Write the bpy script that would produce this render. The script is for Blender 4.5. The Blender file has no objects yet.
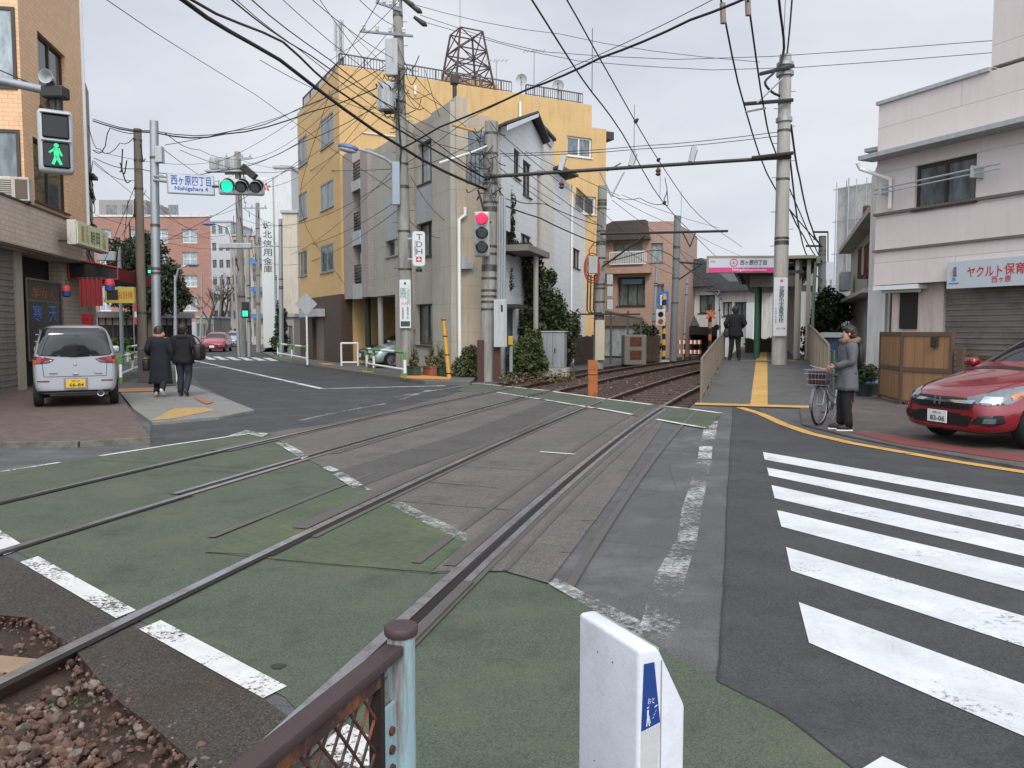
EXPO = 0.34
import bpy, bmesh, math, random
from mathutils import Vector, Matrix
from mathutils.geometry import delaunay_2d_cdt
from mathutils import noise as mnoise
from mathutils.bvhtree import BVHTree
random.seed(11)
S = bpy.context.scene
COL = S.collection
F = 790.0; CH = 1.57; P = math.atan2(54, 790)
PI = math.pi
V = Vector
# ---------------------------------------------------------------- survey helpers
def ray(px, py):
    u = (px-512)/F; v = (384-py)/F
    return V((u, v*math.sin(P)+math.cos(P), v*math.cos(P)-math.sin(P)))
def G(px, py, z=0.0):
    d = ray(px, py); t = (z-CH)/d.z
    return V((d.x*t, d.y*t, z))
def D(px, py, Y):
    d = ray(px, py); t = Y/d.y
    return V((d.x*t, Y, CH+d.z*t))
# ---------------------------------------------------------------- materials
def hexc(h):
    h = h.lstrip('#')
    def f(c):
        c = c/255
        return c/12.92 if c <= .04045 else ((c+.055)/1.055)**2.4
    return tuple(f(int(h[i:i+2], 16)) for i in (0, 2, 4))+(1,)
MATS = {}
class NT:
    def __init__(s, m):
        m.use_nodes = True
        s.t = m.node_tree; s.n = s.t.nodes; s.b = s.n['Principled BSDF']; s.out = s.n['Material Output']
    def add(s, typ, **kw):
        n = s.n.new(typ)
        for k, v in kw.items():
            if k.startswith('i_'):
                key = k[2:].replace('_', ' ')
                n.inputs[int(key) if key.isdigit() else key].default_value = v
            else: setattr(n, k, v)
        return n
    def link(s, a, b): s.t.links.new(a, b)
    def math(s, op, a, b=None, clamp=False):
        n = s.n.new('ShaderNodeMath'); n.operation = op; n.use_clamp = clamp
        for i, x in enumerate((a, b)):
            if x is None: continue
            if isinstance(x, (int, float)): n.inputs[i].default_value = x
            else: s.link(x, n.inputs[i])
        return n.outputs[0]
    def mix(s, f, a, b, blend='MIX'):
        n = s.n.new('ShaderNodeMix'); n.data_type = 'RGBA'; n.blend_type = blend
        for k, x in ((0, f), (6, a), (7, b)):
            if isinstance(x, (int, float)): n.inputs[k].default_value = x
            elif isinstance(x, tuple): n.inputs[k].default_value = x
            else: s.link(x, n.inputs[k])
        return n.outputs[2]
    def noise(s, vec, scale, detail=4, rough=.6):
        n = s.add('ShaderNodeTexNoise', i_Scale=scale, i_Detail=detail, i_Roughness=rough)
        if vec is not None: s.link(vec, n.inputs['Vector'])
        return n.outputs['Fac']
    def ramp(s, fac, lo, hi, a=0., b=1.):
        n = s.n.new('ShaderNodeMapRange'); n.clamp = True
        s.link(fac, n.inputs[0])
        for i, x in enumerate((lo, hi, a, b)): n.inputs[i+1].default_value = x
        return n.outputs[0]
    def obj(s): return s.add('ShaderNodeTexCoord').outputs['Object']
    def pos(s): return s.add('ShaderNodeNewGeometry').outputs['Position']
    def bump(s, h, strength, dist=.01):
        n = s.add('ShaderNodeBump', i_Strength=strength, i_Distance=dist)
        s.link(h, n.inputs['Height']); s.link(n.outputs[0], s.b.inputs['Normal'])
def sc(c, k): return tuple(min(1, x*k) for x in c[:3])+(1,)
def mat(name, col, rough=.75, metal=0., var=.18, vs=1.5, fine=.1, fs=40., bump=.12, stain=None, stain_amt=.0, stain_s=2., streak=False, spec=.5, coat=0., emit=0., world=False):
    """plain procedural surface: broad and fine variation, optional stains or vertical streaks, bump"""
    if name in MATS: return MATS[name]
    m = bpy.data.materials.new(name); n = NT(m); c = hexc(col) if isinstance(col, str) else col
    p = n.pos() if world else n.obj()
    big = n.noise(p, vs, 5, .65)
    colr = n.mix(big, sc(c, 1-var), sc(c, 1+var))
    fi = n.noise(p, fs, 3, .7)
    colr = n.mix(fine, colr, n.mix(fi, sc(c, .25), sc(c, 1.7)))
    if stain:
        if streak:
            mp = n.add('ShaderNodeMapping'); mp.inputs['Scale'].default_value = (4., 4., .35); n.link(p, mp.inputs[0])
            st = n.noise(mp.outputs[0], stain_s, 6, .7)
        else: st = n.noise(p, stain_s, 6, .7)
        st = n.ramp(st, .45, .66, 0, stain_amt)
        colr = n.mix(st, colr, hexc(stain))
    n.link(colr, n.b.inputs['Base Color'])
    rv = n.ramp(big, .2, .8, max(.02, rough-.12), min(1, rough+.1)); n.link(rv, n.b.inputs['Roughness'])
    n.b.inputs['Metallic'].default_value = metal
    n.b.inputs['Specular IOR Level'].default_value = spec
    n.b.inputs['Coat Weight'].default_value = coat
    if coat: n.b.inputs['Coat Roughness'].default_value = .04
    if bump: n.bump(fi, bump)
    if emit:
        n.b.inputs['Emission Color'].default_value = c; n.b.inputs['Emission Strength'].default_value = emit
    MATS[name] = m; return m
def tile(name, col, mortar, bw, bh, var=.12, rough=.6, stain=None, stain_amt=0, mort=.012, offset=.5, bump=.3):
    """tiles, bricks or siding boards on walls: rows run along the wall"""
    if name in MATS: return MATS[name]
    m = bpy.data.materials.new(name); n = NT(m); c = hexc(col)
    p = n.obj(); sx = n.add('ShaderNodeSeparateXYZ'); n.link(p, sx.inputs[0])
    cb = n.add('ShaderNodeCombineXYZ'); n.link(n.math('ADD', sx.outputs[0], sx.outputs[1]), cb.inputs[0]); n.link(sx.outputs[2], cb.inputs[1])
    br = n.add('ShaderNodeTexBrick', i_Scale=1., offset=offset)
    br.inputs['Color1'].default_value = sc(c, 1-var); br.inputs['Color2'].default_value = sc(c, 1+var); br.inputs['Mortar'].default_value = hexc(mortar)
    br.inputs['Mortar Size'].default_value = mort; br.inputs['Brick Width'].default_value = bw; br.inputs['Row Height'].default_value = bh
    n.link(cb.outputs[0], br.inputs['Vector'])
    big = n.noise(p, .8, 5, .65)
    colr = n.mix(n.ramp(big, .3, .75, 0, .3), br.outputs['Color'], sc(c, .6))
    if stain:
        mp = n.add('ShaderNodeMapping'); mp.inputs['Scale'].default_value = (3., 3., .3); n.link(p, mp.inputs[0])
        colr = n.mix(n.ramp(n.noise(mp.outputs[0], 2., 6, .7), .5, .75, 0, stain_amt), colr, hexc(stain))
    n.link(colr, n.b.inputs['Base Color']); n.b.inputs['Roughness'].default_value = rough
    inv = n.math('SUBTRACT', 1., br.outputs['Fac']); n.bump(inv, bump, .01)
    MATS[name] = m; return m
def glass(name, col='#20262a', rough=.06, var=.5, vs=1.3):
    if name in MATS: return MATS[name]
    m = bpy.data.materials.new(name); n = NT(m); c = hexc(col)
    p = n.obj(); mp = n.add('ShaderNodeMapping'); mp.inputs['Scale'].default_value = (1, 1, .35); n.link(p, mp.inputs[0])
    f = n.ramp(n.noise(mp.outputs[0], vs*2, 3, .6), .35, .65)
    n.link(n.mix(f, sc(c, 1-var), sc(c, 1+var)), n.b.inputs['Base Color'])
    n.b.inputs['Roughness'].default_value = rough; n.b.inputs['Specular IOR Level'].default_value = .8
    MATS[name] = m; return m
def lampm(name, col, strength):
    if name in MATS: return MATS[name]
    m = bpy.data.materials.new(name); n = NT(m); c = hexc(col)
    vo = n.add('ShaderNodeTexVoronoi', i_Scale=70.); n.link(n.obj(), vo.inputs['Vector'])
    d = n.ramp(vo.outputs['Distance'], .2, .75, strength, strength*.55)
    n.b.inputs['Base Color'].default_value = c; n.b.inputs['Emission Color'].default_value = c
    n.link(d, n.b.inputs['Emission Strength']); MATS[name] = m; return m
def paintworn(name, col, lo, hi, scale=14., rough=.7, top=1., dirt=.85):
    """road paint worn through to whatever lies below it"""
    if name in MATS: return MATS[name]
    m = bpy.data.materials.new(name); n = NT(m); c = hexc(col); p = n.pos()
    a = n.noise(p, scale, 7, .75); b = n.noise(p, 1.7, 3, .6)
    f = n.math('ADD', n.math('MULTIPLY', a, .55), n.math('MULTIPLY', b, .45))
    vo = n.add('ShaderNodeTexVoronoi', i_Scale=9., feature='DISTANCE_TO_EDGE'); n.link(n.mix(.1, p, n.add('ShaderNodeTexNoise', i_Scale=8., i_Detail=4.).outputs['Color']), vo.inputs['Vector'])
    k = n.math('MULTIPLY', n.ramp(f, lo, hi, 0, top), n.ramp(vo.outputs['Distance'], .0, .01, .72, 1))
    n.link(n.mix(n.ramp(n.noise(p, 2.2, 7, .75), .35, .62), sc(c, dirt), sc(c, 1.03)), n.b.inputs['Base Color'])
    n.b.inputs['Roughness'].default_value = rough
    tr = n.add('ShaderNodeBsdfTransparent'); mx = n.add('ShaderNodeMixShader')
    n.link(k, mx.inputs[0]); n.link(tr.outputs[0], mx.inputs[1]); n.link(n.b.outputs[0], mx.inputs[2])
    n.link(mx.outputs[0], n.out.inputs['Surface'])
    MATS[name] = m; return m
def ground_mat(name, col, speck=.35, spk_s=160., var=.2, vs=.7, patch=None, patch_amt=0., cracks=0., rough=.85, bright=0., pat=None):
    if name in MATS: return MATS[name]
    m = bpy.data.materials.new(name); n = NT(m); c = sc(hexc(col), .8); p = n.pos()
    big = n.noise(p, vs, 6, .65); mid = n.noise(p, 6., 5, .7); fi = n.noise(p, spk_s*.62, 3, .85)
    colr = n.mix(n.math('ADD', n.math('MULTIPLY', big, .65), n.math('MULTIPLY', mid, .35)), sc(c, 1-var), sc(c, 1+var))
    colr = n.mix(min(1, speck*2.2), colr, n.mix(n.ramp(fi, .36, .64), sc(c, .25), sc(c, 2.)))
    if patch: colr = n.mix(n.ramp(n.noise(p, 1.1, 5, .7), .48, .7, 0, patch_amt), colr, hexc(patch))
    if bright:
        vo = n.add('ShaderNodeTexVoronoi', i_Scale=75.); n.link(p, vo.inputs['Vector'])
        colr = n.mix(n.ramp(vo.outputs['Distance'], .05, .2, bright, 0), colr, hexc('#9a958c'))
    if cracks:
        vo = n.add('ShaderNodeTexVoronoi', i_Scale=.55, feature='DISTANCE_TO_EDGE')
        wp = n.mix(.12, p, n.add('ShaderNodeTexNoise', i_Scale=3., i_Detail=5.).outputs['Color'])
        n.link(wp, vo.inputs['Vector'])
        colr = n.mix(n.ramp(vo.outputs['Distance'], .0, .008, cracks, 0), colr, sc(c, .3))
    mp = n.add('ShaderNodeMapping'); mp.inputs['Rotation'].default_value = (0, 0, -.95); mp.inputs['Scale'].default_value = (.5, 1.6, 1); n.link(p, mp.inputs[0])
    colr = n.mix(n.ramp(n.noise(mp.outputs[0], 1.1, 5, .6), .42, .62, 0, .16), colr, sc(c, .62))
    colr = n.mix(n.ramp(n.noise(p, 1.7, 9, .75), .52, .68, 0, .6), colr, sc(c, .5))
    colr = n.mix(n.ramp(n.noise(p, 19., 4, .7), .6, .72, 0, .35), colr, sc(c, 1.7))
    h = fi
    if pat == 'cobble':
        br = n.add('ShaderNodeTexBrick', i_Scale=1.); br.inputs['Brick Width'].default_value = .12; br.inputs['Row Height'].default_value = .12
        br.inputs['Mortar Size'].default_value = .008; mp = n.add('ShaderNodeMapping'); mp.inputs['Rotation'].default_value = (0, 0, .75)
        n.link(p, mp.inputs[0]); n.link(mp.outputs[0], br.inputs['Vector'])
        colr = n.mix(n.math('MULTIPLY', br.outputs['Fac'], .26), colr, sc(c, .55)); h = n.math('SUBTRACT', n.math('MULTIPLY', fi, .3), br.outputs['Fac'])
    if pat == 'paver':
        br = n.add('ShaderNodeTexBrick', i_Scale=1.); br.inputs['Brick Width'].default_value = .22; br.inputs['Row Height'].default_value = .11
        br.inputs['Mortar Size'].default_value = .006; br.inputs['Color1'].default_value = sc(c, .85); br.inputs['Color2'].default_value = sc(c, 1.15); br.inputs['Mortar'].default_value = sc(c, .35)
        mp = n.add('ShaderNodeMapping'); mp.inputs['Rotation'].default_value = (0, 0, .6); n.link(p, mp.inputs[0]); n.link(mp.outputs[0], br.inputs['Vector'])
        colr = n.mix(.85, colr, br.outputs['Color'])
    n.link(colr, n.b.inputs['Base Color'])
    n.link(n.ramp(big, .3, .7, rough-.15, min(1, rough+.08)), n.b.inputs['Roughness'])
    n.b.inputs['Specular IOR Level'].default_value = .35
    n.bump(h, .5, .006)
    MATS[name] = m; return m
def leafm(name, col, col2, warm=None):
    if name in MATS: return MATS[name]
    m = bpy.data.materials.new(name); n = NT(m)
    g = n.add('ShaderNodeNewGeometry'); r = g.outputs['Random Per Island']
    colr = n.mix(r, hexc(col), hexc(col2))
    if warm: colr = n.mix(n.ramp(r, .95, .97), colr, hexc(warm))
    n.link(colr, n.b.inputs['Base Color']); n.b.inputs['Roughness'].default_value = .55
    n.b.inputs['Specular IOR Level'].default_value = .3
    MATS[name] = m; return m
# ---------------------------------------------------------------- mesh builder
class MB:
    def __init__(s): s.bm = bmesh.new()
    def quad(s, *pts):
        try: return s.bm.faces.new([s.bm.verts.new(p) for p in pts])
        except ValueError: return None
    def box(s, x0, x1, y0, y1, z0, z1, m=None):
        c = [V((x, y, z)) for z in (z0, z1) for y in (y0, y1) for x in (x0, x1)]
        if m is not None: c = [m @ p for p in c]
        v = [s.bm.verts.new(p) for p in c]
        for f in ((0, 2, 3, 1), (4, 5, 7, 6), (0, 1, 5, 4), (2, 6, 7, 3), (0, 4, 6, 2), (1, 3, 7, 5)):
            s.bm.faces.new([v[i] for i in f])
        return s
    def boxr(s, x0, x1, y0, y1, z0, z1, r=.02, seg=2, m=None):
        b = bmesh.new(); t = MB.__new__(MB); t.bm = b; t.box(x0, x1, y0, y1, z0, z1)
        bmesh.ops.bevel(b, geom=b.edges[:], offset=r, segments=seg, affect='EDGES', profile=.5)
        s.merge(b, m); return s
    def merge(s, b, m=None):
        mp = {}
        for v in b.verts: mp[v] = s.bm.verts.new(m @ v.co if m is not None else v.co)
        for f in b.faces:
            try: s.bm.faces.new([mp[v] for v in f.verts])
            except ValueError: pass
        b.free()
    def ring(s, c, a, b, r, n, rb=None):
        rb = r if rb is None else rb
        return [s.bm.verts.new(c+a*(r*math.cos(2*PI*i/n))+b*(rb*math.sin(2*PI*i/n))) for i in range(n)]
    def skin_rings(s, rings, cap=True):
        n = len(rings[0])
        for A, B in zip(rings, rings[1:]):
            for i in range(n): s.bm.faces.new((A[i], A[(i+1) % n], B[(i+1) % n], B[i]))
        if cap:
            s.bm.faces.new(rings[0][::-1]); s.bm.faces.new(rings[-1])
    def cyl(s, p0, p1, r0, r1=None, n=12, cap=True):
        p0 = V(p0); p1 = V(p1); r1 = r0 if r1 is None else r1
        d = (p1-p0).normalized(); a = d.orthogonal().normalized(); b = d.cross(a)
        s.skin_rings([s.ring(p0, a, b, r0, n), s.ring(p1, a, b, r1, n)], cap); return s
    def tube(s, pts, r, n=8, closed=False):
        pts = [V(p) for p in pts]; rr = r if isinstance(r, (list, tuple)) else [r]*len(pts)
        up = None; rings = []
        for i, p in enumerate(pts):
            if closed: d = (pts[(i+1) % len(pts)]-pts[i-1])
            else: d = (pts[min(i+1, len(pts)-1)]-pts[max(i-1, 0)])
            d.normalize()
            if up is None: up = d.orthogonal().normalized()
            a = (up-d*up.dot(d)); a = a.normalized() if a.length > 1e-6 else d.orthogonal().normalized()
            up = a; rings.append(s.ring(p, a, d.cross(a), rr[i], n))
        if closed: rings.append(rings[0])
        s.skin_rings(rings, not closed); return s
    def lathe(s, prof, c=(0, 0, 0), n=20, axis='Z', m=None, cap=True):
        c = V(c); ax = {'Z': (V((1, 0, 0)), V((0, 1, 0)), V((0, 0, 1))), 'Y': (V((1, 0, 0)), V((0, 0, -1)), V((0, 1, 0))), 'X': (V((0, 1, 0)), V((0, 0, 1)), V((1, 0, 0)))}[axis]
        rings = [s.ring(c+ax[2]*h, ax[0], ax[1], max(r, 1e-4), n) for r, h in prof]
        if m is not None:
            for R in rings:
                for v in R: v.co = m @ v.co
        s.skin_rings(rings, cap); return s
    def ell(s, c, rx, ry, rz, sub=2, m=None):
        b = bmesh.new(); bmesh.ops.create_icosphere(b, subdivisions=sub, radius=1)
        for v in b.verts: v.co = V((v.co.x*rx, v.co.y*ry, v.co.z*rz))+V(c)
        s.merge(b, m); return s
    def prism(s, poly, f, t0, t1):
        """poly of (a,b), f(a,b,t)->point"""
        A = [s.bm.verts.new(f(a, b, t0)) for a, b in poly]; B = [s.bm.verts.new(f(a, b, t1)) for a, b in poly]
        s.bm.faces.new(A[::-1]); s.bm.faces.new(B); n = len(poly)
        for i in range(n): s.bm.faces.new((A[i], A[(i+1) % n], B[(i+1) % n], B[i]))
        return s
    def sheet(s, pts):
        """flat polygon, concave allowed"""
        vs = [V(p) for p in pts]
        o = delaunay_2d_cdt([v.xy for v in vs], [], [list(range(len(vs)))], 1, 1e-5)
        z = vs[0].z; nv = [s.bm.verts.new((p.x, p.y, z)) for p in o[0]]
        for f in o[2]:
            try:
                fc = s.bm.faces.new([nv[i] for i in f])
            except ValueError: pass
        return s
    def xf(s, m):
        for v in s.bm.verts: v.co = m @ v.co
        return s
    def mesh(s, name, mats, smooth=False, recalc=True):
        if recalc: bmesh.ops.recalc_face_normals(s.bm, faces=s.bm.faces[:])
        me = bpy.data.meshes.new(name); s.bm.to_mesh(me); s.bm.free()
        for m in (mats if isinstance(mats, (list, tuple)) else [mats]): me.materials.append(m)
        if smooth:
            for p in me.polygons: p.use_smooth = True
            if smooth != 'full':
                try: me.set_sharp_from_angle(angle=math.radians(38))
                except Exception: pass
        return me
    def build(s, name, mats, parent=None, smooth=False, recalc=True, label=None, bevel=0, kind=None):
        if bevel:
            es = [e for e in s.bm.edges if len(e.link_faces) == 2 and e.calc_face_angle(0) > .6]
            bmesh.ops.bevel(s.bm, geom=es, offset=bevel, segments=2, affect='EDGES', profile=.5)
        o = bpy.data.objects.new(name, s.mesh(name, mats, smooth, recalc)); COL.objects.link(o)
        if parent is not None: o.parent = parent
        if label: o['label'] = label
        if kind: o['kind'] = kind
        return o
def folds(mb, amp, sx, sz):
    """cloth folds: finer mesh pushed in and out by noise drawn out along the height"""
    bmesh.ops.subdivide_edges(mb.bm, edges=mb.bm.edges[:], cuts=1, use_grid_fill=True, smooth=.6)
    mb.bm.normal_update()
    for v in mb.bm.verts: v.co += v.normal*(mnoise.noise(V((v.co.x*sx, v.co.y*sx, v.co.z*sz)))*amp)
def split(mb, name, mats, parent, smooth=False):
    """every loose piece of the builder becomes a part of its own"""
    left = set(mb.bm.verts); out = []
    while left:
        st = [left.pop()]; isl = set(st)
        while st:
            for e in st.pop().link_edges:
                for q in e.verts:
                    if q in left: left.discard(q); isl.add(q); st.append(q)
        b = MB(); mp = {v: b.bm.verts.new(v.co) for v in isl}
        for f in {f for v in isl for f in v.link_faces}: b.bm.faces.new([mp[v] for v in f.verts])
        out.append(b.build(name, mats, parent, smooth))
    mb.bm.free(); return out
def cr(pts, k=6):
    """smooth curve through points"""
    P_ = [V(p) for p in pts]; P_ = [P_[0]*2-P_[1]]+P_+[P_[-1]*2-P_[-2]]; o = []
    for i in range(1, len(P_)-2):
        a, b, c, d = P_[i-1:i+3]
        for j in range(k):
            t = j/k; o.append(.5*((2*b)+(c-a)*t+(2*a-5*b+4*c-d)*t*t+(3*b-a-3*c+d)*t**3))
    return o+[P_[-2]]
def tag(o, label, cat, group=None):
    o['label'] = label; o['category'] = cat
    if group: o['group'] = group
    return o
def thing(name, label, cat, loc=(0, 0, 0), rz=0., group=None):
    o = bpy.data.objects.new(name, None); COL.objects.link(o); o.location = loc; o.rotation_euler = (0, 0, rz)
    o.empty_display_size = .2
    o.matrix_world = Matrix.Translation(V(loc)) @ Matrix.Rotation(rz, 4, 'Z')
    return tag(o, label, cat, group)
def mesh_thing(mb, name, mats, label, cat, loc=(0, 0, 0), rz=0., group=None, smooth=False, recalc=True, bevel=0):
    """a thing that is one mesh; mb is in the thing's own frame"""
    o = mb.build(name, mats, None, smooth, recalc, None, bevel); o.location = loc; o.rotation_euler = (0, 0, rz)
    return tag(o, label, cat, group)
def copy_tree(o, parent=None):
    c = o.copy(); COL.objects.link(c)
    if parent is not None: c.parent = parent
    for ch in list(o.children): copy_tree(ch, c)
    return c
def struct(mb, name, m, smooth=False):
    o = mb.build(name, m, None, smooth); o['kind'] = 'structure'; return o
def toloc(o, p):  # world point into an Empty's frame (translation + rz)
    q = V(p)-o.location; a = -o.rotation_euler.z
    return V((q.x*math.cos(a)-q.y*math.sin(a), q.x*math.sin(a)+q.y*math.cos(a), q.z))
# ---------------------------------------------------------------- lettering
def text(parent, s, w, h, m, M, name='lettering', vertical=False, depth=.004, bold=0.):
    """letters as thin real geometry filling w x h, drawn in the local XZ plane of M (front = -Y)"""
    cu = bpy.data.curves.new('t', 'FONT'); cu.body = '\n'.join(s) if vertical else s; cu.size = 1; cu.resolution_u = 2
    cu.align_x = 'CENTER'; cu.offset = bold
    if vertical: cu.space_line = .85
    o = bpy.data.objects.new('t', cu); COL.objects.link(o)
    dg = bpy.context.evaluated_depsgraph_get(); dg.update()
    me = bpy.data.meshes.new_from_object(o.evaluated_get(dg)); bpy.data.objects.remove(o); bpy.data.curves.remove(cu)
    b = MB(); b.bm.from_mesh(me); bpy.data.meshes.remove(me)
    vs = b.bm.verts[:]
    if not vs: b.bm.free(); return None
    x0 = min(v.co.x for v in vs); x1 = max(v.co.x for v in vs); y0 = min(v.co.y for v in vs); y1 = max(v.co.y for v in vs)
    for v in vs:
        v.co = V(((v.co.x-(x0+x1)/2)/(x1-x0)*w, -depth, (v.co.y-(y0+y1)/2)/(y1-y0)*h))
    b.xf(M)
    return b.build(name, m, parent, recalc=False)
def T3(x, y, z, rz=0.): return Matrix.Translation((x, y, z)) @ Matrix.Rotation(rz, 4, 'Z')
# ---------------------------------------------------------------- facades
class Fac:
    """vertical facade plane from ground point A (seen left) to B (seen right); +y goes into the building"""
    def __init__(s, A, B, z=0.):
        s.A = V((A[0], A[1], z)); d = V((B[0]-A[0], B[1]-A[1], 0)); s.L = d.length; s.d = d.normalized()
        s.n = V((-s.d.y, s.d.x, 0)); s.rz = math.atan2(s.d.y, s.d.x)
    def uv(s, px, py, y=0.):
        r = ray(px, py); c = V((0, 0, CH)); q = s.A+s.n*y
        t = (q-c).dot(s.n)/r.dot(s.n); p = c+r*t
        return ((p-s.A).dot(s.d), p.z-s.A.z)
    def u(s, px, y=0.): return s.uv(px, 330, y)[0]
    def rect(s, x0, y0, x1, y1, y=0.):
        """pixel rectangle (left,top,right,bottom) -> u0,u1,z0,z1 measured along its middle"""
        u0 = s.uv(x0, (y0+y1)/2, y)[0]; u1 = s.uv(x1, (y0+y1)/2, y)[0]; um = (x0+x1)/2
        return u0, u1, s.uv(um, y1, y)[1], s.uv(um, y0, y)[1]
    def thing(s, name, label, cat, group=None): return thing(name, label, cat, s.A, s.rz, group)
    def world(s, u, y, z): return s.A+s.d*u+s.n*y+V((0, 0, z))
def inside(p, poly):
    c = False; j = len(poly)-1
    for i in range(len(poly)):
        a, b = poly[i], poly[j]
        if (a[1] > p[1]) != (b[1] > p[1]) and p[0] < (b[0]-a[0])*(p[1]-a[1])/(b[1]-a[1])+a[0]: c = not c
        j = i
    return c
def holed(mb, poly, holes, f):
    """face with rectangular/polygon holes; f(a,b)->point"""
    pts = [V(p) for p in poly]; edges = [(i, (i+1) % len(poly)) for i in range(len(poly))]
    for h in holes:
        k = len(pts); pts += [V(p) for p in h]; edges += [(k+i, k+(i+1) % len(h)) for i in range(len(h))]
    o = delaunay_2d_cdt(pts, edges, [], 0, 1e-6)
    nv = [mb.bm.verts.new(f(p.x, p.y)) for p in o[0]]
    for t in o[2]:
        c = sum((o[0][i] for i in t), V((0, 0)))/len(t)
        if inside(c, poly) and not any(inside(c, h) for h in holes): mb.bm.faces.new([nv[i] for i in t])
def block(parent, poly, depth, holes, m, rev=.12, name='wall', y0=0., label=None, sh=0.):
    """building block: front outline poly (u,z) at y0 with window holes (u0,u1,z0,z1), going back by depth"""
    mb = MB(); hp = [[(a, c), (b, c), (b, d), (a, d)] for a, b, c, d in holes]
    holed(mb, poly, hp, lambda a, b: V((a, y0, b)))
    for h in hp:
        for i in range(4):
            p, q = h[i], h[(i+1) % 4]
            mb.quad((p[0], y0, p[1]), (q[0], y0, q[1]), (q[0], y0+rev, q[1]), (p[0], y0+rev, p[1]))
    n = len(poly)
    for i in range(n):
        p, q = poly[i], poly[(i+1) % n]
        mb.quad((p[0], y0, p[1]), (q[0], y0, q[1]), (q[0]+sh*depth, y0+depth, q[1]), (p[0]+sh*depth, y0+depth, p[1]))
    holed(mb, poly, [], lambda a, b: V((a+sh*depth, y0+depth, b)))
    bmesh.ops.remove_doubles(mb.bm, verts=mb.bm.verts[:], dist=1e-4)
    return mb.build(name, m, parent, label=label)
def rectp(u0, u1, z0, z1): return [(u0, z0), (u1, z0), (u1, z1), (u0, z1)]
def window(parent, r, fm, gm, y0=0., rev=.12, nd=2, fw=.05, sill=True, name='window', cm=None, half=None):
    u0, u1, z0, z1 = r; mb = MB(); y = y0+rev-.05
    mb.box(u0, u1, y, y+.05, z0, z0+fw).box(u0, u1, y, y+.05, z1-fw, z1)
    mb.box(u0, u0+fw, y, y+.05, z0+fw, z1-fw).box(u1-fw, u1, y, y+.05, z0+fw, z1-fw)
    for i in range(1, nd):
        c = u0+(u1-u0)*i/nd; mb.box(c-fw*.5, c+fw*.5, y-.01, y+.04, z0+fw, z1-fw)
    if half: mb.box(u0+fw, u1-fw, y-.005, y+.035, z0+(z1-z0)*half-fw*.5, z0+(z1-z0)*half+fw*.5)
    if sill: mb.box(u0-.05, u1+.05, y0-.06, y0-.002, z0-.05, z0-.003)
    w = mb.build(name, fm, parent)
    pb = MB(); pb.quad((u0+.01, y+.03, z0+.01), (u1-.01, y+.03, z0+.01), (u1-.01, y+.03, z1-.01), (u0+.01, y+.03, z1-.01))
    pb.build('pane', gm, w)
    return w
# ---------------------------------------------------------------- foliage
def leaves(mb, blobs, n, size, up=.3, flat=.0):
    bl = []
    for q in blobs:
        bl.append((q[0], q[1], q[2], q[3]*.8, q[4]*.8, q[5]*.8))
        for _ in range(6):
            d = V((random.gauss(0, 1), random.gauss(0, 1), random.gauss(.1, 1))).normalized(); k = random.uniform(.28, .5)
            bl.append((q[0]+d.x*q[3]*.8, q[1]+d.y*q[4]*.8, q[2]+d.z*q[5]*.8, q[3]*k, q[4]*k, q[5]*k))
    blobs = bl
    tot = sum(b[3]*b[4]*b[5] for b in blobs)
    for bx, by, bz, rx, ry, rz in blobs:
        k = int(n*rx*ry*rz/tot)
        for _ in range(k):
            d = V((random.gauss(0, 1), random.gauss(0, 1), random.gauss(0, 1))).normalized(); r = random.random()**.38
            p = V((bx+d.x*rx*r, by+d.y*ry*r, bz+d.z*rz*r))
            leaf(mb, p, d, size*random.uniform(.45, 1.6))
def leaf(mb, p, d, s):
    nrm = (d+V((random.gauss(0, .7), random.gauss(0, .7), random.gauss(.2, .7)))).normalized()
    a = nrm.orthogonal().normalized(); a.rotate(Matrix.Rotation(random.uniform(0, 6.28), 3, nrm)); b = nrm.cross(a)
    mb.quad(p-a*s, p+b*s*.5, p+a*s, p-b*s*.5)
def limbs(mb, base, top, r, n, spread, seed=0, rise=.5):
    rnd = random.Random(seed)
    base = V(base); top = V(top)
    mb.tube([base, base.lerp(top, .5)+V((rnd.uniform(-.1, .1), rnd.uniform(-.1, .1), 0)), top], [r, r*.75, r*.3], 8)
    for i in range(n):
        a = rnd.uniform(0, 6.28); t = rnd.uniform(.35, .95); p = base.lerp(top, t)
        q = p+V((math.cos(a)*spread, math.sin(a)*spread, spread*rise))*rnd.uniform(.6, 1.)
        mb.tube([p, p.lerp(q, .5)+V((0, 0, spread*.08)), q], [r*.4, r*.25, r*.08], 5)
# ================================================================= camera, light, sky
cam = bpy.data.cameras.new('camera'); co = bpy.data.objects.new('camera', cam); COL.objects.link(co)
cam.sensor_width = 36; cam.lens = F/1024*36; cam.clip_start = .05; cam.clip_end = 3000
co.location = (0, 0, CH); co.rotation_euler = (PI/2-P, 0, 0); S.camera = co
S.view_settings.view_transform = 'Standard'; S.view_settings.look = 'None'; S.view_settings.exposure = EXPO; S.view_settings.gamma = 1
SUN_EL, SUN_AZ = math.radians(44), math.radians(172)   # azimuth clockwise from +Y: behind the camera, right
sl = bpy.data.lights.new('sun', 'SUN'); so = bpy.data.objects.new('sun', sl); COL.objects.link(so)
sl.energy = 1.5; sl.angle = math.radians(20); sl.color = (1, .95, .87)
sd = V((math.sin(SUN_AZ)*math.cos(SUN_EL), math.cos(SUN_AZ)*math.cos(SUN_EL), math.sin(SUN_EL)))
so.rotation_euler = sd.to_track_quat('Z', 'Y').to_euler(); so.location = sd*50
w = bpy.data.worlds.new('World'); S.world = w; w.use_nodes = True
nt = w.node_tree; N = nt.nodes; bg = N['Background']
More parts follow.
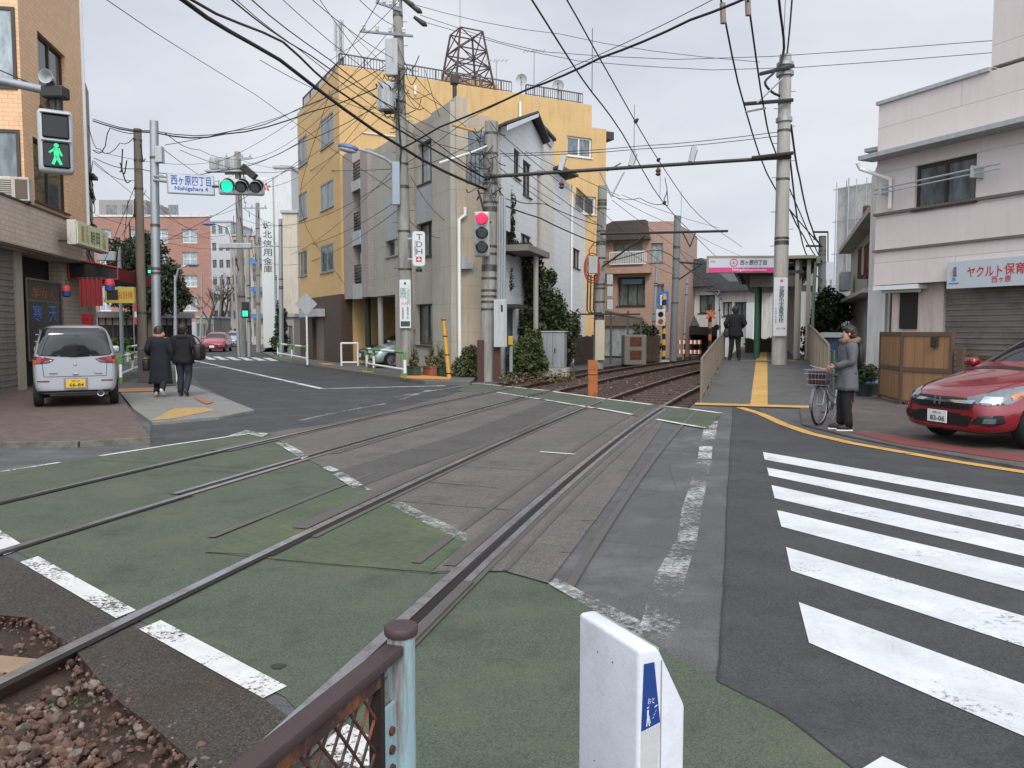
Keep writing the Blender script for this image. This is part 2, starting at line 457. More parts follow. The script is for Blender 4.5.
sky = N.new('ShaderNodeTexSky'); sky.sky_type = 'NISHITA'; sky.sun_disc = False; sky.sun_elevation = SUN_EL; sky.sun_rotation = SUN_AZ
tc = N.new('ShaderNodeTexCoord'); mp = N.new('ShaderNodeMapping'); mp.inputs['Scale'].default_value = (1, 1, 2.6)
nz = N.new('ShaderNodeTexNoise'); nz.inputs['Scale'].default_value = 1.6; nz.inputs['Detail'].default_value = 6; nz.inputs['Roughness'].default_value = .5
rp = N.new('ShaderNodeValToRGB'); rp.color_ramp.elements[0].position = .36; rp.color_ramp.elements[1].position = .64
rp.color_ramp.elements[0].color = (4.2, 4.6, 5.4, 1); rp.color_ramp.elements[1].color = (6.5, 6.7, 7.1, 1)
mx = N.new('ShaderNodeMix'); mx.data_type = 'RGBA'; mx.inputs[0].default_value = .93
L = nt.links.new
L(tc.outputs['Generated'], mp.inputs[0]); L(mp.outputs[0], nz.inputs['Vector']); L(nz.outputs['Fac'], rp.inputs[0])
# the cloud layer is brighter towards the hidden sun
vm = N.new('ShaderNodeVectorMath'); vm.operation = 'DOT_PRODUCT'; vm.inputs[1].default_value = sd
mr = N.new('ShaderNodeMapRange'); mr.inputs[1].default_value = .1; mr.inputs[2].default_value = 1.; mr.inputs[3].default_value = 1.; mr.inputs[4].default_value = 3.0
sc_ = N.new('ShaderNodeVectorMath'); sc_.operation = 'SCALE'
L(tc.outputs['Generated'], vm.inputs[0]); L(vm.outputs['Value'], mr.inputs[0]); L(mr.outputs[0], sc_.inputs['Scale']); L(mx.outputs[2], sc_.inputs[0])
L(sky.outputs[0], mx.inputs[6]); L(rp.outputs[0], mx.inputs[7]); L(sc_.outputs[0], bg.inputs['Color']); bg.inputs['Strength'].default_value = .1
# ================================================================= common materials
CONC = mat('pole_concrete', '#8f8d86', .85, var=.22, vs=2.5, stain='#55534c', stain_amt=.6, stain_s=1.6, streak=True)
CONC2 = mat('pale_concrete', '#a5a29a', .85, var=.15, vs=1.2, stain='#6d6a62', stain_amt=.5, streak=True)
GALV = mat('galvanised_steel', '#9a9fa2', .45, .6, var=.12, vs=3, fine=.06)
GREYP = mat('grey_paint', '#a3a7a8', .5, var=.1, stain='#6c6a63', stain_amt=.35, streak=True)
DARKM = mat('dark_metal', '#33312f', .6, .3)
BLACK = mat('black_plastic', '#121212', .5, var=.1)
WHITE = mat('white_paint', '#d9dad8', .5, var=.05, vs=2, fine=.04)
RUST = mat('rusty_steel', '#4a2d20', .85, .2, var=.35, vs=8, stain='#7a4a28', stain_amt=.7, stain_s=9, bump=.3)
CABLE = mat('cable_black', '#191817', .6, var=.1, fine=0, bump=0)
CABLEG = mat('cable_grey', '#3a3b3e', .6, var=.1, fine=0, bump=0)
GLD = glass('dark_glass'); GLC = glass('curtained_glass', '#5d6668', .12, .4, 2.5); GLL = glass('pale_curtain_glass', '#8b9698', .15, .3, 3.)
ALU = mat('aluminium_frame', '#8d9192', .4, .5, var=.06); BRONZE = mat('bronze_frame', '#3b332d', .5, .3, var=.1); WFR = mat('white_frame', '#c9cccd', .45, var=.05)
# ================================================================= ground
def cN(Y): return -1.35+.3*(Y-4.2)+.0035*(Y-4.2)*(Y-14.5)+.03
def slope(Y): return .3+.0035*(2*Y-18.7)
def off(Y, o):  # point at lateral offset o (right positive) from the near track's centre
    s = slope(Y); k = 1/math.hypot(1, s); return V((cN(Y)+o*k, Y-o*s*k, 0))
TG = .72; FAR = -3.25
def band(o0, o1, Ya, Yb, z, n=40):
    a = [off(Ya+(Yb-Ya)*i/n, o0) for i in range(n+1)]; b = [off(Ya+(Yb-Ya)*i/n, o1) for i in range(n+1)]
    return a, b, z
def strip(mb, o0, o1, Ya, Yb, z, n=40):
    a, b, z = band(o0, o1, Ya, Yb, z, n)
    for i in range(n):
        mb.quad(*[V((p.x, p.y, z)) for p in (a[i], b[i], b[i+1], a[i+1])])
def PX(pts, z=0.): return [G(x, y, z) for x, y in pts]
pit_near = PX([(-420, 640), (-120, 604), (30, 618), (72, 646), (96, 676), (122, 704), (150, 724), (205, 772), (190, 900), (-260, 1000)])
# far ballast bed: follows the two tracks from the crossing's far edge
edge = PX([(462, 389), (501, 386.5), (548, 391.5), (600, 399), (652, 405.5), (688, 409.5)])
far_l = [off(Y, FAR-1.75) for Y in (24, 28, 34, 42, 55, 70)]
far_r = [off(Y, 1.15) for Y in (70, 55, 42, 34, 28, 24, 20)]
pit_far = edge[:1]+far_l+far_r+edge[::-1][:-1]
mb = MB(); R = 900.
holed(mb, [(-R, -60), (R, -60), (R, R), (-R, R)], [[(p.x, p.y) for p in pit_near], [(p.x, p.y) for p in pit_far]], lambda a, b: V((a, b, 0)))
ASPH = ground_mat('old_asphalt', '#565656', .3, var=.2, patch='#73716f', patch_amt=.6, cracks=.35)
struct(mb, 'ground', ASPH)
BALL = None
def ballast_mat():
    m = bpy.data.materials.new('ballast'); n = NT(m); p = n.pos()
    vo = n.add('ShaderNodeTexVoronoi', i_Scale=15.); n.link(p, vo.inputs['Vector'])
    cr = n.add('ShaderNodeValToRGB'); e = cr.color_ramp.elements
    e[0].color = hexc('#2c1c14'); e[1].color = hexc('#6f4a38'); e.new(.5).color = hexc('#543526')
    n.link(vo.outputs['Color'], cr.inputs[0]); dk = n.ramp(vo.outputs['Distance'], .2, .6, 0, .75)
    n.link(n.mix(dk, cr.outputs[0], hexc('#17100b')), n.b.inputs['Base Color']); n.b.inputs['Roughness'].default_value = .9
    n.bump(n.math('SUBTRACT', 1., vo.outputs['Distance']), .9, .05); return m
BALL = ballast_mat()
mb = MB()
for pit in (pit_near, pit_far):
    for p, q in zip(pit, pit[1:]+pit[:1]): mb.quad((p.x, p.y, .0045), (q.x, q.y, .0045), (q.x, q.y, -.25), (p.x, p.y, -.25))
mb.sheet([V((p.x, p.y, -.085)) for p in pit_near]); mb.sheet([V((p.x, p.y, -.11)) for p in pit_far])
o = struct(mb, 'ballast_bed', BALL)
mb = MB(); mb.sheet([V((p.x, p.y, -.055)) for p in pit_near]); struct(mb, 'soil', ground_mat('dark_soil', '#3a2e26', .45, 120, var=.35, patch='#5a3d2c', patch_amt=.6))
c = G(18, 668, -.04); mb = MB(); mb.boxr(-.35, .14, -.08, .08, -.06, .02, .012); mesh_thing(mb, 'wooden_sleeper', mat('sleeper_tan', '#86705a', .9, var=.25, vs=6), 'weathered tan sleeper end beside the bare rail in the bottom left', 'sleeper', c, -.2)
# loose stones
def stonem():
    m = bpy.data.materials.new('ballast_stone'); n = NT(m)
    r = n.add('ShaderNodeNewGeometry').outputs['Random Per Island']
    cr = n.add('ShaderNodeValToRGB'); e = cr.color_ramp.elements
    e[0].color = hexc('#382b25'); e[1].color = hexc('#80766c'); e.new(.3).color = hexc('#583f34'); e.new(.62).color = hexc('#6c5042'); e.new(.86).color = hexc('#67584e')
    n.link(r, cr.inputs[0]); f = n.noise(n.pos(), 45, 4, .7)
    n.link(n.mix(n.ramp(f, .4, .7, 0, .5), cr.outputs[0], hexc('#2a1d17')), n.b.inputs['Base Color']); n.b.inputs['Roughness'].default_value = .9
    n.bump(f, .5, .01); return m
def rock(mb, p, s):
    b = bmesh.new(); bmesh.ops.create_icosphere(b, subdivisions=1, radius=1)
    rot = Matrix.Rotation(random.uniform(0, 6.28), 3, V((random.gauss(0, 1), random.gauss(0, 1), random.gauss(0, 1))).normalized())
    st = V((random.uniform(.8, 1.3), random.uniform(.6, 1.), random.uniform(.45, .8)))
    for v in b.verts:
        q = v.co*random.uniform(.75, 1.15); q = V((q.x*st.x, q.y*st.y, q.z*st.z)); v.co = rot @ q*s+p
    mb.merge(b)
mb = MB(); poly = [(p.x, p.y) for p in pit_near]; x0, x1 = min(p[0] for p in poly), max(p[0] for p in poly); y0, y1 = 1.2, max(p[1] for p in poly)
k = 0
pit_line = [a.lerp(b, i/8) for a, b in zip(pit_near[1:8], pit_near[2:9]) for i in range(8)]
while k < 6500:
    p = (random.uniform(max(x0, -4), x1), random.uniform(y0, y1))
    if inside(p, poly):
        dx = abs((p[0]-off(p[1], -TG).x)); 
        edge_d = min((V((q.x, q.y))-V(p)).length for q in pit_line)
        if (p[0] < off(p[1], -TG).x and random.random() > .12) or (edge_d < .2 and random.random() > edge_d*3+.1): k += .3; continue
        rock(mb, V((p[0], p[1], random.uniform(-.07, -.015)-(.055 if dx < .16 else 0))), random.choice((.011, .015, .019, .023, .028, .033))*random.uniform(.8, 1.1)*(.6 if edge_d < .16 else 1)); k += 1
    else: k += .02
pf = [(p.x, p.y) for p in pit_far]; k = 0
while k < 1600:
    p = off(16+26*random.random()**1.5, random.uniform(-5, 1.1))
    if inside((p.x, p.y), pf): rock(mb, V((p.x, p.y, random.uniform(-.13, -.09))), random.uniform(.03, .06))
    k += 1
o = mb.build('ballast_stones', stonem()); o['kind'] = 'stuff'; o['label'] = 'loose reddish brown ballast stones around the tram rails'; o['category'] = 'stones'
mb2 = MB()
for i, (p, q) in enumerate(zip(pit_near, pit_near[1:])):
    if (p-q).length > 2.5: continue
    for _ in range(int((p-q).length*130)):
        c = p.lerp(q, random.random())+V((random.gauss(0, .05), random.gauss(0, .05), 0)); rock(mb2, V((c.x, c.y, random.uniform(-.03, .0))), random.choice((.008, .012, .016, .024)))
o = mb2.build('edge_gravel', o.data.materials[0]); o['kind'] = 'stuff'; o['label'] = 'fine brown gravel spilling over the asphalt edge'; o['category'] = 'gravel'
# weeds in the ballast
mb = MB()
for px, py in ((20, 715), (52, 712), (55, 716), (110, 745), (78, 708), (105, 738), (66, 705)):
    c = G(px, py, -.06)
    for _ in range(16): leaf(mb, c+V((random.gauss(0, .03), random.gauss(0, .03), random.uniform(0, .04))), V((0, 0, 1)), random.uniform(.006, .014))
o = mb.build('weeds', leafm('weed_leaf', '#2c4020', '#4d5a2e')); o['kind'] = 'stuff'; o['label'] = 'small green weeds between the ballast stones'; o['category'] = 'weeds'
# --- road surfaces
def sheet(name, pts, z, m):
    b = MB(); b.sheet(PX(pts, z)); return struct(b, name, m)
DARKA = ground_mat('new_asphalt', '#414142', .3, var=.14, cracks=.0, patch='#525254', patch_amt=.4)
sheet('road', [(733, 405), (730, 450), (728, 488), (725, 540), (724, 588), (720, 640), (718, 681), (745, 697), (785, 715), (853, 768), (930, 840), (1500, 1000), (1700, 640), (1320, 520), (1024, 470), (900, 449), (830, 436), (790, 426), (762, 412), (758, 407)], .004, DARKA)
b = MB()
def seam(pts, w, z):
    q = PX(pts, z)
    for a, c in zip(q, q[1:]):
        d = (c-a); n_ = V((-d.y, d.x, 0)).normalized()*w*random.uniform(.7, 1.3); b.quad(a-n_, a+n_, c+n_, c-n_)
pts = []
for (xa, ya), (xb, yb) in zip([(733, 407), (728, 488), (724, 588), (718, 681), (785, 715), (853, 768)], [(728, 488), (724, 588), (718, 681), (785, 715), (853, 768), (930, 840)]):
    for i in range(8): pts.append((xa+(xb-xa)*i/8+random.uniform(-.7, .7), ya+(yb-ya)*i/8))
seam(pts, .004, .0085)
seam([(640, 449), (700, 452), (728, 455)], .006, .0085)
struct(b, 'road_seam', mat('tar_seam', '#2c2b2b', .9))
# street going off to the left with its darker asphalt
sheet('street', [(255, 435), (330, 424), (440, 401), (470, 384), (420, 380), (352, 372), (282, 361), (262, 352), (253, 341), (262, 334.6), (262, 332.6), (247, 332.6), (238, 337), (215, 345), (182, 360), (200, 385), (255, 411), (150, 424), (150, 447)], .004, ground_mat('street_asphalt', '#434344', .25, var=.14, patch='#58585a', patch_amt=.5))
GREEN = ground_mat('green_paving', '#505849', .3, 200, var=.16, vs=.9, patch='#5d5f4c', patch_amt=.6)
green = [(-300, 520), (-150, 490), (0, 472), (90, 458), (174, 444.5), (252, 434), (268, 432), (285, 443), (303, 457), (345, 478), (365, 488), (395, 504), (467, 541), (430, 573), (505, 571), (545, 583), (600, 608), (680, 658), (722, 684), (785, 716), (853, 769), (930, 840), (700, 1000), (420, 960), (360, 775), (285, 697), (150, 625), (110, 608), (0, 541), (-150, 470)]
sheet('green_crossing', green[:-1]+[(-300, 540)], .005, GREEN)
sheet('brick_green_panel', [(205, 552), (275, 512), (345, 486), (395, 505), (467, 541), (430, 572), (275, 559)], .009, ground_mat('green_block', '#505b47', .25, 200, var=.15, pat='cobble', patch='#6a6848', patch_amt=.5))
PANEL = ground_mat('brown_panel', '#625f5a', .3, 120, var=.16, vs=1.2, patch='#6e655a', patch_amt=.6, pat='cobble')
sheet('crossing_panel', [(268, 432.5), (330, 424), (400, 408), (455, 394), (470, 389), (497, 393), (540, 400), (594, 409), (632, 415.5), (655, 420), (664, 422), (610, 500), (548, 583), (505, 571), (430, 573), (467, 541), (395, 504), (365, 488), (345, 478), (303, 457)], .010, PANEL)
sheet('asphalt_strip', [(337, 471), (400, 452), (460, 434), (510, 415), (546, 402), (570, 405), (500, 438), (400, 471.5), (363, 486)], .014, ground_mat('strip_asphalt', '#53514e', .3, var=.12))
sheet('far_green_strip', [(456, 391), (470, 384), (481, 384), (501, 386), (548, 391), (600, 398.5), (652, 405), (689, 409.5), (721, 414), (706, 429), (679, 424), (632, 415), (594, 408.5), (540, 399.5), (497, 392.5)], .014, GREEN)
sheet('rail_apron', [(-300, 541), (0, 553), (20, 562), (116, 618), (139, 629), (263, 698), (330, 747), (372, 800), (420, 960), (190, 900), (205, 772), (150, 724), (122, 704), (96, 676), (72, 646), (30, 618), (-120, 604), (-420, 640)], .005, ground_mat('apron_asphalt', '#3f3a34', .45, 130, var=.3, patch='#3a2d22', patch_amt=.7, bright=.7))
# panel joints
b = MB()
for pts in ([(275, 559), (430, 573)], [(205, 552), (250, 554)], [(200, 470), (250, 473), (300, 472)], [(100, 460), (182, 464), (250, 468)], [(430, 573), (440, 571), (505, 571), (548, 583)], [(362, 462), (420, 463)], [(388, 500), (470, 507), (540, 512)], [(430, 482), (500, 488)], [(460, 466), (555, 472)], [(560, 430), (610, 436)], [(580, 520), (598, 521)], [(560, 552), (574, 553)], [(618, 470), (632, 471)]):
    q = []
    for (xa, ya), (xb, yb) in zip(pts, pts[1:]): q += [(xa+(xb-xa)*i/6, ya+(yb-ya)*i/6) for i in range(6)]
    seam(q+[pts[-1]], .0045, .0135)
struct(b, 'panel_joints', mat('joint_black', '#1c1a18', .9))
# ================================================================= rails
RAILM = mat('rail_steel', '#9c9da1', .27, .7, var=.2, vs=3, stain='#5c4a3f', stain_amt=.6, stain_s=6)
RUSTR = mat('rail_side_rust', '#4b3529', .8, .2, var=.3, vs=6)
def sweep(mb, o, Ya, Yb, prof, n=60, z0=0.):
    """prof: closed list of (lateral, z)"""
    rings = []
    for i in range(n+1):
        Y = Ya+(Yb-Ya)*i/n; rings.append([mb.bm.verts.new(off(Y, o+a)+V((0, 0, z0+z))) for a, z in prof])
    mb.skin_rings(rings)
PROF = [(-.033, .0), (-.035, -.012), (-.033, -.042), (-.01, -.055), (-.009, -.13), (-.062, -.142), (-.062, -.155), (.062, -.155), (.062, -.142), (.009, -.13), (.01, -.055), (.033, -.042), (.035, -.012), (.033, .0)]
def rail(o, Ya, Yb, label):
    mb = MB(); sweep(mb, o, Ya, Yb, PROF, 90, .019)
    for f in mb.bm.faces: f.material_index = 0
    bmesh.ops.recalc_face_normals(mb.bm, faces=mb.bm.faces[:])
    for f in mb.bm.faces:
        c = f.calc_center_median().z
        f.material_index = 0 if (f.normal.z > .5 and c > 0) else 1
    r = mesh_thing(mb, 'tram_rail', [RAILM, RUSTR], label, 'rail', recalc=False); return r
rail(-TG, -.5, 68, 'shiny tram rail that lies bare over the ballast in the bottom left corner')
rail(TG, .3, 68, 'tram rail nearest the blue fence post and the white device box')
rail(FAR+TG, .5, 68, 'tram rail third from the fence post, ending its open groove in the green paving')
rail(FAR-TG, 1.5, 68, 'tram rail farthest from the fence, nearest the parked silver van')
# flangeway grooves and side plates
GROOVE = mat('groove_black', '#14110f', .95, var=.2); PLATE = mat('worn_steel_plate', '#56534f', .55, .25, var=.2, vs=3, stain='#5c5046', stain_amt=.5, stain_s=4)
mb = MB(); Ye = {0: 16.6, 1: 19.0}
strip(mb, TG+.045, TG+.105, 3.2, 15.9, .0165); strip(mb, -TG+.045, -TG+.10, 5.2, 16.8, .0165)
strip(mb, FAR+TG-.115, FAR+TG-.045, 6.7, 19.4, .0165); strip(mb, FAR-TG+.045, FAR-TG+.1, 2.5, 21., .0165)
strip(mb, -TG+.04, -TG+.075, 2.0, 5.2, .0165); strip(mb, FAR+TG+.04, FAR+TG+.075, 2, 6.7, .0165)
struct(mb, 'flangeway_groove', GROOVE)
mb = MB()
strip(mb, TG+.165, TG+.20, 3.0, 15.9, .0165); strip(mb, TG+.28, TG+.315, 5.3, 15.9, .0165); strip(mb, TG+.73, TG+.79, 5.0, 16.0, .0165)
strip(mb, TG-.36, TG-.29, 5.3, 15.9, .0165); strip(mb, TG-.13, TG-.045, 5.3, 15.9, .0165)
strip(mb, -TG-.19, -TG-.06, 5.9, 16.8, .0165); strip(mb, -TG-.66, -TG-.59, 5.5, 8.2, .0165); strip(mb, -TG+.10, -TG+.15, 5.7, 16.8, .0165)
strip(mb, FAR+TG-.21, FAR+TG-.175, 6.7, 19.4, .0165); strip(mb, FAR+TG+.045, FAR+TG+.14, 9.2, 19.4, .0165)
strip(mb, FAR-TG+.1, FAR-TG+.16, 9, 21, .0165); strip(mb, FAR-TG-.16, FAR-TG-.045, 9, 21, .0165)
struct(mb, 'crossing_plates', PLATE)
mb = MB(); strip(mb, TG+.106, TG+.16, 3.0, 15.9, .0185); strip(mb, FAR+TG-.17, FAR+TG-.118, 6.7, 19.4, .0185); struct(mb, 'check_rail', RAILM)
mb = MB()
sweep(mb, TG+.15, 1.6, 5.0, [(-.03, .03), (-.03, .0), (.03, .0), (.03, .03)], 20)
mesh_thing(mb, 'guard_rail_bar', PLATE, 'worn flat guard bar beside the rail next to the blue fence post', 'guard bar')
# sleepers in the far bed
mb = MB()
for i in range(60):
    for o in (0, FAR):
        Y = 17.2+i*.62; c = off(Y, o); a = math.atan2(slope(Y), 1)
        if inside((c.x, c.y), pf): mb.box(-1.05, 1.05, -.11, .11, -.2, -.1, T3(c.x, c.y, 0, -a))
o = mb.build('sleepers', mat('sleeper', '#4d4138', .9)); o['kind'] = 'stuff'; o['label'] = 'dark sleepers under the curving rails beyond the crossing'; o['category'] = 'sleepers'
# ================================================================= painted markings
PW = paintworn('white_road_paint', '#c6c6c2', .43, .48, 40); PWM = paintworn('patchy_white_paint', '#c9cbc7', .44, .58, 24, .7, .95); PWW = paintworn('worn_white_paint', '#c4c6c2', .47, .63, 26, .7, .8)
PWX = paintworn('fresh_white_paint', '#c6c8c9', .345, .425, 30, .7, 1., .8)
PY = paintworn('yellow_paint', '#c3964a', .36, .44, 22)
b = MB()
for l0, l1, r1, r0 in (((763, 452), (764.6, 459.5), (1024, 507), (1024, 497)), ((767, 467.5), (769, 475.5), (1024, 529), (1024, 516.5)), ((771.5, 485), (774.6, 498), (1024, 556), (1024, 540.6)),
                       ((777, 510), (781.4, 526.5), (1024, 591), (1024, 568)), ((786, 547), (791, 570.5), (1024, 646.7), (1024, 616)), ((798.7, 602), (809, 642.6), (1024, 736), (1024, 684))):
    q = PX([l0, l1, r1, r0], .0085); e1 = (q[2]-q[1])*.8; e0 = (q[3]-q[0])*.8
    b.quad(q[0], q[1], q[2]+e1, q[3]+e0)
b.quad(*PX([(862, 768.5), (882.5, 756), (1100, 860), (1060, 880)], .0085))
struct(b, 'zebra_crossing', PWX)
def marks(name, quads, z, m):
    b = MB()
    for q in quads: b.sheet(PX(q, z))
    return struct(b, name, m)
def line(pts, w):  # pixel polyline -> ground quads of width w metres
    q = PX(pts, 0); out = []
    for a, c in zip(q, q[1:]):
        d = (c-a); n_ = V((-d.y, d.x, 0)).normalized()*w/2; out.append([a-n_, a+n_, c+n_, c-n_])
    return out
def lines(name, specs, z, m):
    b = MB()
    for pts, w in specs:
        for q in line(pts, w): b.quad(*[V((p.x, p.y, z)) for p in q])
    return struct(b, name, m)
marks('stop_line', [[(-60, 500), (0, 530), (26, 547), (4, 555), (0, 553), (-80, 520)], [(20, 562), (38, 556), (136, 610), (116, 618)], [(139, 629), (161, 620), (287, 686), (263, 698)], [(318, 744), (347, 724), (374, 738), (374, 762), (350, 780)]], .0095, PW)
marks('green_edge_marks', [[(224, 437), (246, 430), (268.5, 433.5), (262, 437), (246, 433.5)], [(275, 442.5), (286, 442.5), (310, 456), (302, 459)], [(322, 467.5), (330, 466), (339, 470), (332, 472)], [(332.5, 474.4), (342, 471.5), (363, 484.6), (353.6, 488.3)], [(363, 487), (372, 489), (369, 493)]], .0185, PWM)
marks('green_edge_marks_worn', [[(391, 505.5), (401, 501.5), (468, 534), (466, 542), (455, 538)], [(548, 583), (556, 578), (675, 638), (668, 654)]], .0185, PWW)
lines('far_white_lines', [([(470, 384), (481, 384.3), (501, 386.2)], .12), ([(506, 387), (548, 391.2)], .12), ([(552, 392), (600, 398.8), (652, 405.3)], .13), ([(660, 406.5), (689, 409.6), (721, 414)], .13), ([(497, 393), (540, 399.8)], .1), ([(545, 400.5), (594, 408.8)], .1), ([(598, 409), (632, 415.3)], .1), ([(656, 420), (679, 424.3), (706, 429)], .1), ([(540, 453), (575, 455.5)], .06)], .0185, PW)
marks('lane_line_worn', [[(705.7, 421), (718, 421), (715, 439), (701, 441)], [(699.5, 446), (712.5, 446), (711.6, 459), (697.6, 459)]], .009, PWM)
marks('lane_line_very_worn', [[(697.6, 460), (711.6, 460), (701, 511), (697, 540), (685, 579), (655, 575), (677, 538), (682, 508)], [(655, 576), (685, 580), (680, 624), (668, 655), (640, 626)]], .009, PWW)
lines('street_lines', [([(190, 360), (205, 363), (322, 389)], .17), ([(322, 389), (445, 386)], .15), ([(186, 368), (222, 368)], .15), ([(100, 456.5), (174, 445), (254, 433.5)], .07), ([(0, 472.5), (60, 463)], .06)], .0095, PW)
lines('street_lines_worn', [([(300, 421), (340, 412), (385, 404)], .12), ([(400, 400), (430, 390)], .12), ([(395, 397), (470, 385)], .09)], .0095, PWW)
b = MB()
for i in range(6):
    q = PX([(200+i*12.5, 356.3+i*.3), (207+i*12.5, 356.3+i*.3), (217+i*12.5, 359.5+i*.3), (209+i*12.5, 359.5+i*.3)], .0095); b.quad(*q)
struct(b, 'far_zebra', PW)
# yellow kerb line curving past the right plaza
lines('yellow_kerb_line', [([(740, 408), (760, 414), (784, 425), (810, 434), (850, 443.5), (900, 452.5), (960, 463), (1024, 473), (1200, 500)], .17)], .0125, PY)
# ================================================================= pavements and forecourts
def slab(name, pts, h, m, kerb=None):
    b = MB(); q = PX(pts, h); b.sheet(q)
    for p, r in zip(q, q[1:]+q[:1]): b.quad(p, r, V((r.x, r.y, -.02)), V((p.x, p.y, -.02)))
    return struct(b, name, m)
slab('forecourt', [(-500, 470), (0, 441.5), (80, 441), (150, 437), (134, 415), (118, 391), (60, 376), (-500, 380)], .075, ground_mat('red_paver', '#6c5d56', .2, 90, var=.16, pat='paver', patch='#4a3f3a', patch_amt=.5))
b = MB(); q = PX([(-500, 470), (0, 441.5), (80, 441), (150, 437)], .08)
for a, c in zip(q, q[1:]):
    d = (c-a).normalized(); n_ = V((d.y, -d.x, 0))*.07; b.box(0, 1, 0, 1, 0, 1, Matrix(((c.x-a.x, n_.x, 0, a.x), (c.y-a.y, n_.y, 0, a.y), (0, 0, .1, -.02), (0, 0, 0, 1))))
struct(b, 'forecourt_kerb', mat('kerb_dirty', '#6a665c', .9, var=.25, vs=3, stain='#3d3b30', stain_amt=.8, stain_s=4))
LPAVE = ground_mat('pavement_concrete', '#83827d', .2, 120, var=.1, patch='#7d7c77', patch_amt=.4)
slab('pavement', [(120, 392), (190, 384), (255, 410), (219, 417), (153, 422.5), (134, 409)], .05, LPAVE)
slab('far_pavement', [(60, 381), (118, 390.5), (190, 383.5), (172, 370), (150, 358), (150, 348), (60, 352)], .06, ground_mat('pave_dark', '#565453', .2, var=.15))
sheet('tactile_paving', [(150, 420.5), (175, 408), (205, 407.5), (216, 410), (170, 419)], .056, mat('tactile_yellow', '#a8864f', .8, var=.2, vs=6, stain='#8a7a58', stain_amt=.7, stain_s=8, world=True))
marks('orange_marks', [[(194, 398), (200, 396.5), (214, 402), (206, 404)], [(108, 389), (160, 387), (160, 391), (118, 392)]], .066, mat('orange_mark', '#8f6248', .8, var=.2, world=True))
slab('corner_pavement', [(262, 352), (282, 360.5), (352, 371), (425, 381), (470, 382), (478, 376), (430, 366), (330, 352), (272, 344)], .1, ground_mat('corner_concrete', '#6b6862', .25, var=.18, patch='#5c5a56', patch_amt=.6))
slab('side_pavement', [(262, 352), (285, 352), (276, 338), (266, 333.4), (262, 333.4), (254, 341)], .1, ground_mat('pave_grey', '#646260', .2, var=.1))
sheet('orange_curb_paint', [(399, 376), (425, 375), (452, 377.6), (449, 379.2), (425, 378.6), (404, 378.2)], .106, mat('orange_curb', '#c88a35', .8, var=.15, world=True))
sheet('orange_curb_dashes', [(318, 363), (330, 363.3), (336, 364.8), (324, 364.5)], .106, MATS['orange_curb'])
sheet('orange_curb_dash_near', [(360, 370.3), (372, 371.3), (376, 372.6), (364, 371.6)], .106, MATS['orange_curb'])
PLAZA = ground_mat('plaza_asphalt', '#5b5452', .3, var=.15, patch='#7a6a64', patch_amt=.5)
slab('plaza', [(802, 424), (850, 436), (905, 447), (1024, 467), (1300, 510), (1300, 380), (950, 360), (845, 372), (812, 388), (800, 410)], .03, PLAZA)
sheet('red_plaza_band', [(850, 432), (900, 435.5), (960, 446), (1024, 454), (1024, 462), (960, 452.5), (900, 444)], .036, mat('red_asphalt', '#6b3633', .85, var=.2, fs=80, fine=.25, world=True))
# ================================================================= ORANGE SHOP BUILDING (left)
OT = tile('orange_tile', '#d9b088', '#bd9670', .24, .11, .07, .5, '#8a6c4a', .25, .008)
TT = tile('tan_tile', '#c4b3a2', '#a69789', .3, .12, .06, .55, '#6b6057', .3, .01)
A0 = (-11.3, 15.0); A1 = (-8.3-.199*24.9, 24.9)
fa = Fac(A0, A1)
sb = fa.thing('shop_building', 'orange tiled corner building with brown bay windows above a closed shop shutter', 'building')
uL = fa.u(31); uE = fa.L; uG = fa.u(73)
def rr(x0, y0, x1, y1, y=0., f=fa): return f.rect(x0, y0, x1, y1, y)
w1 = rr(37, 2, 64, 60); w1 = (w1[0], w1[1], 7.55, 9.5)
w2 = rr(33, 118, 66, 180); w2 = (w2[0], w2[1], 4.95, 6.6)
block(sb, [(uL, 4.3), (uE, 4.3), (uE, 13), (uL, 13)], 9, [w1, w2], OT, .15, 'upper_wall')
for r in (w1, w2): window(sb, r, BRONZE, GLD, 0, .15, 2, .07)
# end wall facing the crossing carries the other half of the corner windows
fe = Fac(fa.world(uL, 6, 0), fa.world(uL, 0, 0))
M_e = Matrix.Translation((uL, 6, 0)) @ Matrix.Rotation(-PI/2, 4, 'Z')
for z0, z1 in ((7.6, 9.6), (5.0, 6.6)):
    b = MB(); b.box(2.4, 5.93, -.05, -.003, z0, z0+.08, M_e).box(2.4, 5.93, -.05, -.003, z1-.08, z1, M_e)
    for u in (2.4, 4.2, 5.85): b.box(u, u+.08, -.05, -.003, z0+.08, z1-.08, M_e)
    wf = b.build('window', BRONZE, sb); b = MB(); b.box(2.48, 5.85, -.012, -.004, z0+.08, z1-.08, M_e); b.build('pane', GLL if z0 > 7 else GLC, wf)
b = MB(); b.cyl((uE+.07, -.02, 4.3), (uE+.07, -.02, 13), .06, n=10); b.build('downspout', WHITE, sb, True)
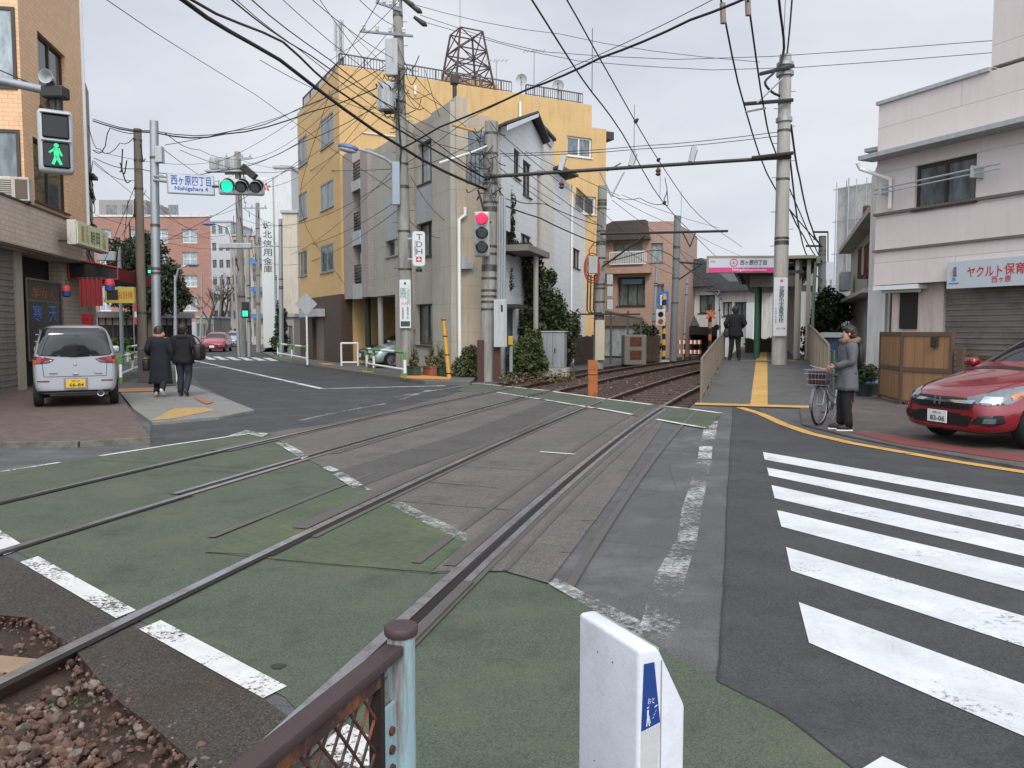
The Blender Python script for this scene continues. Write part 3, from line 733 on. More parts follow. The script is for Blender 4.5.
# ground floor
gz = 3.52; gt = 4.62
b = MB(); b.box(-3, uG, -.35, 5, gz, gt-.002); b.build('tile_band', TT, sb)
b = MB(); b.box(-3, uG+.03, -.38, .02, gt, gt+.05).box(-3, uG, -.42, -.35, gz-.03, gz+.04); b.build('band_trim', BRONZE, sb)
us = fa.u(17); up = fa.u(24); ub = fa.u(66)
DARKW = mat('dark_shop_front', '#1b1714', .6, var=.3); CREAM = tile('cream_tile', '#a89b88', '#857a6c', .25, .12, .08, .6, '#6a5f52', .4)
b = MB(); b.box(-3, us, .05, .12, 0, gz)
sh = MB()
n_ = 46
for i in range(n_): sh.box(-3, us, .02+(.02 if i % 2 else 0), .06, .06+i*(gz-.06)/n_, .06+(i+1)*(gz-.06)/n_-.003)
sh.build('shutter', mat('shutter_grey', '#837d76', .5, .3, var=.12, stain='#4e4842', stain_amt=.5, streak=True), sb); b.bm.free()
b = MB(); b.box(us, up, -.02, .3, 0, gz); b.build('pillar', mat('pillar_beige', '#9a8f80', .7, var=.12), sb)
b = MB(); b.box(up, ub, .55, .62, .05, gz); b.build('shop_front', DARKW, sb)
b = MB(); b.box(ub, uE, .05, .4, 0, gz); b.box(uG, uE, .05, .4, gz, 4.3-.003); b.build('lower_wall', CREAM, sb)
b = MB(); b.box(-3, uE, .42, 9, 0, gz-.01); b.build('core', DARKW, sb)
# black menu sign
r = fa.rect(27, 280, 62, 341, -.05)
sg = thing('menu_board', 'tall black shop sign with orange, blue and white characters behind the silver van', 'sign', fa.world((r[0]+r[1])/2, -.04, r[2]-.5), fa.rz)
hw = (r[1]-r[0])/2; hh = r[3]-r[2]+.5
b = MB(); b.box(-hw, hw, 0, .08, 0, hh); b.build('panel', mat('sign_black', '#0f0d0c', .35, var=.2), sg)
b = MB()
for x0, x1, z0, z1 in ((-hw, hw, 0, .05), (-hw, hw, hh-.05, hh), (-hw, -hw+.05, .05, hh-.05), (hw-.05, hw, .05, hh-.05), (-hw+.05, hw-.05, hh*.72, hh*.72+.03)): b.box(x0, x1, -.02, -.001, z0, z1)
b.build('frame', mat('sign_frame', '#6d6a60', .5, .4), sg)
text(sg, '羊かん', hw*1.4, .3, mat('sign_orange', '#a3532a', .6), T3(0, -.001, hh*.83)); text(sg, '寒', hw*.5, .42, mat('sign_blue', '#4a74b8', .6), T3(-hw*.45, -.001, hh*.58)); text(sg, '天', hw*.5, .42, MATS['sign_blue'], T3(hw*.45, -.001, hh*.58)); text(sg, '土佐', hw*1.3, .34, WHITE, T3(0, -.001, hh*.3))
# AC unit on the ledge
p = D(13, 207, 19.4)
ac = thing('air_conditioner', 'weathered outdoor air conditioner unit on the ledge above the tan tile band', 'air conditioner', (p.x, p.y, gt+.01), .3)
b = MB(); b.boxr(-.4, .4, -.15, .15, .05, .62, .02); b.build('casing', mat('ac_beige', '#b3ada0', .6, stain='#6e675c', stain_amt=.5, streak=True), ac)
b = MB()
for i in range(9): b.box(-.34, .02, -.165, -.155, .12+i*.05, .135+i*.05)
b.build('grille', DARKM, ac); b = MB(); b.box(.1, .36, -.16, -.151, .1, .56); b.build('service_panel', mat('ac_dark', '#55483d', .7), ac); b = MB(); b.box(-.35, -.25, -.15, .15, 0, .049).box(.25, .35, -.15, .15, 0, .049); b.build('foot', DARKM, ac)
# box sign
y_ = -.9; u0 = fa.u(80, y_); u1 = fa.u(111, y_)
z0, z1 = fa.uv(95, 250, y_)[1], fa.uv(95, 227, y_)[1]
bs = thing('box_sign', 'pale yellow light box sign over the red awning', 'sign', fa.world(u0, y_, z0), fa.rz)
L_ = u1-u0; H_ = z1-z0
b = MB(); b.boxr(0, L_, .01, .24, 0, H_, .02); b.build('case', mat('sign_case', '#b9b6ac', .5, var=.1, stain='#7a5a3a', stain_amt=.6, stain_s=3), bs)
b = MB(); b.box(.04, L_-.04, -.02, .005, .04, H_-.04); b.build('face', mat('sign_pale_yellow', '#c9cfa0', .4, var=.05), bs)
RD = mat('faded_red', '#b06a60', .6); BK = mat('sign_ink', '#1a1a18', .6)
text(bs, '御菓', .26, H_*.7, RD, T3(L_*.16, -.021, H_*.5), vertical=True); text(bs, '子司', .26, H_*.7, RD, T3(L_*.29, -.021, H_*.5), vertical=True)
text(bs, '朝', .36, H_*.55, BK, T3(L_*.46, -.021, H_*.48)); text(bs, '岡', .36, H_*.55, BK, T3(L_*.63, -.021, H_*.48)); text(bs, '大福', .3, H_*.7, RD, T3(L_*.83, -.021, H_*.5), vertical=True)
b = MB(); b.box(.3, .36, .24, .9, .1, .15).box(L_-.4, L_-.34, .24, .9, .1, .15); b.build('bracket', DARKM, bs)
# red awning
aw = thing('awning', 'dark red shop awning with an open end over the pavement', 'awning', fa.world(fa.u(71), 0, 0), fa.rz)
AL = 3.9; AP = 1.32; za0, za1 = 3.06, 3.4
REDV = mat('awning_red', '#8f2c30', .6, var=.2, stain='#3a1113', stain_amt=.4, streak=True); REDB = mat('bright_red_frame', '#9c2430', .5)
b = MB(); b.quad((0, 0, za1+.25), (0, -AP, za1), (AL, -AP, za1), (AL, 0, za1+.25)); b.quad((0, -AP, za0), (AL, -AP, za0), (AL, -AP, za1), (0, -AP, za1)); b.quad((AL, 0, za0), (AL, 0, za1+.25), (AL, -AP, za1), (AL, -AP, za0))
bmesh.ops.solidify(b.bm, geom=b.bm.faces[:], thickness=.02); b.build('canvas', REDV, aw, recalc=True)
b = MB(); b.quad((.03, -.01, za0), (.03, -AP+.03, za0), (.03, -AP+.03, za1-.01), (.03, -.01, za1+.23)); b.quad((.03, -.01, za0+.02), (AL-.03, -.01, za0+.02), (AL-.03, -AP+.04, za0+.02), (.03, -AP+.04, za0+.02)); b.build('shade_sheet', DARKW, aw)  # dark sheets stand in for the shade inside the open awning
b = MB()
for p, q in (((0, 0, za1+.25), (0, -AP, za1)), ((0, 0, za0), (0, -AP, za0)), ((0, -AP, za0), (0, -AP, za1)), ((0, 0, za0), (0, 0, za1+.25)), ((0, -AP+.03, za0), (AL, -AP+.03, za0))): b.cyl(p, q, .022, n=6)
b.build('frame', REDB, aw)
def lantern(px, py, Y, s, label):
    p = D(px, py, Y); l = thing('lantern', label, 'lantern', p, 0, 'small paper lanterns at the shop')
    b = MB(); b.lathe([(.05*s, 0), (.11*s, .03*s), (.12*s, .12*s), (.12*s, .17*s)], n=12); b.build('lower_shade', mat('lantern_blue', '#26356e', .6), l, True)
    b = MB(); b.lathe([(.12*s, .172*s), (.12*s, .24*s), (.1*s, .31*s), (.05*s, .34*s)], n=12); b.build('upper_shade', mat('lantern_red', '#b03038', .6), l, True)
    b = MB(); b.cyl((0, 0, .34*s), (0, 0, .5*s), .012, n=5); b.build('cord', BLACK, l)
lantern(110, 292, 20.6, 1., 'red and blue paper lantern hanging under the outer edge of the awning')
lantern(66.5, 297, 20.8, .9, 'red and blue paper lantern hanging beside the black menu board')
q0 = D(80, 306, 21.4); nr = thing('noren_curtain', 'deep red fabric curtain hanging under the awning', 'curtain', q0, 0.)
b = MB(); wN = 23/790*21.4; hN = 28/790*21.4
for i in range(24):
    x0 = wN*i/24; x1 = wN*(i+1)/24; a0 = .03*math.sin(i*1.3); a1 = .03*math.sin((i+1)*1.3); b.quad((x0, a0, 0), (x1, a1, 0), (x1, a1, hN), (x0, a0, hN))
b.build('fabric', mat('noren_red', '#7a2022', .8, var=.25), nr, True); b = MB(); b.cyl((-.05, 0, hN), (wN+.05, 0, hN), .015, n=6); b.build('rod', DARKM, nr)
q0 = D(105, 303, 22.6); ys = thing('shop_sign_board', 'yellow and red hanging signboard at the far end of the awning', 'sign', q0, .12)
b = MB(); wY = 28/790*22.6; hY = 16/790*22.6; b.box(0, wY, 0, .15, 0, hY); b.build('case', mat('sign_yellow', '#a8953f', .6, var=.2), ys)
b = MB(); b.box(.06, wY*.45, -.02, -.002, .1, hY-.08); b.build('dark_patch', DARKW, ys); text(ys, 'お好焼', wY*.5, hY*.5, mat('sign_red', '#a5302c', .6), T3(wY*.7, -.003, hY*.5))
p = D(88, 326, 22.3); b = MB(); b.boxr(-.12, .12, -.1, .1, 0, .35, .02); b.box(-.09, .09, -.115, -.102, .2, .26); b.box(-.04, .04, -.04, .04, -1.4, -.001)
mesh_thing(b, 'post_box', REDB, 'small red letter box on a stand beneath the awning', 'post box', p, 0)
# small grey building behind it
c0 = D(85.5, 300, 25.6); c1 = D(96, 300, 27.4); fg = Fac(c0, c1)
gb = fg.thing('annex_building', 'narrow grey building behind the orange shop with tangled cables on its corner', 'building')
zt = fg.uv(88, 74)[1]; block(gb, [(0, 0), (fg.L, 0), (fg.L, zt-.6), (0, zt)], 6, [], mat('grey_render', '#8b8580', .8, stain='#5c5550', stain_amt=.5, streak=True))
b = MB(); b.box(.1, .9, -.35, -.02, 6.5, 6.6); b.box(.2, .7, -.3, -.02, 4.4, 5.0); b.build('ledge', DARKM, gb)
b = MB()
for i in range(14):
    z = random.uniform(3.6, 7.2); b.tube(cr([(random.uniform(0, 1), -.05, z), (random.uniform(.2, 1.4), -.2, z-.5), (random.uniform(0, 1.8), -.12, z-.2), (random.uniform(.2, 2), -.05, z+.5)]), .013, 5)
b.build('cable_tangle', CABLE, gb)
# ================================================================= YELLOW APARTMENT BUILDING
YEL = tile('yellow_render', '#c5a470', '#bc9b66', 3.0, .55, .02, .75, '#8d7248', .5, .006, bump=.04)
YELS = tile('yellow_render_side', '#c5a470', '#bc9b66', 3.0, .55, .02, .75, '#a5844c', .2, .006, bump=.04)
BRN = tile('brown_base_tile', '#4b382c', '#3a2b22', .3, .1, .1, .55, '#2b201a', .3)
K = V((-7.5, 35, 0)); dl = V((-.55, 1, 0)).normalized(); dr = V((1.883, 1, 0)).normalized()
fl = Fac(K+dl*7.35, K); fr = Fac(K, K+dr*14.0)
yb = fl.thing('yellow_apartment_building', 'four storey yellow apartment building with a dark brown tiled base', 'building')
HT = 13.0; zb = 3.16
Lf = fl.L
def fw(x0, y0, x1, y1): return fl.rect(x0, y0, x1, y1)
wl = [fw(298, 137, 307, 165), fw(320.5, 116, 333.5, 146), fw(298.5, 192.5, 307, 219), fw(320.5, 182, 333.5, 208.5), fw(298.5, 251, 307, 276), fw(320.5, 244.5, 333.5, 272)]
lw = block(yb, [(0, zb), (Lf, zb), (Lf, HT), (0, HT-.35)], 6, wl, YELS, .06, 'side_wall')
for r in wl: window(yb, r, ALU, GLC, 0, .06, 2, .06)
b = MB(); b.box(-.02, Lf, -.06, 5, 0, zb-.01)
block(yb, rectp(-.02, Lf+.02, 0, zb-.005), 5, [fl.rect(313.5, 318, 325, 362)], BRN, .3, 'base_wall', -.05); b.bm.free()
r = fl.rect(313.5, 318, 325, 362); b = MB()
for i in range(30): b.box(r[0], r[1], .12+(.015 if i % 2 else 0), .2, .02+i*(r[3]-.03)/30, .02+(i+1)*(r[3]-.03)/30-.004)
b.build('shutter_door', mat('shutter_taupe', '#7c7067', .5, .2, var=.1), yb)
r2 = fl.rect(308, 309.5, 326, 317); b = MB(); b.box(r2[0], r2[1], -.45, -.052, r2[2], r2[3]); b.build('door_hood', GREYP, yb)
# right face: own child frame through matrix
R_ = Matrix.Translation((Lf, 0, 0)) @ Matrix.Rotation(fr.rz-fl.rz, 4, 'Z')
def xmesh(o, M): o.data.transform(M); return o
def xwin(w, M):
    w.data.transform(M)
    for c in w.children: c.data.transform(M)
wr = [fr.rect(363, 108, 394, 134), fr.rect(567, 137, 592, 157), fr.rect(574, 196, 596, 214)]
xmesh(block(yb, [(0, 0), (fr.L, 0), (fr.L, HT-1.1), (fr.L-.9, HT-1.1), (fr.L-.9, HT), (0, HT)], 6, wr, YEL, .15, 'front_wall', sh=.3), R_)
for i, r in enumerate(wr): xwin(window(yb, r, WFR, GLD if i == 0 else GLC, 0, .15, 2, .09, True), R_)
b = MB()
for u in (3.5, 8.9):
    b.cyl((u, -.08, HT-.4), (u, -.08, HT-3.6 if u > 5 else HT-.8), .06, n=8)
b.cyl((8.9, -.08, HT-3.6), (8.5, -.08, HT-3.6), .06, n=8)
[xmesh(o_, R_) for o_ in split(b, 'drainpipe', WHITE, yb, True)]
b = MB(); b.box(fr.L-.02, fr.L+.7, .3, 2, HT-1.5, HT-1.1); xmesh(b.build('eave', BRONZE, yb), R_)
RAILB = mat('roof_rail_brown', '#5c5456', .6, .3)
def railing(u0, u1, y, z0, h, M, n, name='roof_railing', r=.025):
    b = MB(); b.box(u0, u1, y-.03, y+.03, z0+h-.05, z0+h).box(u0, u1, y-.02, y+.02, z0+.12, z0+.15)
    for i in range(n+1):
        u = u0+(u1-u0)*i/n; big = i % 8 == 0; w_ = .03 if big else .011; b.box(u-w_, u+w_, y-w_, y+w_, z0, z0+h-.05)
    o = b.build(name, RAILB, yb)
    if M is not None: o.data.transform(M)
    return o
railing(.1, 8.6, .25, HT, .6, R_, 60); railing(9.4, fr.L-1.3, .25, HT, .6, R_, 26); railing(.3, Lf-.1, .25, HT-.2, .62, None, 40)
b = MB(); b.box(6.6, 9.4, 3.6, 6, HT, HT+1.2); b.box(6.5, 9.55, 3.5, 6.2, HT+1.2, HT+1.45)
ph = xmesh(b.build('roof_house', YEL, yb), R_); b = MB(); b.box(7.8, 9.0, 3.52, 3.59, HT+.3, HT+1.1); d_ = b.build('window', GLC, yb); xmesh(d_, R_)
b = MB()  # balcony rail seen at the right end
b.box(fr.L-3.2, fr.L-1.9, -.5, -.46, 6.2, 6.24)
for i in range(9): b.box(fr.L-3.2+i*.16, fr.L-3.17+i*.16, -.5, -.46, 5.4, 6.2)
xmesh(b.build('balcony_rail', BRONZE, yb), R_)
# lattice tower standing on the roof
tc_ = fr.world(7.1, 2.2, HT)
lt = thing('lattice_tower', 'rusty steel lattice tower on the roof of the yellow building', 'tower', tc_, fr.rz)
b = MB(); hT = 3.25; bw, tw = 1.1, .6
cs = lambda t: [(sx*(bw+(tw-bw)*t), sy*(bw+(tw-bw)*t), hT*t) for sx, sy in ((-1, -1), (1, -1), (1, 1), (-1, 1))]
lv = [0, .22, .45, .7, 1.]
for i in range(4): b.cyl(cs(0)[i], cs(1)[i], .06, .05, 6)
for a, c in zip(lv, lv[1:]):
    A_, B_ = cs(a), cs(c)
    for i in range(4):
        j = (i+1) % 4; b.cyl(B_[i], B_[j], .035, n=5); b.cyl(A_[i], B_[j], .03, n=5); b.cyl(A_[j], B_[i], .03, n=5)
b.build('frame', mat('tower_rust', '#4b3c36', .8, .2, var=.3, vs=5), lt); b = MB(); b.cyl((-.6, -.6, hT), (-.6, -.6, hT+3.6), .03, n=6); b.cyl((-1.3, -.6, hT+2.4), (.4, -.6, hT+2.6), .02, n=5)
for i in range(5): b.cyl((-1.2+i*.35, -.85, hT+2.42+i*.05), (-1.2+i*.35, -.35, hT+2.42+i*.05), .012, n=4)
b.build('aerial', GALV, lt)
# mobile mast and aerials on the far left of the roof
q = D(340, 77, 40.5); ms = thing('antenna_mast', 'slim mobile phone mast with panel antennas at the yellow roof corner', 'mast', (q.x, q.y, HT-.8))
b = MB(); hM = D(340, 18, 40.5).z-HT+.8
for dx, dy in ((-.12, -.1), (.12, -.1), (0, .12)): b.cyl((dx, dy, 0), (dx, dy, hM*.95), .03, n=5)
for i in range(9): b.cyl((-.12, -.1, i*hM/9.5), (.12, -.1, (i+1)*hM/9.5), .018, n=4); b.cyl((.12, -.1, i*hM/9.5), (0, .12, (i+1)*hM/9.5), .018, n=4)
b.build('pole', GALV, ms)
for dx in (-.2, 0., .2):
    b = MB(); b.boxr(dx-.045, dx+.045, -.2, -.12, hM*.66, hM*.97, .02); b.cyl((dx, -.2, hM*.7), (dx*.3, -.05, hM*.7), .02, n=5); b.build('antenna_panel', GREYP, ms)
def dish(u, r_, label):
    p = fr.world(u, .35, HT); d = thing('satellite_dish', label, 'satellite dish', p, fr.rz-.6)
    b = MB(); b.cyl((0, 0, 0), (0, 0, .75), .03, n=6); b.build('stand', GALV, d)
    b = MB(); b.lathe([(.02, .12), (r_*.5, .08), (r_*.85, .02), (r_, -.03), (r_*.86, .0), (r_*.5, .06)], (0, 0, .8), 18, 'Y'); b.build('reflector', GREYP, d, True)
    b = MB(); b.cyl((0, -.02, .65), (0, -.35, .8), .015, n=5); b.box(-.03, .03, -.4, -.33, .77, .83); b.build('arm', DARKM, d)
dish(11.3, .3, 'white satellite dish nearest the right end of the yellow roof'); dish(9.2, .28, 'white satellite dish above the drainpipe on the yellow roof')
for u, h, lb in ((10.0, 2.4, 'thin tv aerial on the yellow roof between the two satellite dishes'), (7.9, 1.6, 'short tv aerial on the yellow roof beside the lattice tower')):
    b = MB(); b.cyl((0, 0, 0), (0, 0, h), .025, n=5); b.cyl((-.6, 0, h-.1), (.6, 0, h), .015, n=4)
    for i in range(6): b.cyl((-.5+i*.2, -.25, h-.09+i*.016), (-.5+i*.2, .25, h-.09+i*.016), .01, n=4)
    mesh_thing(b, 'tv_aerial', GALV, lb, 'aerial', fr.world(u, .5, HT), fr.rz-.3)
# ================================================================= GREY APARTMENT BUILDING
GRY = tile('grey_panel_wall', '#a9a498', '#827d72', 2.4, 1.2, .04, .8, '#6c675d', .4, .006, bump=.1)
TAN = tile('tan_panel_wall', '#ada08b', '#8c8170', 2.6, .75, .03, .8, '#7b705f', .4, .006, bump=.1)
PUR = tile('mauve_tile', '#9c938e', '#8a827d', .3, .12, .05, .7, '#746861', .3, .006)
C = V((-1.75, 25.3, 0)); ga = Fac(C+dl*10.0, C); LG = ga.L
g2 = fr.d; gc = Fac(C, C+V((2.0, .75, 0)))
ap = ga.thing('grey_apartment_building', 'weathered grey concrete apartment block with a car port under it', 'building')
Hs = 2.92  # soffit of the car port
z_at = lambda px, py: ga.uv(px, py)[1]
ug = ga.u(395); uh = ga.u(416); u_p0 = ga.u(349); u_p1 = ga.u(360); u_p2 = ga.u(368); u_p3 = ga.u(375)
ws_ = [ga.rect(386, 240, 398, 256), ga.rect(417, 222, 434, 256), ga.rect(418, 140, 436, 182), (ga.u(416), ga.u(434), z_at(425, 345), z_at(425, 304))]
zg_ = z_at(397, 136)
block(ap, [(ug+.05, 0), (LG, 0), (LG, z_at(456, 96)), (ga.u(428), z_at(428, 118)), (ga.u(416), z_at(416, 123)), (ug+.05, zg_)], .4, ws_[1:], GRY, .2, 'wall')
block(ap, [(u_p3, Hs), (ug+.048, Hs), (ug+.048, zg_), (u_p3, z_at(375, 149))], 3.8, ws_[:1], GRY, .2, 'wall')
for i, r in enumerate(ws_): window(ap, r, BRONZE if i else ALU, [GLD, GLC, GLL, glass('green_glass', '#3f4a40', .15)][i], 0, .2, 2, .06)
# projecting bay strips (shallow pilasters) and mauve columns with balconies
b = MB()
for x0, x1, y0, y1 in ((408, 414.5, 120, 330), (437, 456, 106, 372)):
    a, c, z0, z1 = ga.rect(x0, y0, x1, y1); b.box(a, c, -.18, -.001, max(0, z0), z1-.05)
b.build('pilaster', GRY, ap)
b = MB(); b.box(u_p0-.05, u_p1, -.25, 3.8, Hs, z_at(352, 154)); b.box(u_p2, u_p3-.003, -.25, 3.8, Hs, z_at(371, 150)); b.build('mauve_column', PUR, ap)
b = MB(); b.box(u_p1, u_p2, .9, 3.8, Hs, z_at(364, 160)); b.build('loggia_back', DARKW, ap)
for y0, y1 in ((284, 299), (231, 245), (180, 190)):
    a, c, z0, z1 = ga.rect(360, y0, 368, y1); b = MB(); b.box(u_p1+.002, u_p2-.002, -.3, -.05, z0, z1); bl = b.build('balcony_front', GREYP, ap)
    b = MB()
    for i in range(6): b.box(u_p1+.002, u_p2-.002, -.22, -.16, z1+.1+i*.13, z1+.16+i*.13)
    b.build('balcony_slats', BRONZE, bl)
a, c, z0, z1 = ga.rect(360, 250, 367, 268); b = MB(); b.box(a+.1, c-.1, -.02, .03, z0+.1, z1-.1); b.build('laundry', mat('laundry_blue', '#aab6cc', .8, vs=5), ap)
# upper grey blue metal panels
b = MB(); 
for x0, y0, x1, y1 in ((418, 186, 436, 222), (387, 195, 399, 240)):
    a, c, z0, z1 = ga.rect(x0, y0, x1, y1); b.box(a, c, -.06, -.001, z0, z1-.02)
split(b, 'metal_panel', mat('panel_grey_blue', '#9a9ea0', .5, var=.06, streak=True, stain='#747572', stain_amt=.4), ap)
# car port: posts, back wall, floor
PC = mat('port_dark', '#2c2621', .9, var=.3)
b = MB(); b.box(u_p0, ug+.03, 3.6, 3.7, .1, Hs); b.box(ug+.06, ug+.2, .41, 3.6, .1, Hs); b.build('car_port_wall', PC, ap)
b = MB(); b.box(u_p0-.02, u_p0+.35, .1, 1.2, .1, Hs-.01); b.build('side_wall', YEL, ap)
for px in (368, 381): 
    u = ga.u(px, .2); b = MB(); b.cyl((u, .2, .1), (u, .2, Hs-.002), .12, n=12); b.build('post', CONC2 if px > 370 else DARKM, ap, True)
R2 = Matrix.Translation((LG, 0, 0)) @ Matrix.Rotation(gc.rz-ga.rz, 4, 'Z')
h2 = z_at(456, 96); xmesh(block(ap, rectp(.0, 1.4, .0, h2-2.7), .9, [], TAN, .1, 'track_wall', .001), R2)
xmesh(block(ap, rectp(.0, .3, h2-2.7+.001, h2), .9, [], TAN, .1, 'track_wall_upper', .001), R2)
bw_ = MB(); bw_.box(.3, 1.4, .8, .9, h2-2.7, h2-.3); bb = bw_.build('balcony_wall', TAN, ap); xmesh(bb, R2)
b = MB(); b.box(.6, 1.2, .74, .79, h2-2.6, h2-.8); xmesh(b.build('balcony_door', GLC, ap), R2)
b = MB(); b.box(.3, 1.4, -.02, .03, h2-1.75, h2-1.7)
for i in range(8): b.box(.34+i*.14, .36+i*.14, 0, .02, h2-2.7, h2-1.7)
xmesh(b.build('balcony_rail', DARKM, ap), R2)
b = MB(); b.boxr(.25, .5, -.18, 0, 3.5, 3.75, .02); b.box(.1, .25, -.25, -.02, 3.5, 3.9); xmesh(b.build('vent_hood', GREYP, ap), R2)
b = MB(); b.tube([(.25, -.1, 5.45), (.25, -.1, 5.2), (.05, -.1, 5.05), (.05, -.1, .3)], .06, 8); xmesh(b.build('drainpipe', WHITE, ap, True), R2)
b = MB(); b.cyl((.1, .5, h2), (.1, .5, h2+.55), .07, n=8); b.boxr(-.02, .22, .38, .62, h2+.5, h2+.8, .03); xmesh(b.build('chimney', BRONZE, ap), R2)
# ================================================================= WHITE SIDED HOUSE along the track
SID = tile('white_siding', '#cfd1d1', '#a9acad', 3., .28, .02, .6, '#8e8f8d', .2, .006, bump=.2)
SID2 = tile('cream_siding', '#cbc7bd', '#a09b91', 2.2, .28, .02, .6, '#8c877c', .3, .006, bump=.2)
ROOFD = tile('dark_roof', '#4b4a4c', '#3a3a3c', .6, .25, .1, .8, bump=.4)
W0 = V((-.35, 26.0, 0)); dt = V((.275, 1, 0)).normalized()
wf = Fac(W0, W0+dt*6.2); wh = wf.thing('white_house', 'white weatherboard house with a dark gable roof beside the track', 'house')
zz = lambda px, py, f=wf: f.uv(px, py)[1]
gab = [(0, 0), (wf.u(541), 0), (wf.u(541), zz(541, 139)), (wf.u(531), zz(531, 120)), (0, zz(499, 125))]
ww = [wf.rect(514, 150, 520, 178), wf.rect(523, 162, 531, 196), wf.rect(521, 235, 531, 256), wf.rect(506, 232, 514, 254)]
block(wh, gab, 2.6, ww, SID, .12, sh=1.0)
for r in ww: window(wh, r, BRONZE, GLD, 0, .12, 2, .05)
pk = wf.u(531); zk = zz(531, 119)
def slabroof(par, a, b_, y0, y1, t, m, name='roof', sh=1.0):
    mb = MB(); mb.prism([(a[0], a[1]), (b_[0], b_[1]), (b_[0], b_[1]+t), (a[0], a[1]+t)], lambda u, z, y: V((u+sh*y, y, z)), y0, y1); return mb.build(name, m, par)
slabroof(wh, (-.3, zz(499, 127)-.02), (pk-.01, zk+.12), -.35, 4.2, .08, ROOFD); slabroof(wh, (pk+.01, zk+.12), (wf.u(541)+.35, zz(541, 139)-.12), -.35, 4.2, .08, ROOFD)
b = MB(); b.prism([(-.2, zz(499, 127)-.2), (pk, zk-.02), (pk, zk+.1), (-.2, zz(499, 127)-.04)], lambda u, z, y: V((u-.35, y, z)), -.37, -.351); b.build('barge_board', WFR, wh)
# planter ledge, column and window boxes of the ground floor
b = MB(); b.box(.1, 3.2, -.9, -.01, 4.15, 4.35); b.build('planter_ledge', mat('ledge_concrete', '#77726b', .9, var=.2), wh)
b = MB(); b.cyl((1.9, -.7, 0), (1.9, -.7, 4.15), .09, n=12); b.build('column', mat('column_grey', '#96938d', .8), wh, True)
b = MB(); b.box(.15, 1.6, -.5, -.01, 2.3, 2.42); b.build('door_hood', BRONZE, wh); b = MB(); b.box(.4, 1.3, -.03, -.004, .1, 2.25); b.build('door', GLC, wh)
b = MB(); b.cyl((wf.u(537), -.08, 2), (wf.u(537), -.08, zz(537, 175)), .05, n=8); b.boxr(wf.u(537)-.12, wf.u(537)+.12, -.22, -.02, zz(537, 175), zz(537, 170), .02); b.build('vent_pipe', mat('vent_beige', '#9a8f7c', .7), wh)
W1 = W0+dt*(wf.u(541)+.02); w2f = Fac(W1, W1+dt*7.6)
h2_ = w2f.thing('annex_house', 'pale flat roofed annex behind the white gabled house', 'house')
z2 = w2f.uv(548, 135)[1]; e2 = w2f.u(553)
block(h2_, rectp(0, e2, 0, z2), 3, [], SID2, .1, sh=1.0)
slabroof(h2_, (0, z2+.001), (e2+.1, z2+.001), -.12, 3, .1, DARKM); r = w2f.rect(542, 137, 551, 143); b = MB(); b.box(r[0], r[1], -.05, -.003, r[2], r[3]); b.build('window', GLC, h2_)
W2 = W1+dt*(e2+.02); w3f = Fac(W2, W2+dt*9); h3 = w3f.thing('third_house', 'white clad house with a dark hipped roof beside the ivy', 'house')
z3 = w3f.uv(556, 172)[1]; m3 = w3f.u(569); e3 = w3f.u(585); z3b = w3f.uv(577, 210)[1]
wa = w3f.rect(573, 249, 580, 268); wb = w3f.rect(574, 322, 581, 352)
block(h3, [(0, 0), (e3, 0), (e3, z3b), (m3, z3b), (m3, z3), (0, z3)], 3.5, [wa, wb], SID, .12, sh=1.0)
for r in (wa, wb): window(h3, r, BRONZE, GLD, 0, .12, 2, .05)
slabroof(h3, (-.1, z3+.001), (m3+.5, z3+.35), -.4, 3.5, .1, ROOFD)
b = MB(); b.box(m3+.3, e3+.2, -.3, -.25, z3b+.75, z3b+.8)
for i in range(14): b.box(m3+.3+i*(e3-m3-.1)/13, m3+.33+i*(e3-m3-.1)/13, -.3, -.26, z3b+.01, z3b+.75)
b.build('balcony_rail', BRONZE, h3); b = MB(); b.cyl((m3+.1, -.09, 0), (m3+.1, -.09, z3), .05, n=8); b.build('downspout', WHITE, h3, True)
# ================================================================= houses at the bend of the track
PKB = tile('pink_brown_tile', '#a5897a', '#8d7365', .4, .2, .05, .7, '#7c6558', .3, .006)
bf = Fac(D(604, 330, 46), D(673, 330, 44.5)); bh = bf.thing('pink_brown_house', 'pinkish brown three storey house with a dark recessed balcony', 'house')
q = lambda x0, y0, x1, y1: bf.rect(x0, y0, x1, y1)
zt = lambda py, px=640: bf.uv(px, py)[1]
hs = [q(613, 242, 642, 264), q(617, 277, 645, 306), q(651, 243, 663, 262), q(655, 284, 664, 305)]
block(bh, [(0, 0), (bf.L, 0), (bf.L, zt(223)), (bf.u(647), zt(222)), (bf.u(647), zt(239)), (0, zt(239))], 8, hs, PKB, .5)
for i, r in enumerate(hs): window(bh, r, ALU if i != 1 else BRONZE, [GLL, GLC, GLL, GLC][i], 0, .5 if i < 2 else .2, 3 if i < 2 else 2, .07)
b = MB(); b.prism([(-.3, zt(240)), (bf.u(650), zt(240)), (bf.u(646), zt(221)), (bf.u(614), zt(221)), (-.3, zt(228))], lambda u, z, y: V((u, y, z)), -.5, 3); b.build('roof', tile('brown_roof', '#4c4340', '#3a3330', .5, .25, .1, .8), bh)
r = q(612, 252, 648, 265); b = MB(); b.box(r[0], r[1], -.5, -.46, r[3]-.06, r[3]).box(r[0], r[1], -.5, -.46, r[2], r[2]+.06)
for i in range(22): b.box(r[0]+(r[1]-r[0])*i/21-.02, r[0]+(r[1]-r[0])*i/21+.02, -.5, -.46, r[2]+.06, r[3]-.06)
b.build('balcony_rail', WFR, bh); r = q(606, 268, 652, 274); b = MB(); b.box(r[0], r[1], -.6, -.01, r[2], r[3]); b.build('balcony_slab', PKB, bh)
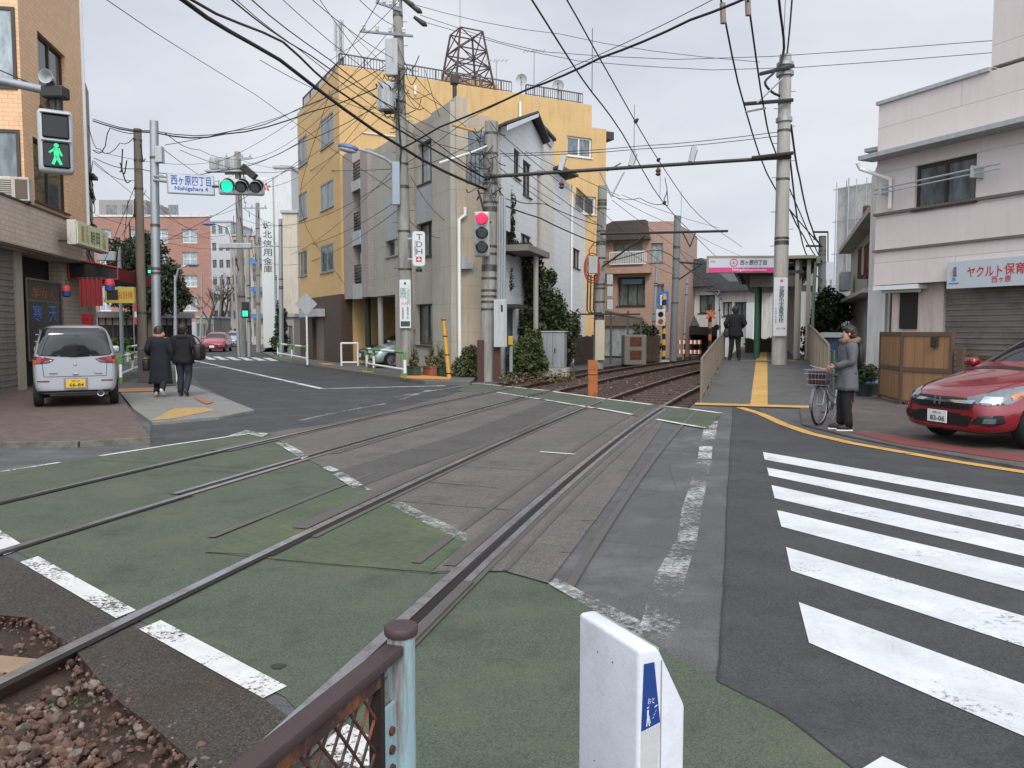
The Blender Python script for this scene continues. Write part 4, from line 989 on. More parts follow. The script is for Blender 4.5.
r = q(622, 279, 642, 284); b = MB(); b.box(r[0], r[1], .1, .2, r[2], r[3]); b.build('awning_cloth', mat('cloth_blue', '#5d7896', .8, vs=5), bh)
r = q(604, 318, 650, 326); b = MB(); b.prism([(r[0], r[2]), (r[1], r[2]), (r[1]-.5, r[3]+.1), (r[0], r[3]+.1)], lambda u, z, y: V((u, y, z)), -1.2, -.01); b.build('lean_to_roof', tile('lean_roof', '#6d5f57', '#55483f', .3, .2, .1), bh)
b = MB(); b.box(q(604, 320, 650, 345)[0], q(604, 320, 650, 345)[1]-.4, -1.0, -.9, .1, r[2]-.01); b.build('lean_to_wall', GLL, bh)
# white houses behind the station
WSTU = mat('white_stucco', '#cbc9c3', .85, var=.08, stain='#8a8680', stain_amt=.5, streak=True)
vf = Fac(D(674, 330, 52), D(727, 330, 50)); vh = vf.thing('white_stucco_house', 'white stucco house with a dark grey gable roof beyond the crossing gates', 'house')
zt = lambda py, px=700: vf.uv(px, py)[1]
hs = [vf.rect(699, 295, 715, 313)]
block(vh, rectp(0, vf.L, 0, zt(286)), 8, hs, WSTU, .2); window(vh, hs[0], BRONZE, GLC, 0, .2, 2, .06)
RG = tile('grey_roof', '#4a4c50', '#3a3c40', .5, .3, .08, .8, bump=.3)
b = MB(); b.prism([(-.6, zt(287)), (vf.L+.6, zt(287)), (vf.u(704), zt(259)), (vf.u(684), zt(262))], lambda u, z, y: V((u, y, z)), -.7, 5); b.build('roof', RG, vh)
r = vf.rect(679, 315, 700, 326); b = MB(); b.prism([(r[0], r[2]), (r[1], r[2]), (r[1]-.4, r[3]), (r[0], r[3])], lambda u, z, y: V((u, y, z)), -1.3, -.01); b.build('porch_roof', RG, vh)
r = vf.rect(676, 327, 722, 333); b = MB(); b.box(r[0], r[1], -1.8, -.01, r[2]-.1, r[3]); b.build('canopy', DARKM, vh)
b = MB(); b.box(vf.u(687), vf.u(722), -.4, -.01, .1, r[2]-.2); b.build('shop_front', DARKW, vh); b = MB(); b.box(vf.u(689), vf.u(697), -.5, -.41, .1, r[2]-.4); b.build('red_panel', mat('shop_red', '#6b352b', .7), vh)
uf = Fac(D(717, 330, 46.5), D(775, 330, 44)); uh_ = uf.thing('low_white_house', 'low white house with two dark windows directly behind the platform man', 'house')
zt = lambda py, px=740: uf.uv(px, py)[1]
hs = [uf.rect(722, 302, 732, 316), uf.rect(734, 302, 747, 322)]
block(uh_, rectp(0, uf.L, 0, zt(290)), 8, hs, WSTU, .2)
for i, r in enumerate(hs): window(uh_, r, BRONZE, [GLL, GLC][i], 0, .2, 2, .06)
b = MB(); b.prism([(-.5, zt(291)), (uf.L, zt(291)), (uf.L, zt(284)), (uf.u(728), zt(281))], lambda u, z, y: V((u, y, z)), -.6, 5); b.build('roof', RG, uh_)
b = MB(); b.box(.2, .3, -.3, -.02, .5, zt(285)); b.box(uf.u(748), uf.u(755), -.25, -.02, zt(340), zt(303)); b.build('pipe_run', WFR, uh_)
# ================================================================= PINK NURSERY BUILDING (right)
PNK = tile('pink_siding', '#d6cbc6', '#aca09d', 4.2, 1.05, .015, .55, '#a08f8c', .18, .008, bump=.2)
WHT2 = mat('offwhite_wall', '#c6b7ac', .8, var=.08, stain='#857d74', stain_amt=.5, streak=True)
Q0 = V((8.64, 19.0, 0)); fp = Fac(Q0, Q0+V((.458, -1, 0)).normalized()*9)
pb = fp.thing('nursery_building', 'pale pink two storey nursery building with a projecting upper floor', 'building')
zp = lambda px, py, y=0.: fp.uv(px, py, y)[1]
zpar = zp(900, 99); zcan = zp(900, 146, -.5); zled = zp(900, 212); zbot = zp(900, 284); u98 = fp.u(980)
r = fp.rect(915, 158, 976, 206); r = (r[0], r[1], zp(945, 205), zp(945, 160))
block(pb, rectp(0, 9, zbot, zpar), 9, [r], PNK, .12, 'upper_wall')
window(pb, r, BRONZE, GLC, 0, .12, 2, .07)
b = MB(); b.box(-.04, u98, -.06, 9, zpar+.001, zpar+.08); b.build('parapet_cap', GREYP, pb)
block(pb, rectp(u98, 9, zpar+.09, zpar+4), 6, [], PNK, .1, 'stair_tower', .02)
b = MB(); b.box(-.12, 9, -.5, -.001, zcan-.1, zcan); b.build('canopy', GREYP, pb); b = MB(); b.tube([(-.05, -.6, zcan-.16), (-.05, -.5, zcan-.3), (.45, -.08, zcan-.6), (.45, -.08, zled+.1)], .045, 8); b.build('gutter_pipe', WHITE, pb, True)
b = MB(); b.box(-.03, 9, -.06, -.001, zled-.02, zled+.04); b.box(-.03, 9, -.05, -.001, zp(900, 284)+.78, zp(900, 284)+.83); b.build('ledge', mat('ledge_taupe', '#6b5f5a', .6), pb)
b = MB(); b.tube([(.2, -.3, r[2]+.55), (3.2, -.3, r[2]+.6)], .02, 6); b.tube([(.2, -.3, r[2]+.45), (3.2, -.3, r[2]+.5)], .015, 6)
for u in (.35, 2.6): b.box(u, u+.06, -.34, -.001, r[2]+.42, r[2]+.66)
b.build('laundry_pole', GREYP, pb)
us_ = fp.u(941, .3)
b = MB(); b.box(.25, us_, .35, 8.9, 0, zbot-.005); b.build('lower_wall', WHT2, pb)
b = MB(); b.box(us_, 8.9, .8, 8.8, 0, zbot-.006); b.build('core', DARKW, pb)
b = MB()
for i in range(42):
    z0 = .05+i*(zbot-.06)/42; b.box(us_, 8.9, .42+(.025 if i % 2 else 0), .5, z0, z0+(zbot-.06)/42-.004)
b.build('shutter', mat('shutter_dark', '#8d8780', .45, .4, var=.1, vs=.6, stain='#4b4641', stain_amt=.4), pb)
b = MB(); b.box(.5, .95, .3, .36, 1.6, 2.6) ; b.build('side_opening', DARKW, pb)
b = MB(); b.box(.0, 1.2, -.02, .33, zbot-.12, zbot-.02); b.tube([(.1, .2, zbot-.14), (1.1, .2, zbot-.16)], .04, 6); b.build('soffit_pipe', WHITE, pb)
# nursery sign
zs1 = zp(946, 262.4, -.1); zs0 = zp(946, 289, -.1); usn = fp.u(945, -.1)
ns = thing('nursery_sign', 'white nursery sign with red lettering above the grey shutter', 'sign', fp.world(usn, -.1, zs0), fp.rz)
SL = 3.6; SH = zs1-zs0
b = MB(); b.box(0, SL, 0, .08, 0, SH); b.build('board', mat('sign_board_white', '#b4bcc0', .4, var=.03), ns)
RS = mat('sign_letter_red', '#b3202c', .5)
ut = lambda px: fp.u(px, -.1)-usn
text(ns, 'ヤクルト', ut(1000)-ut(965), .22, RS, T3((ut(965)+ut(1000))/2, -.001, SH*.57), bold=.012); text(ns, '保育園', (ut(1021)-ut(1002))*1.62, .23, RS, T3(ut(1002)+(ut(1021)-ut(1002))*.81, -.001, SH*.6), bold=.012); text(ns, '西ヶ原', ut(1009)-ut(989.5), .13, RS, T3((ut(989.5)+ut(1009))/2, -.001, SH*.25), bold=.012)
# small generic balloon emblem
xb = (ut(949)+ut(955))/2; wb_ = (ut(955)-ut(949))*.5
b = MB(); b.lathe([(.001, -.01), (wb_, -.008), (wb_, 0)], (xb, 0, SH*.62), 16, 'Y'); o = b.build('emblem', mat('emblem_yellow', '#c9b23a', .5), ns)
b = MB(); b.box(xb-.01, xb+.06, -.016, -.011, SH*.45, SH*.8); b.build('emblem_stripe', mat('emblem_purple', '#6a5a96', .5), ns); b = MB(); b.box(xb-.04, xb+.04, -.01, -.001, SH*.3, SH*.4); b.box(xb-.12, xb+.12, -.01, -.001, SH*.18, SH*.22); b.build('emblem_base', mat('emblem_blue', '#4d86b8', .5), ns)
# ================================================================= old house, scaffold block along the lane
of = Fac(D(849, 330, 31), D(884, 330, 20.2)); oh = of.thing('old_house', 'old two storey grey house with deep eaves and rusty window grilles', 'house')
zt = lambda px, py: of.uv(px, py)[1]
OLD = mat('old_render', '#bbb6ac', .9, var=.15, stain='#6f6a62', stain_amt=.6, streak=True)
Ho = of.uv(866, 216, -.45)[1]; hs = [(of.L-4.6, of.L-3.5, 3.4, 4.5), (of.L-2.6, of.L-1.2, 3.3, 4.6), (of.L-5.0, of.L-3.2, .5, 2.1)]
block(oh, rectp(0, of.L, 0, Ho), 5, hs, OLD, .25)
for r in hs: window(oh, r, BRONZE, GLC, 0, .25, 2, .06)
b = MB(); b.box(-.2, of.L+.05, -.45, 5, Ho+.001, Ho+.16); b.build('roof_slab', CONC2, oh); b = MB(); b.box(0, of.L-.1, .3, 4.9, Ho+.2, Ho+1.2); b.build('parapet', OLD, oh)
b = MB(); b.box(-.1, of.L-.5, -.5, -.01, 2.55, 2.66); b.build('awning_slab', CONC2, oh)
b = MB()
for r in hs[:2]:
    for i in range(8): b.box(r[0]+i*.15, r[0]+.02+i*.15, -.3, -.28, r[2]-.2, r[2]+.6)
    b.box(r[0]-.05, r[1]+.05, -.31, -.27, r[2]+.6, r[2]+.65); b.box(r[0]-.05, r[1]+.05, -.3, -.001, r[2]-.25, r[2]-.2)
b.build('balcony_grille', RUST, oh)
b = MB(); b.boxr(1.4, 2.2, -.5, -.15, 3.0, 3.7, .03); b.build('ac_unit', GREYP, oh)
b = MB(); b.box(3.2, 3.6, .1, .28, Ho+.5, Ho+1.3); b.build('rusty_box', RUST, oh)
# white side wall between old house and pink building
sfc = Fac(D(867, 330, 20.15), D(889, 330, 19.7)); sw = sfc.thing('side_house', 'narrow off white wall end between the pink building and the old house', 'house')
zt = lambda px, py: sfc.uv(px, py)[1]
block(sw, [(0, 0), (sfc.L, 0), (sfc.L, zt(884, 152)), (sfc.u(875), zt(875, 160)), (0, zt(867, 178))], 5, [], WSTU)
b = MB(); b.cyl((sfc.L-.1, -.07, 0), (sfc.L-.1, -.07, zt(884, 155)), .045, n=8); b.build('downspout', WHITE, sw, True); b = MB(); b.box(-.05, sfc.L+.2, -.3, .3, zt(884, 152)+.01, zt(884, 152)+.1); b.build('eave', GREYP, sw)
kf = Fac(D(834, 330, 44), D(874, 330, 42)); kb = kf.thing('scaffolded_building', 'building wrapped in grey scaffold sheeting down the lane', 'building')
zk_ = kf.uv(850, 186)[1]; SHT = mat('scaffold_sheet', '#b0b0ad', .85, var=.15, vs=.8, stain='#74736f', stain_amt=.5)
block(kb, rectp(0, kf.L, 0, zk_), 8, [], SHT, name='sheeting')
b = MB()
for i in range(5): b.cyl((kf.L*i/4, -.12, 0), (kf.L*i/4, -.12, zk_+.3), .025, n=6)
for i in range(6): b.cyl((-.2, -.12, .5+i*1.75), (kf.L+.2, -.12, .5+i*1.75), .02, n=6)
b.cyl((kf.L*.33, -.2, 0), (kf.L*.33, -.2, zk_+.4), .04, n=6)
b.build('scaffold_pipes', GALV, kb)
ff = Fac(D(800, 330, 60), D(824, 330, 59)); fh = ff.thing('lane_house', 'small beige house at the end of the narrow lane', 'house')
block(fh, rectp(0, ff.L, 0, ff.uv(812, 312)[1]), 6, [(.3, 1.2, 1.0, 2.0)], mat('beige_wall', '#a3958a', .8), .1); window(fh, (.3, 1.2, 1.0, 2.0), ALU, GLC, 0, .1)
b = MB(); b.prism([(-.3, ff.uv(812, 313)[1]), (ff.L+.3, ff.uv(812, 313)[1]), (ff.L*.6, ff.uv(812, 304)[1])], lambda u, z, y: V((u, y, z)), -.5, 5); b.build('roof', tile('tile_roof', '#6f5d55', '#52443e', .3, .2, .1), fh)
cfc = Fac(D(815, 330, 95), D(832, 330, 95)); fb_ = cfc.thing('far_apartment_block', 'pale apartment block far down the lane behind the wires', 'building')
zc_ = cfc.uv(823, 262)[1]; hs = [(.3+i*.62, .7+i*.62, 2+j*2.2, 3.2+j*2.2) for i in range(3) for j in range(3)]
block(fb_, rectp(0, cfc.L, 0, zc_), 8, hs, mat('far_grey', '#a3a6aa', .8), .1)
for r in hs: window(fb_, r, WFR, GLC, 0, .1, 1, .05, False)
# ================================================================= far street on the left
RB = tile('red_brick_tile', '#9c7466', '#8a685c', .5, .25, .06, .75, '#7d5145', .25, .006)
rf = Fac(D(88, 330, 95), D(213, 330, 95)); rb = rf.thing('red_brick_building', 'red brick tiled apartment building down the street', 'building')
zt = lambda py, px=170: rf.uv(px, py)[1]
hs = []
for x0, x1 in ((99, 111), (129, 141), (154, 168), (182, 197)):
    for y0, y1 in ((229, 243), (252, 266), (275, 287), (297, 311)): hs.append(rf.rect(x0, y0, x1, y1))
block(rb, rectp(0, rf.L, 0, zt(217)), 14, hs, RB, .25, sh=-.42)
for r in hs: window(rb, r, WFR, GLL, 0, .25, 2, .1, True, half=.5)
b = MB(); b.box(-.1, rf.L+.02, -.1, .5, zt(217)+.001, zt(217)+.25); b.build('parapet', WSTU, rb)
b = MB(); b.box(rf.L*.02, rf.u(159)-2.5, 3, 12, zt(217)+.26, zt(206)+1.2); b.build('penthouse', mat('penthouse_grey', '#8d8680', .8), rb)
b = MB()
for i in range(5): b.box(1.2+i*1.9, 2.4+i*1.9, 2.93, 2.99, zt(217)+.5, zt(206)+.6)
b.build('penthouse_window', GLC, rb)
b = MB(); b.box(rf.u(193), rf.L-.1, -.4, -.01, 0, zt(322)); b.build('entrance', GREYP, rb)
def simple_block(name, label, x0, x1, Y, ytop, col, rows, cols, gm=None, depth=10, rzY=0., cat='building', wf_=None):
    f = Fac(D(x0, 330, Y), D(x1, 330, Y+rzY)); t = f.thing(name, label, cat); zt = f.uv((x0+x1)/2, ytop)[1]
    m = mat('wall_'+col.strip('#'), col, .8, var=.08, stain='#6f6b64', stain_amt=.3, streak=True)
    hs = []
    for i in range(cols):
        for j in range(rows):
            w_ = f.L/cols; h_ = zt/rows; hs.append((w_*(i+.2), w_*(i+.8), h_*(j+.3), h_*(j+.78)))
    block(t, rectp(0, f.L, 0, zt), depth, hs, m, .15)
    for r in hs: window(t, r, wf_ or ALU, gm or GLC, 0, .15, 2, .06, False)
    b = MB(); b.box(-.1, f.L+.1, -.15, depth, zt+.001, zt+.2); b.build('parapet', GREYP, t)
    return t, f, zt
# credit union tower with vertical sign, and blocks around it
t, f, zt_ = simple_block('white_tower_block', 'tall white office tower behind the vertical sign slab', 277, 294, 74, 168, '#c6c8c8', 0, 0, GLC, 12)
t, f, zt_ = simple_block('cream_block', 'cream coloured office block right of the vertical sign slab', 284, 299, 62, 213, '#bdb5a4', 0, 0, GLL, 12)
q = D(262, 272, 66); sgn = thing('tower_sign', 'tall white vertical sign slab with a red flower emblem and dark characters', 'sign', (q.x, 66, 0))
zS1 = D(268, 177, 66).z; wS = 12/790*66
b = MB(); b.box(0, wS, 0, .5, 0, zS1); b.build('slab', mat('sign_slab', '#c3c8c6', .5, var=.03), sgn)
INK = mat('sign_dark_ink', '#3a4440', .6)
for ch, y in zip('城北信用金庫', (225.5, 234.5, 243.5, 252.5, 261, 269)):
    text(sgn, ch, .72, .62, INK, T3(wS*.5, -.001, D(268, y, 66).z), bold=.01)
for i in range(5):
    a = PI/2+i*2*PI/5; b = MB(); b.ell((wS*.5+math.cos(a)*.22, -.02, D(268, 187, 66).z+math.sin(a)*.22), .09, .02, .17, 1, None)
    c_ = V((wS*.5+math.cos(a)*.22, -.02, D(268, 187, 66).z+math.sin(a)*.22)); b.xf(Matrix.Translation(c_) @ Matrix.Rotation(PI/2-a, 4, 'Y') @ Matrix.Translation(-c_))
    b.build('petal', mat('petal_red', '#c2304a', .5) if i != 4 else mat('petal_green', '#3f8f5a', .5), sgn)
t, f, zt_ = simple_block('blue_shop_block', 'cream block with bright blue awnings far down the street', 252, 282, 84, 262, '#b0a797', 3, 3, GLC, 8)
for z in (zt_*.36, zt_*.68, zt_+.1):
    b = MB(); b.box(.2, f.L, -.7, -.2, z-.35, z+.15); b.build('blue_awning', mat('awning_blue', '#4d78b0', .6), t)
t, f, zt_ = simple_block('beige_mid_block', 'beige apartment block behind the poles in the middle of the street', 232, 256, 100, 236, '#ab9f8b', 6, 3, GLC, 10)
t, f, zt_ = simple_block('white_far_block', 'white apartment block beside the red brick building', 213, 233, 120, 222, '#b5b7ba', 7, 3, GLC, 10)
t, f, zt_ = simple_block('street_end_block', 'low beige building closing the end of the street', 215, 250, 165, 296, '#a59a8b', 3, 5, GLC, 10)
t, f, zt_ = simple_block('low_shop', 'low grey shop beneath the red brick building', 196, 214, 86, 318, '#8a8783', 1, 3, GLD, 5)
t, f, zt_ = simple_block('corner_shop', 'small white shop beside the brown tiled base', 281, 294, 47, 317, '#a3a09a', 1, 2, GLC, 5)
# traditional black wall with tiled coping
tf = Fac(D(98, 330, 57), D(192, 330, 60)); tw_ = tf.thing('temple_wall', 'long black plank wall with a tiled coping under the evergreen tree', 'wall')
zt = lambda py: tf.uv(140, py)[1]
b = MB(); b.box(0, tf.L, 0, .3, 0, zt(325)); b.build('planks', tile('black_plank', '#1d1a18', '#0f0e0d', .25, 3., .1, .8), tw_)
b = MB(); b.box(0, tf.L, -.02, .28, zt(325)+.001, zt(318)); b.build('plaster_band', mat('plaster_cream', '#8d8478', .8), tw_)
b = MB()
for i in range(14): b.box(tf.L*i/14, tf.L*i/14+.1, -.05, -.021, .2, zt(318))
b.build('post', DARKM, tw_)
b = MB(); b.prism([(-.6, zt(318)), (.9, zt(318)), (.15, zt(312))], lambda a, z, t_: V((t_, a, z)), -.2, tf.L+.2); b.build('coping', ROOFD, tw_)
b = MB()
for _ in range(1600): leaf(b, V((random.uniform(0, tf.L), random.uniform(-1.6, -.7), random.uniform(.1, 1.0))), V((0, 0, 1)), .12)
hd = thing('hedge', 'clipped green hedge at the foot of the black plank wall', 'hedge', tf.A, tf.rz); b.build('hedge_leaves', leafm('hedge_leaf', '#2c3b1e', '#4d5c30'), hd)
# ================================================================= POLES
STEPM = mat('step_bolt', '#55524c', .5, .6)
def pole(label, base, top, r0, r1, m, bands=6, steps=0, group=None, name='utility_pole', mid=None):
    """tapering pole between two world points; bands are steel straps, steps are foot bolts"""
    t = thing(name, label, 'pole', base, 0, group); tp = V(top)-V(base)
    b = MB(); n = 8; pts = [tp*(i/n) for i in range(n+1)]; b.tube(pts, [r0+(r1-r0)*i/n for i in range(n+1)], 16); b.build('shaft', m, t, True)
    if bands:
        b = MB()
        for i in range(bands):
            k = random.uniform(.25, .97); c = tp*k; r = r0+(r1-r0)*k; b.cyl(c-V((0, 0, .035)), c+V((0, 0, .035)), r+.008, n=16)
        split(b, 'strap', STEPM, t, True)
    if steps:
        b = MB()
        for i in range(steps):
            k = .28+.66*i/steps; c = tp*k; s_ = 1 if i % 2 else -1; r = r0+(r1-r0)*k; b.cyl(c, c+V((s_*(r+.14), -.02, 0)), .01, n=5)
        split(b, 'step_bolt', STEPM, t)
    return t
# P1 corner utility pole with transformer
P1b = D(408, 372.5, 26.0); P1b.z = .1; P1t = D(397, -14, 26.0)
p1 = pole('tall concrete utility pole with a transformer and street lamp at the grey building corner', P1b, P1t, .24, .15, CONC, 9, 22)
L1 = lambda px, py, Y=26.0: D(px, py, Y)-P1b
b = MB()
def drum(b, c, r, h):
    b.lathe([(r*.9, 0), (r, .03), (r, h*.9), (r*.93, h*.96), (r*.5, h), (.02, h*1.02)], c, 18)
    for i in range(10): a = 2*PI*i/10; b.box(-.015, .015, r, r+.04, .08, h*.8, T3(c[0], c[1], c[2], a))
c = L1(387, 111, 25.85); drum(b, c, .27, .9); b.build('transformer', GREYP, p1, True)
b = MB(); b.cyl(L1(384, 113, 25.9), L1(402, 112, 26), .05, n=6); b.cyl(L1(376, 84, 25.9), L1(388, 113, 25.9), .03, n=6); b.build('transformer_bracket', DARKM, p1)
for i, (xa, ya, xb, yb) in enumerate(((360, 31, 413, 36), (376, 2, 402, 11), (378, 92, 402, 100))):
    b = MB(); b.cyl(L1(xa, ya, 25.8), L1(xb, yb, 25.8), .045, n=6); ca = b.build('crossarm', GALV, p1); b = MB()
    for k in range(4):
        q = L1(xa, ya, 25.8).lerp(L1(xb, yb, 25.8), (k+.3)/4); b.lathe([(.03, .04), (.06, .08), (.05, .13), (.07, .17), (.05, .22), (.02, .26)], q, 8)
    b.build('insulator', mat('insulator', '#bfc0bd', .35), ca, True)
b = MB(); b.boxr(-.2, .2, -.3, -.05, 0, 1.15, .04, 2, Matrix.Translation(L1(393, 78, 26))); b.build('cable_box', GREYP, p1)
b = MB()
for i in range(26):
    q = L1(random.uniform(393, 406), random.uniform(45, 110), 25.75); e = q+V((random.uniform(-.7, .9), random.uniform(-.3, .2), random.uniform(-.9, .5)))
    b.tube(cr([q, q.lerp(e, .5)+V((random.uniform(-.2, .2), 0, -.3)), e]), .014, 4)
b.tube([L1(399, 70, 25.7), L1(398, 110, 25.7), L1(401, 150, 25.7), L1(398, 190, 25.7)], .035, 6)
b.build('loose_cables', CABLE, p1)
for (xa, ya) in ((417, 7), (422, 20), (410, 1)):
    b = MB(); q = L1(xa-8, ya-3, 25.9); e = L1(xa+2, ya+4, 25.9); b.cyl(q, e, .05, .09, 8); b.cyl(e, e+(e-q)*.3, .09, .03, 8); b.build('strain_insulator', DARKM, p1, True)
# street lamp on P1
b = MB(); b.tube([L1(396, 205, 25.7), L1(395, 172, 25.7), L1(391, 163, 25.6), L1(384, 158, 25.4), L1(372, 153, 25.2), L1(358, 149, 25)], [.06, .06, .055, .05, .045, .04], 8); lo = b.build('lamp_arm', GREYP, p1, True)
lm = mat('lamp_blue', '#56668c', .4)
b = MB(); M_ = Matrix.Translation(L1(348, 148, 24.9)) @ Matrix.Rotation(.22, 4, 'Y'); b.ell((0, 0, .02), .34, .17, .11, 2, M_)
for v in b.bm.verts: pass
b.build('lamp_head', lm, p1, True); b = MB(); b.ell((0, 0, -.05), .3, .15, .1, 2, M_); b.build('lamp_lens', GREYP, p1, True)
# long vertical meter box / lamp box
b = MB(); b.boxr(-.12, .12, -.1, .1, 0, 1.35, .02, 2, Matrix.Translation(L1(396.5, 205, 25.6))); b.build('lamp_box', mat('box_bluegrey', '#8f9aa6', .5), p1)
# TDH sign
td = thing('pole_sign', 'white rounded plate sign reading TDH on the transformer pole', 'sign', D(419, 266, 25.6)); w_, h_ = .40, 1.1
def plate(parent, w, h, m, t=.05, r=.05, name='plate', z0=0.):
    b = MB(); pts = []
    for cx, cz, a0 in ((w/2-r, z0+h-r, 0), (-w/2+r, z0+h-r, 90), (-w/2+r, z0+r, 180), (w/2-r, z0+r, 270)):
        for k in range(4): a = math.radians(a0+30*k); pts.append((cx+r*math.cos(a), cz+r*math.sin(a)))
    b.prism(pts, lambda a, z, y: V((a, y, z)), -t/2, t/2); return b.build(name, m, parent)
plate(td, w_, h_, mat('sign_white', '#c9cccc', .4, var=.04), .06, .09); b = MB(); b.box(-w_*.9, -w_*.45, -.02, .03, .2, .25).box(-w_*.9, -w_*.45, -.02, .03, h_-.25, h_-.2); b.build('bracket', GALV, td)
for ch, z in zip('TDH', (.92, .69, .46)): text(td, ch, .19, .18, INK, T3(.02, -.031, z))
text(td, '不動産', .05, .5, INK, T3(-.11, -.031, .55), vertical=True)
b = MB(); b.box(-.09, .09, -.036, -.03, .13, .29); b.build('red_mark', RS, td); b = MB(); b.box(-.06, .06, -.04, -.0365, .19, .22).box(-.015, .015, -.0445, -.0405, .15, .27); b.build('cross_mark', WHITE, td)
b = MB(); q = V((0, 0, -.18)); b.lathe([(.09, 0), (.11, .05), (.05, .14)], q, 10); b.build('lamp', DARKM, td, True)
# panel advert on P1
pa = thing('pole_panel_sign', 'narrow white panel sign with green and red lettering wrapped on the transformer pole', 'sign', D(405.5, 328, 25.72)); h_ = 1.56
plate(pa, .36, h_, MATS['sign_white'], .04, .03); GS = mat('sign_green', '#2f7a64', .5)
text(pa, '医院', .2, .34, GS, T3(-.05, -.021, 1.12), vertical=True); text(pa, 'この先右折', .1, .6, GS, T3(.11, -.021, 1.05), vertical=True)
text(pa, '内科', .2, .12, mat('sign_pink', '#c0707a', .5), T3(-.02, -.021, .78)); text(pa, '診療時間', .07, .4, INK, T3(-.08, -.021, .48), vertical=True); text(pa, '電話予約', .07, .4, INK, T3(.08, -.021, .48), vertical=True)
b = MB(); b.box(-.15, .15, -.026, -.021, .05, .22); b.build('green_band', mat('sign_dkgreen', '#27403a', .5), pa); b = MB(); b.ell((0, -.03, h_-.12), .04, .01, .05, 1); b.build('emblem', INK, pa)
# P2 pole with vertical signal
P2b = V((D(487.5, 380, 24.2).x, 24.2, 0)); P2t = D(491.5, 122, 24.2)
p2 = pole('stout concrete pole carrying the red traffic signal between the ivy house and grey building', P2b, P2t, .25, .20, CONC, 16, 0)
L2 = lambda px, py, Y=24.2: D(px, py, Y)-P2b
b = MB()
for px in (481, 497): q = L2(px, 381); b.box(-.1, .1, -.06, .06, 0, 1.27, Matrix.Translation((q.x, -.3, 0)))
split(b, 'rail_stub', mat('stub_rust', '#4a2f28', .9, var=.3), p2)
def boxpart(par, L_, x0, y0, x1, y1, Y, d, m, name, r=.02):
    a = L_(x0, y1, Y); c = L_(x1, y0, Y); b = MB(); b.boxr(a.x, c.x, a.y-d, a.y, a.z, c.z, r); return b.build(name, m, par)
mb_ = boxpart(p2, L2, 494, 300, 507, 347, 24.0, .35, GREYP, 'meter_box'); b = MB(); q = L2(502, 312, 24.0); b.box(q.x-.03, q.x+.03, q.y-.36, q.y-.351, q.z, q.z+.2); b.build('meter_window', BLACK, mb_)
boxpart(p2, L2, 508, 336, 513, 345, 24.1, .2, mat('box_yellow', '#b58a25', .6), 'yellow_box'); boxpart(p2, L2, 496, 365, 500, 374, 24.1, .2, GREYP, 'small_box')
b = MB()
for px in (499, 501.5, 504): b.cyl(L2(px+.8, 196, 23.95), L2(px, 300, 23.9), .04, n=8)
b.cyl(L2(511, 346, 24), L2(511, 372, 24), .06, n=8)
split(b, 'conduit', GALV, p2, True)
b = MB()
for i in range(30):
    q = L2(random.uniform(478, 496), random.uniform(120, 205), 23.9); e = q+V((random.uniform(-.5, .5), random.uniform(-.2, .2), random.uniform(-.6, .3)))
    b.tube(cr([q, q.lerp(e, .5)+V((random.uniform(-.15, .15), 0, -.15)), e]), .016, 4)
b.tube([L2(478, 190, 23.9), L2(481, 200, 23.8), L2(484, 212, 23.8)], .03, 6); b.build('loose_cables', CABLE, p2)
b = MB(); b.cyl(L2(440, 163, 24.4), L2(470, 153, 24.0), .045, n=8); b.cyl(L2(470, 153, 24.0), L2(487, 146, 24.0), .03, n=6); b.build('insulator_rod', WHITE, p2, True)
b = MB(); b.cyl(L2(452, 125, 24.3), L2(478, 132, 24.1), .04, n=6); b.build('orange_guard', mat('guard_orange', '#b0803c', .6), p2)
# catenary beam P2 - P5
P5b = V((D(779, 365, 23.7).x, 23.7, .52)); P5t = D(785.5, 55, 23.7)
p5 = pole('thick concrete pole with a vertical school sign standing on the tram platform ramp', P5b, P5t, .225, .17, CONC2, 8, 12)
L5 = lambda px, py, Y=23.7: D(px, py, Y)-P5b
A_ = D(484, 177, 24.0); B_ = D(791, 157, 23.5)
bm_ = thing('catenary_beam', 'long dark steel beam spanning the tracks between two concrete poles', 'beam', A_)
d_ = B_-A_; b = MB(); b.cyl((0, 0, 0), d_, .055, n=8); b.cyl((0, 0, -.0), d_*.02, .1, n=8); b.build('tube', DARKM, bm_, True)
for px, py in ((561, 167), (632, 160), (692, 156)):
    k = (px-484)/(791-484); q = d_*k; b = MB(); b.box(-.07, .07, -.06, .06, .05, .5, Matrix.Translation(q) @ Matrix.Rotation(.22, 4, 'Y')); b.cyl(q+V((.1, 0, .05)), q+V((.2, 0, .4)), .015, n=5); b.build('bracket', GALV, bm_)
b = MB(); 
for px, dz in ((563, -.5), (660, -.3)):
    q = d_*((px-484)/307); b.lathe([(.03, 0), (.09, .05), (.05, .1), (.09, .15), (.05, .2), (.02, .28)], q+V((0, 0, dz)), 8)
b.build('insulator', mat('insulator_brown', '#5a4234', .4), bm_, True)
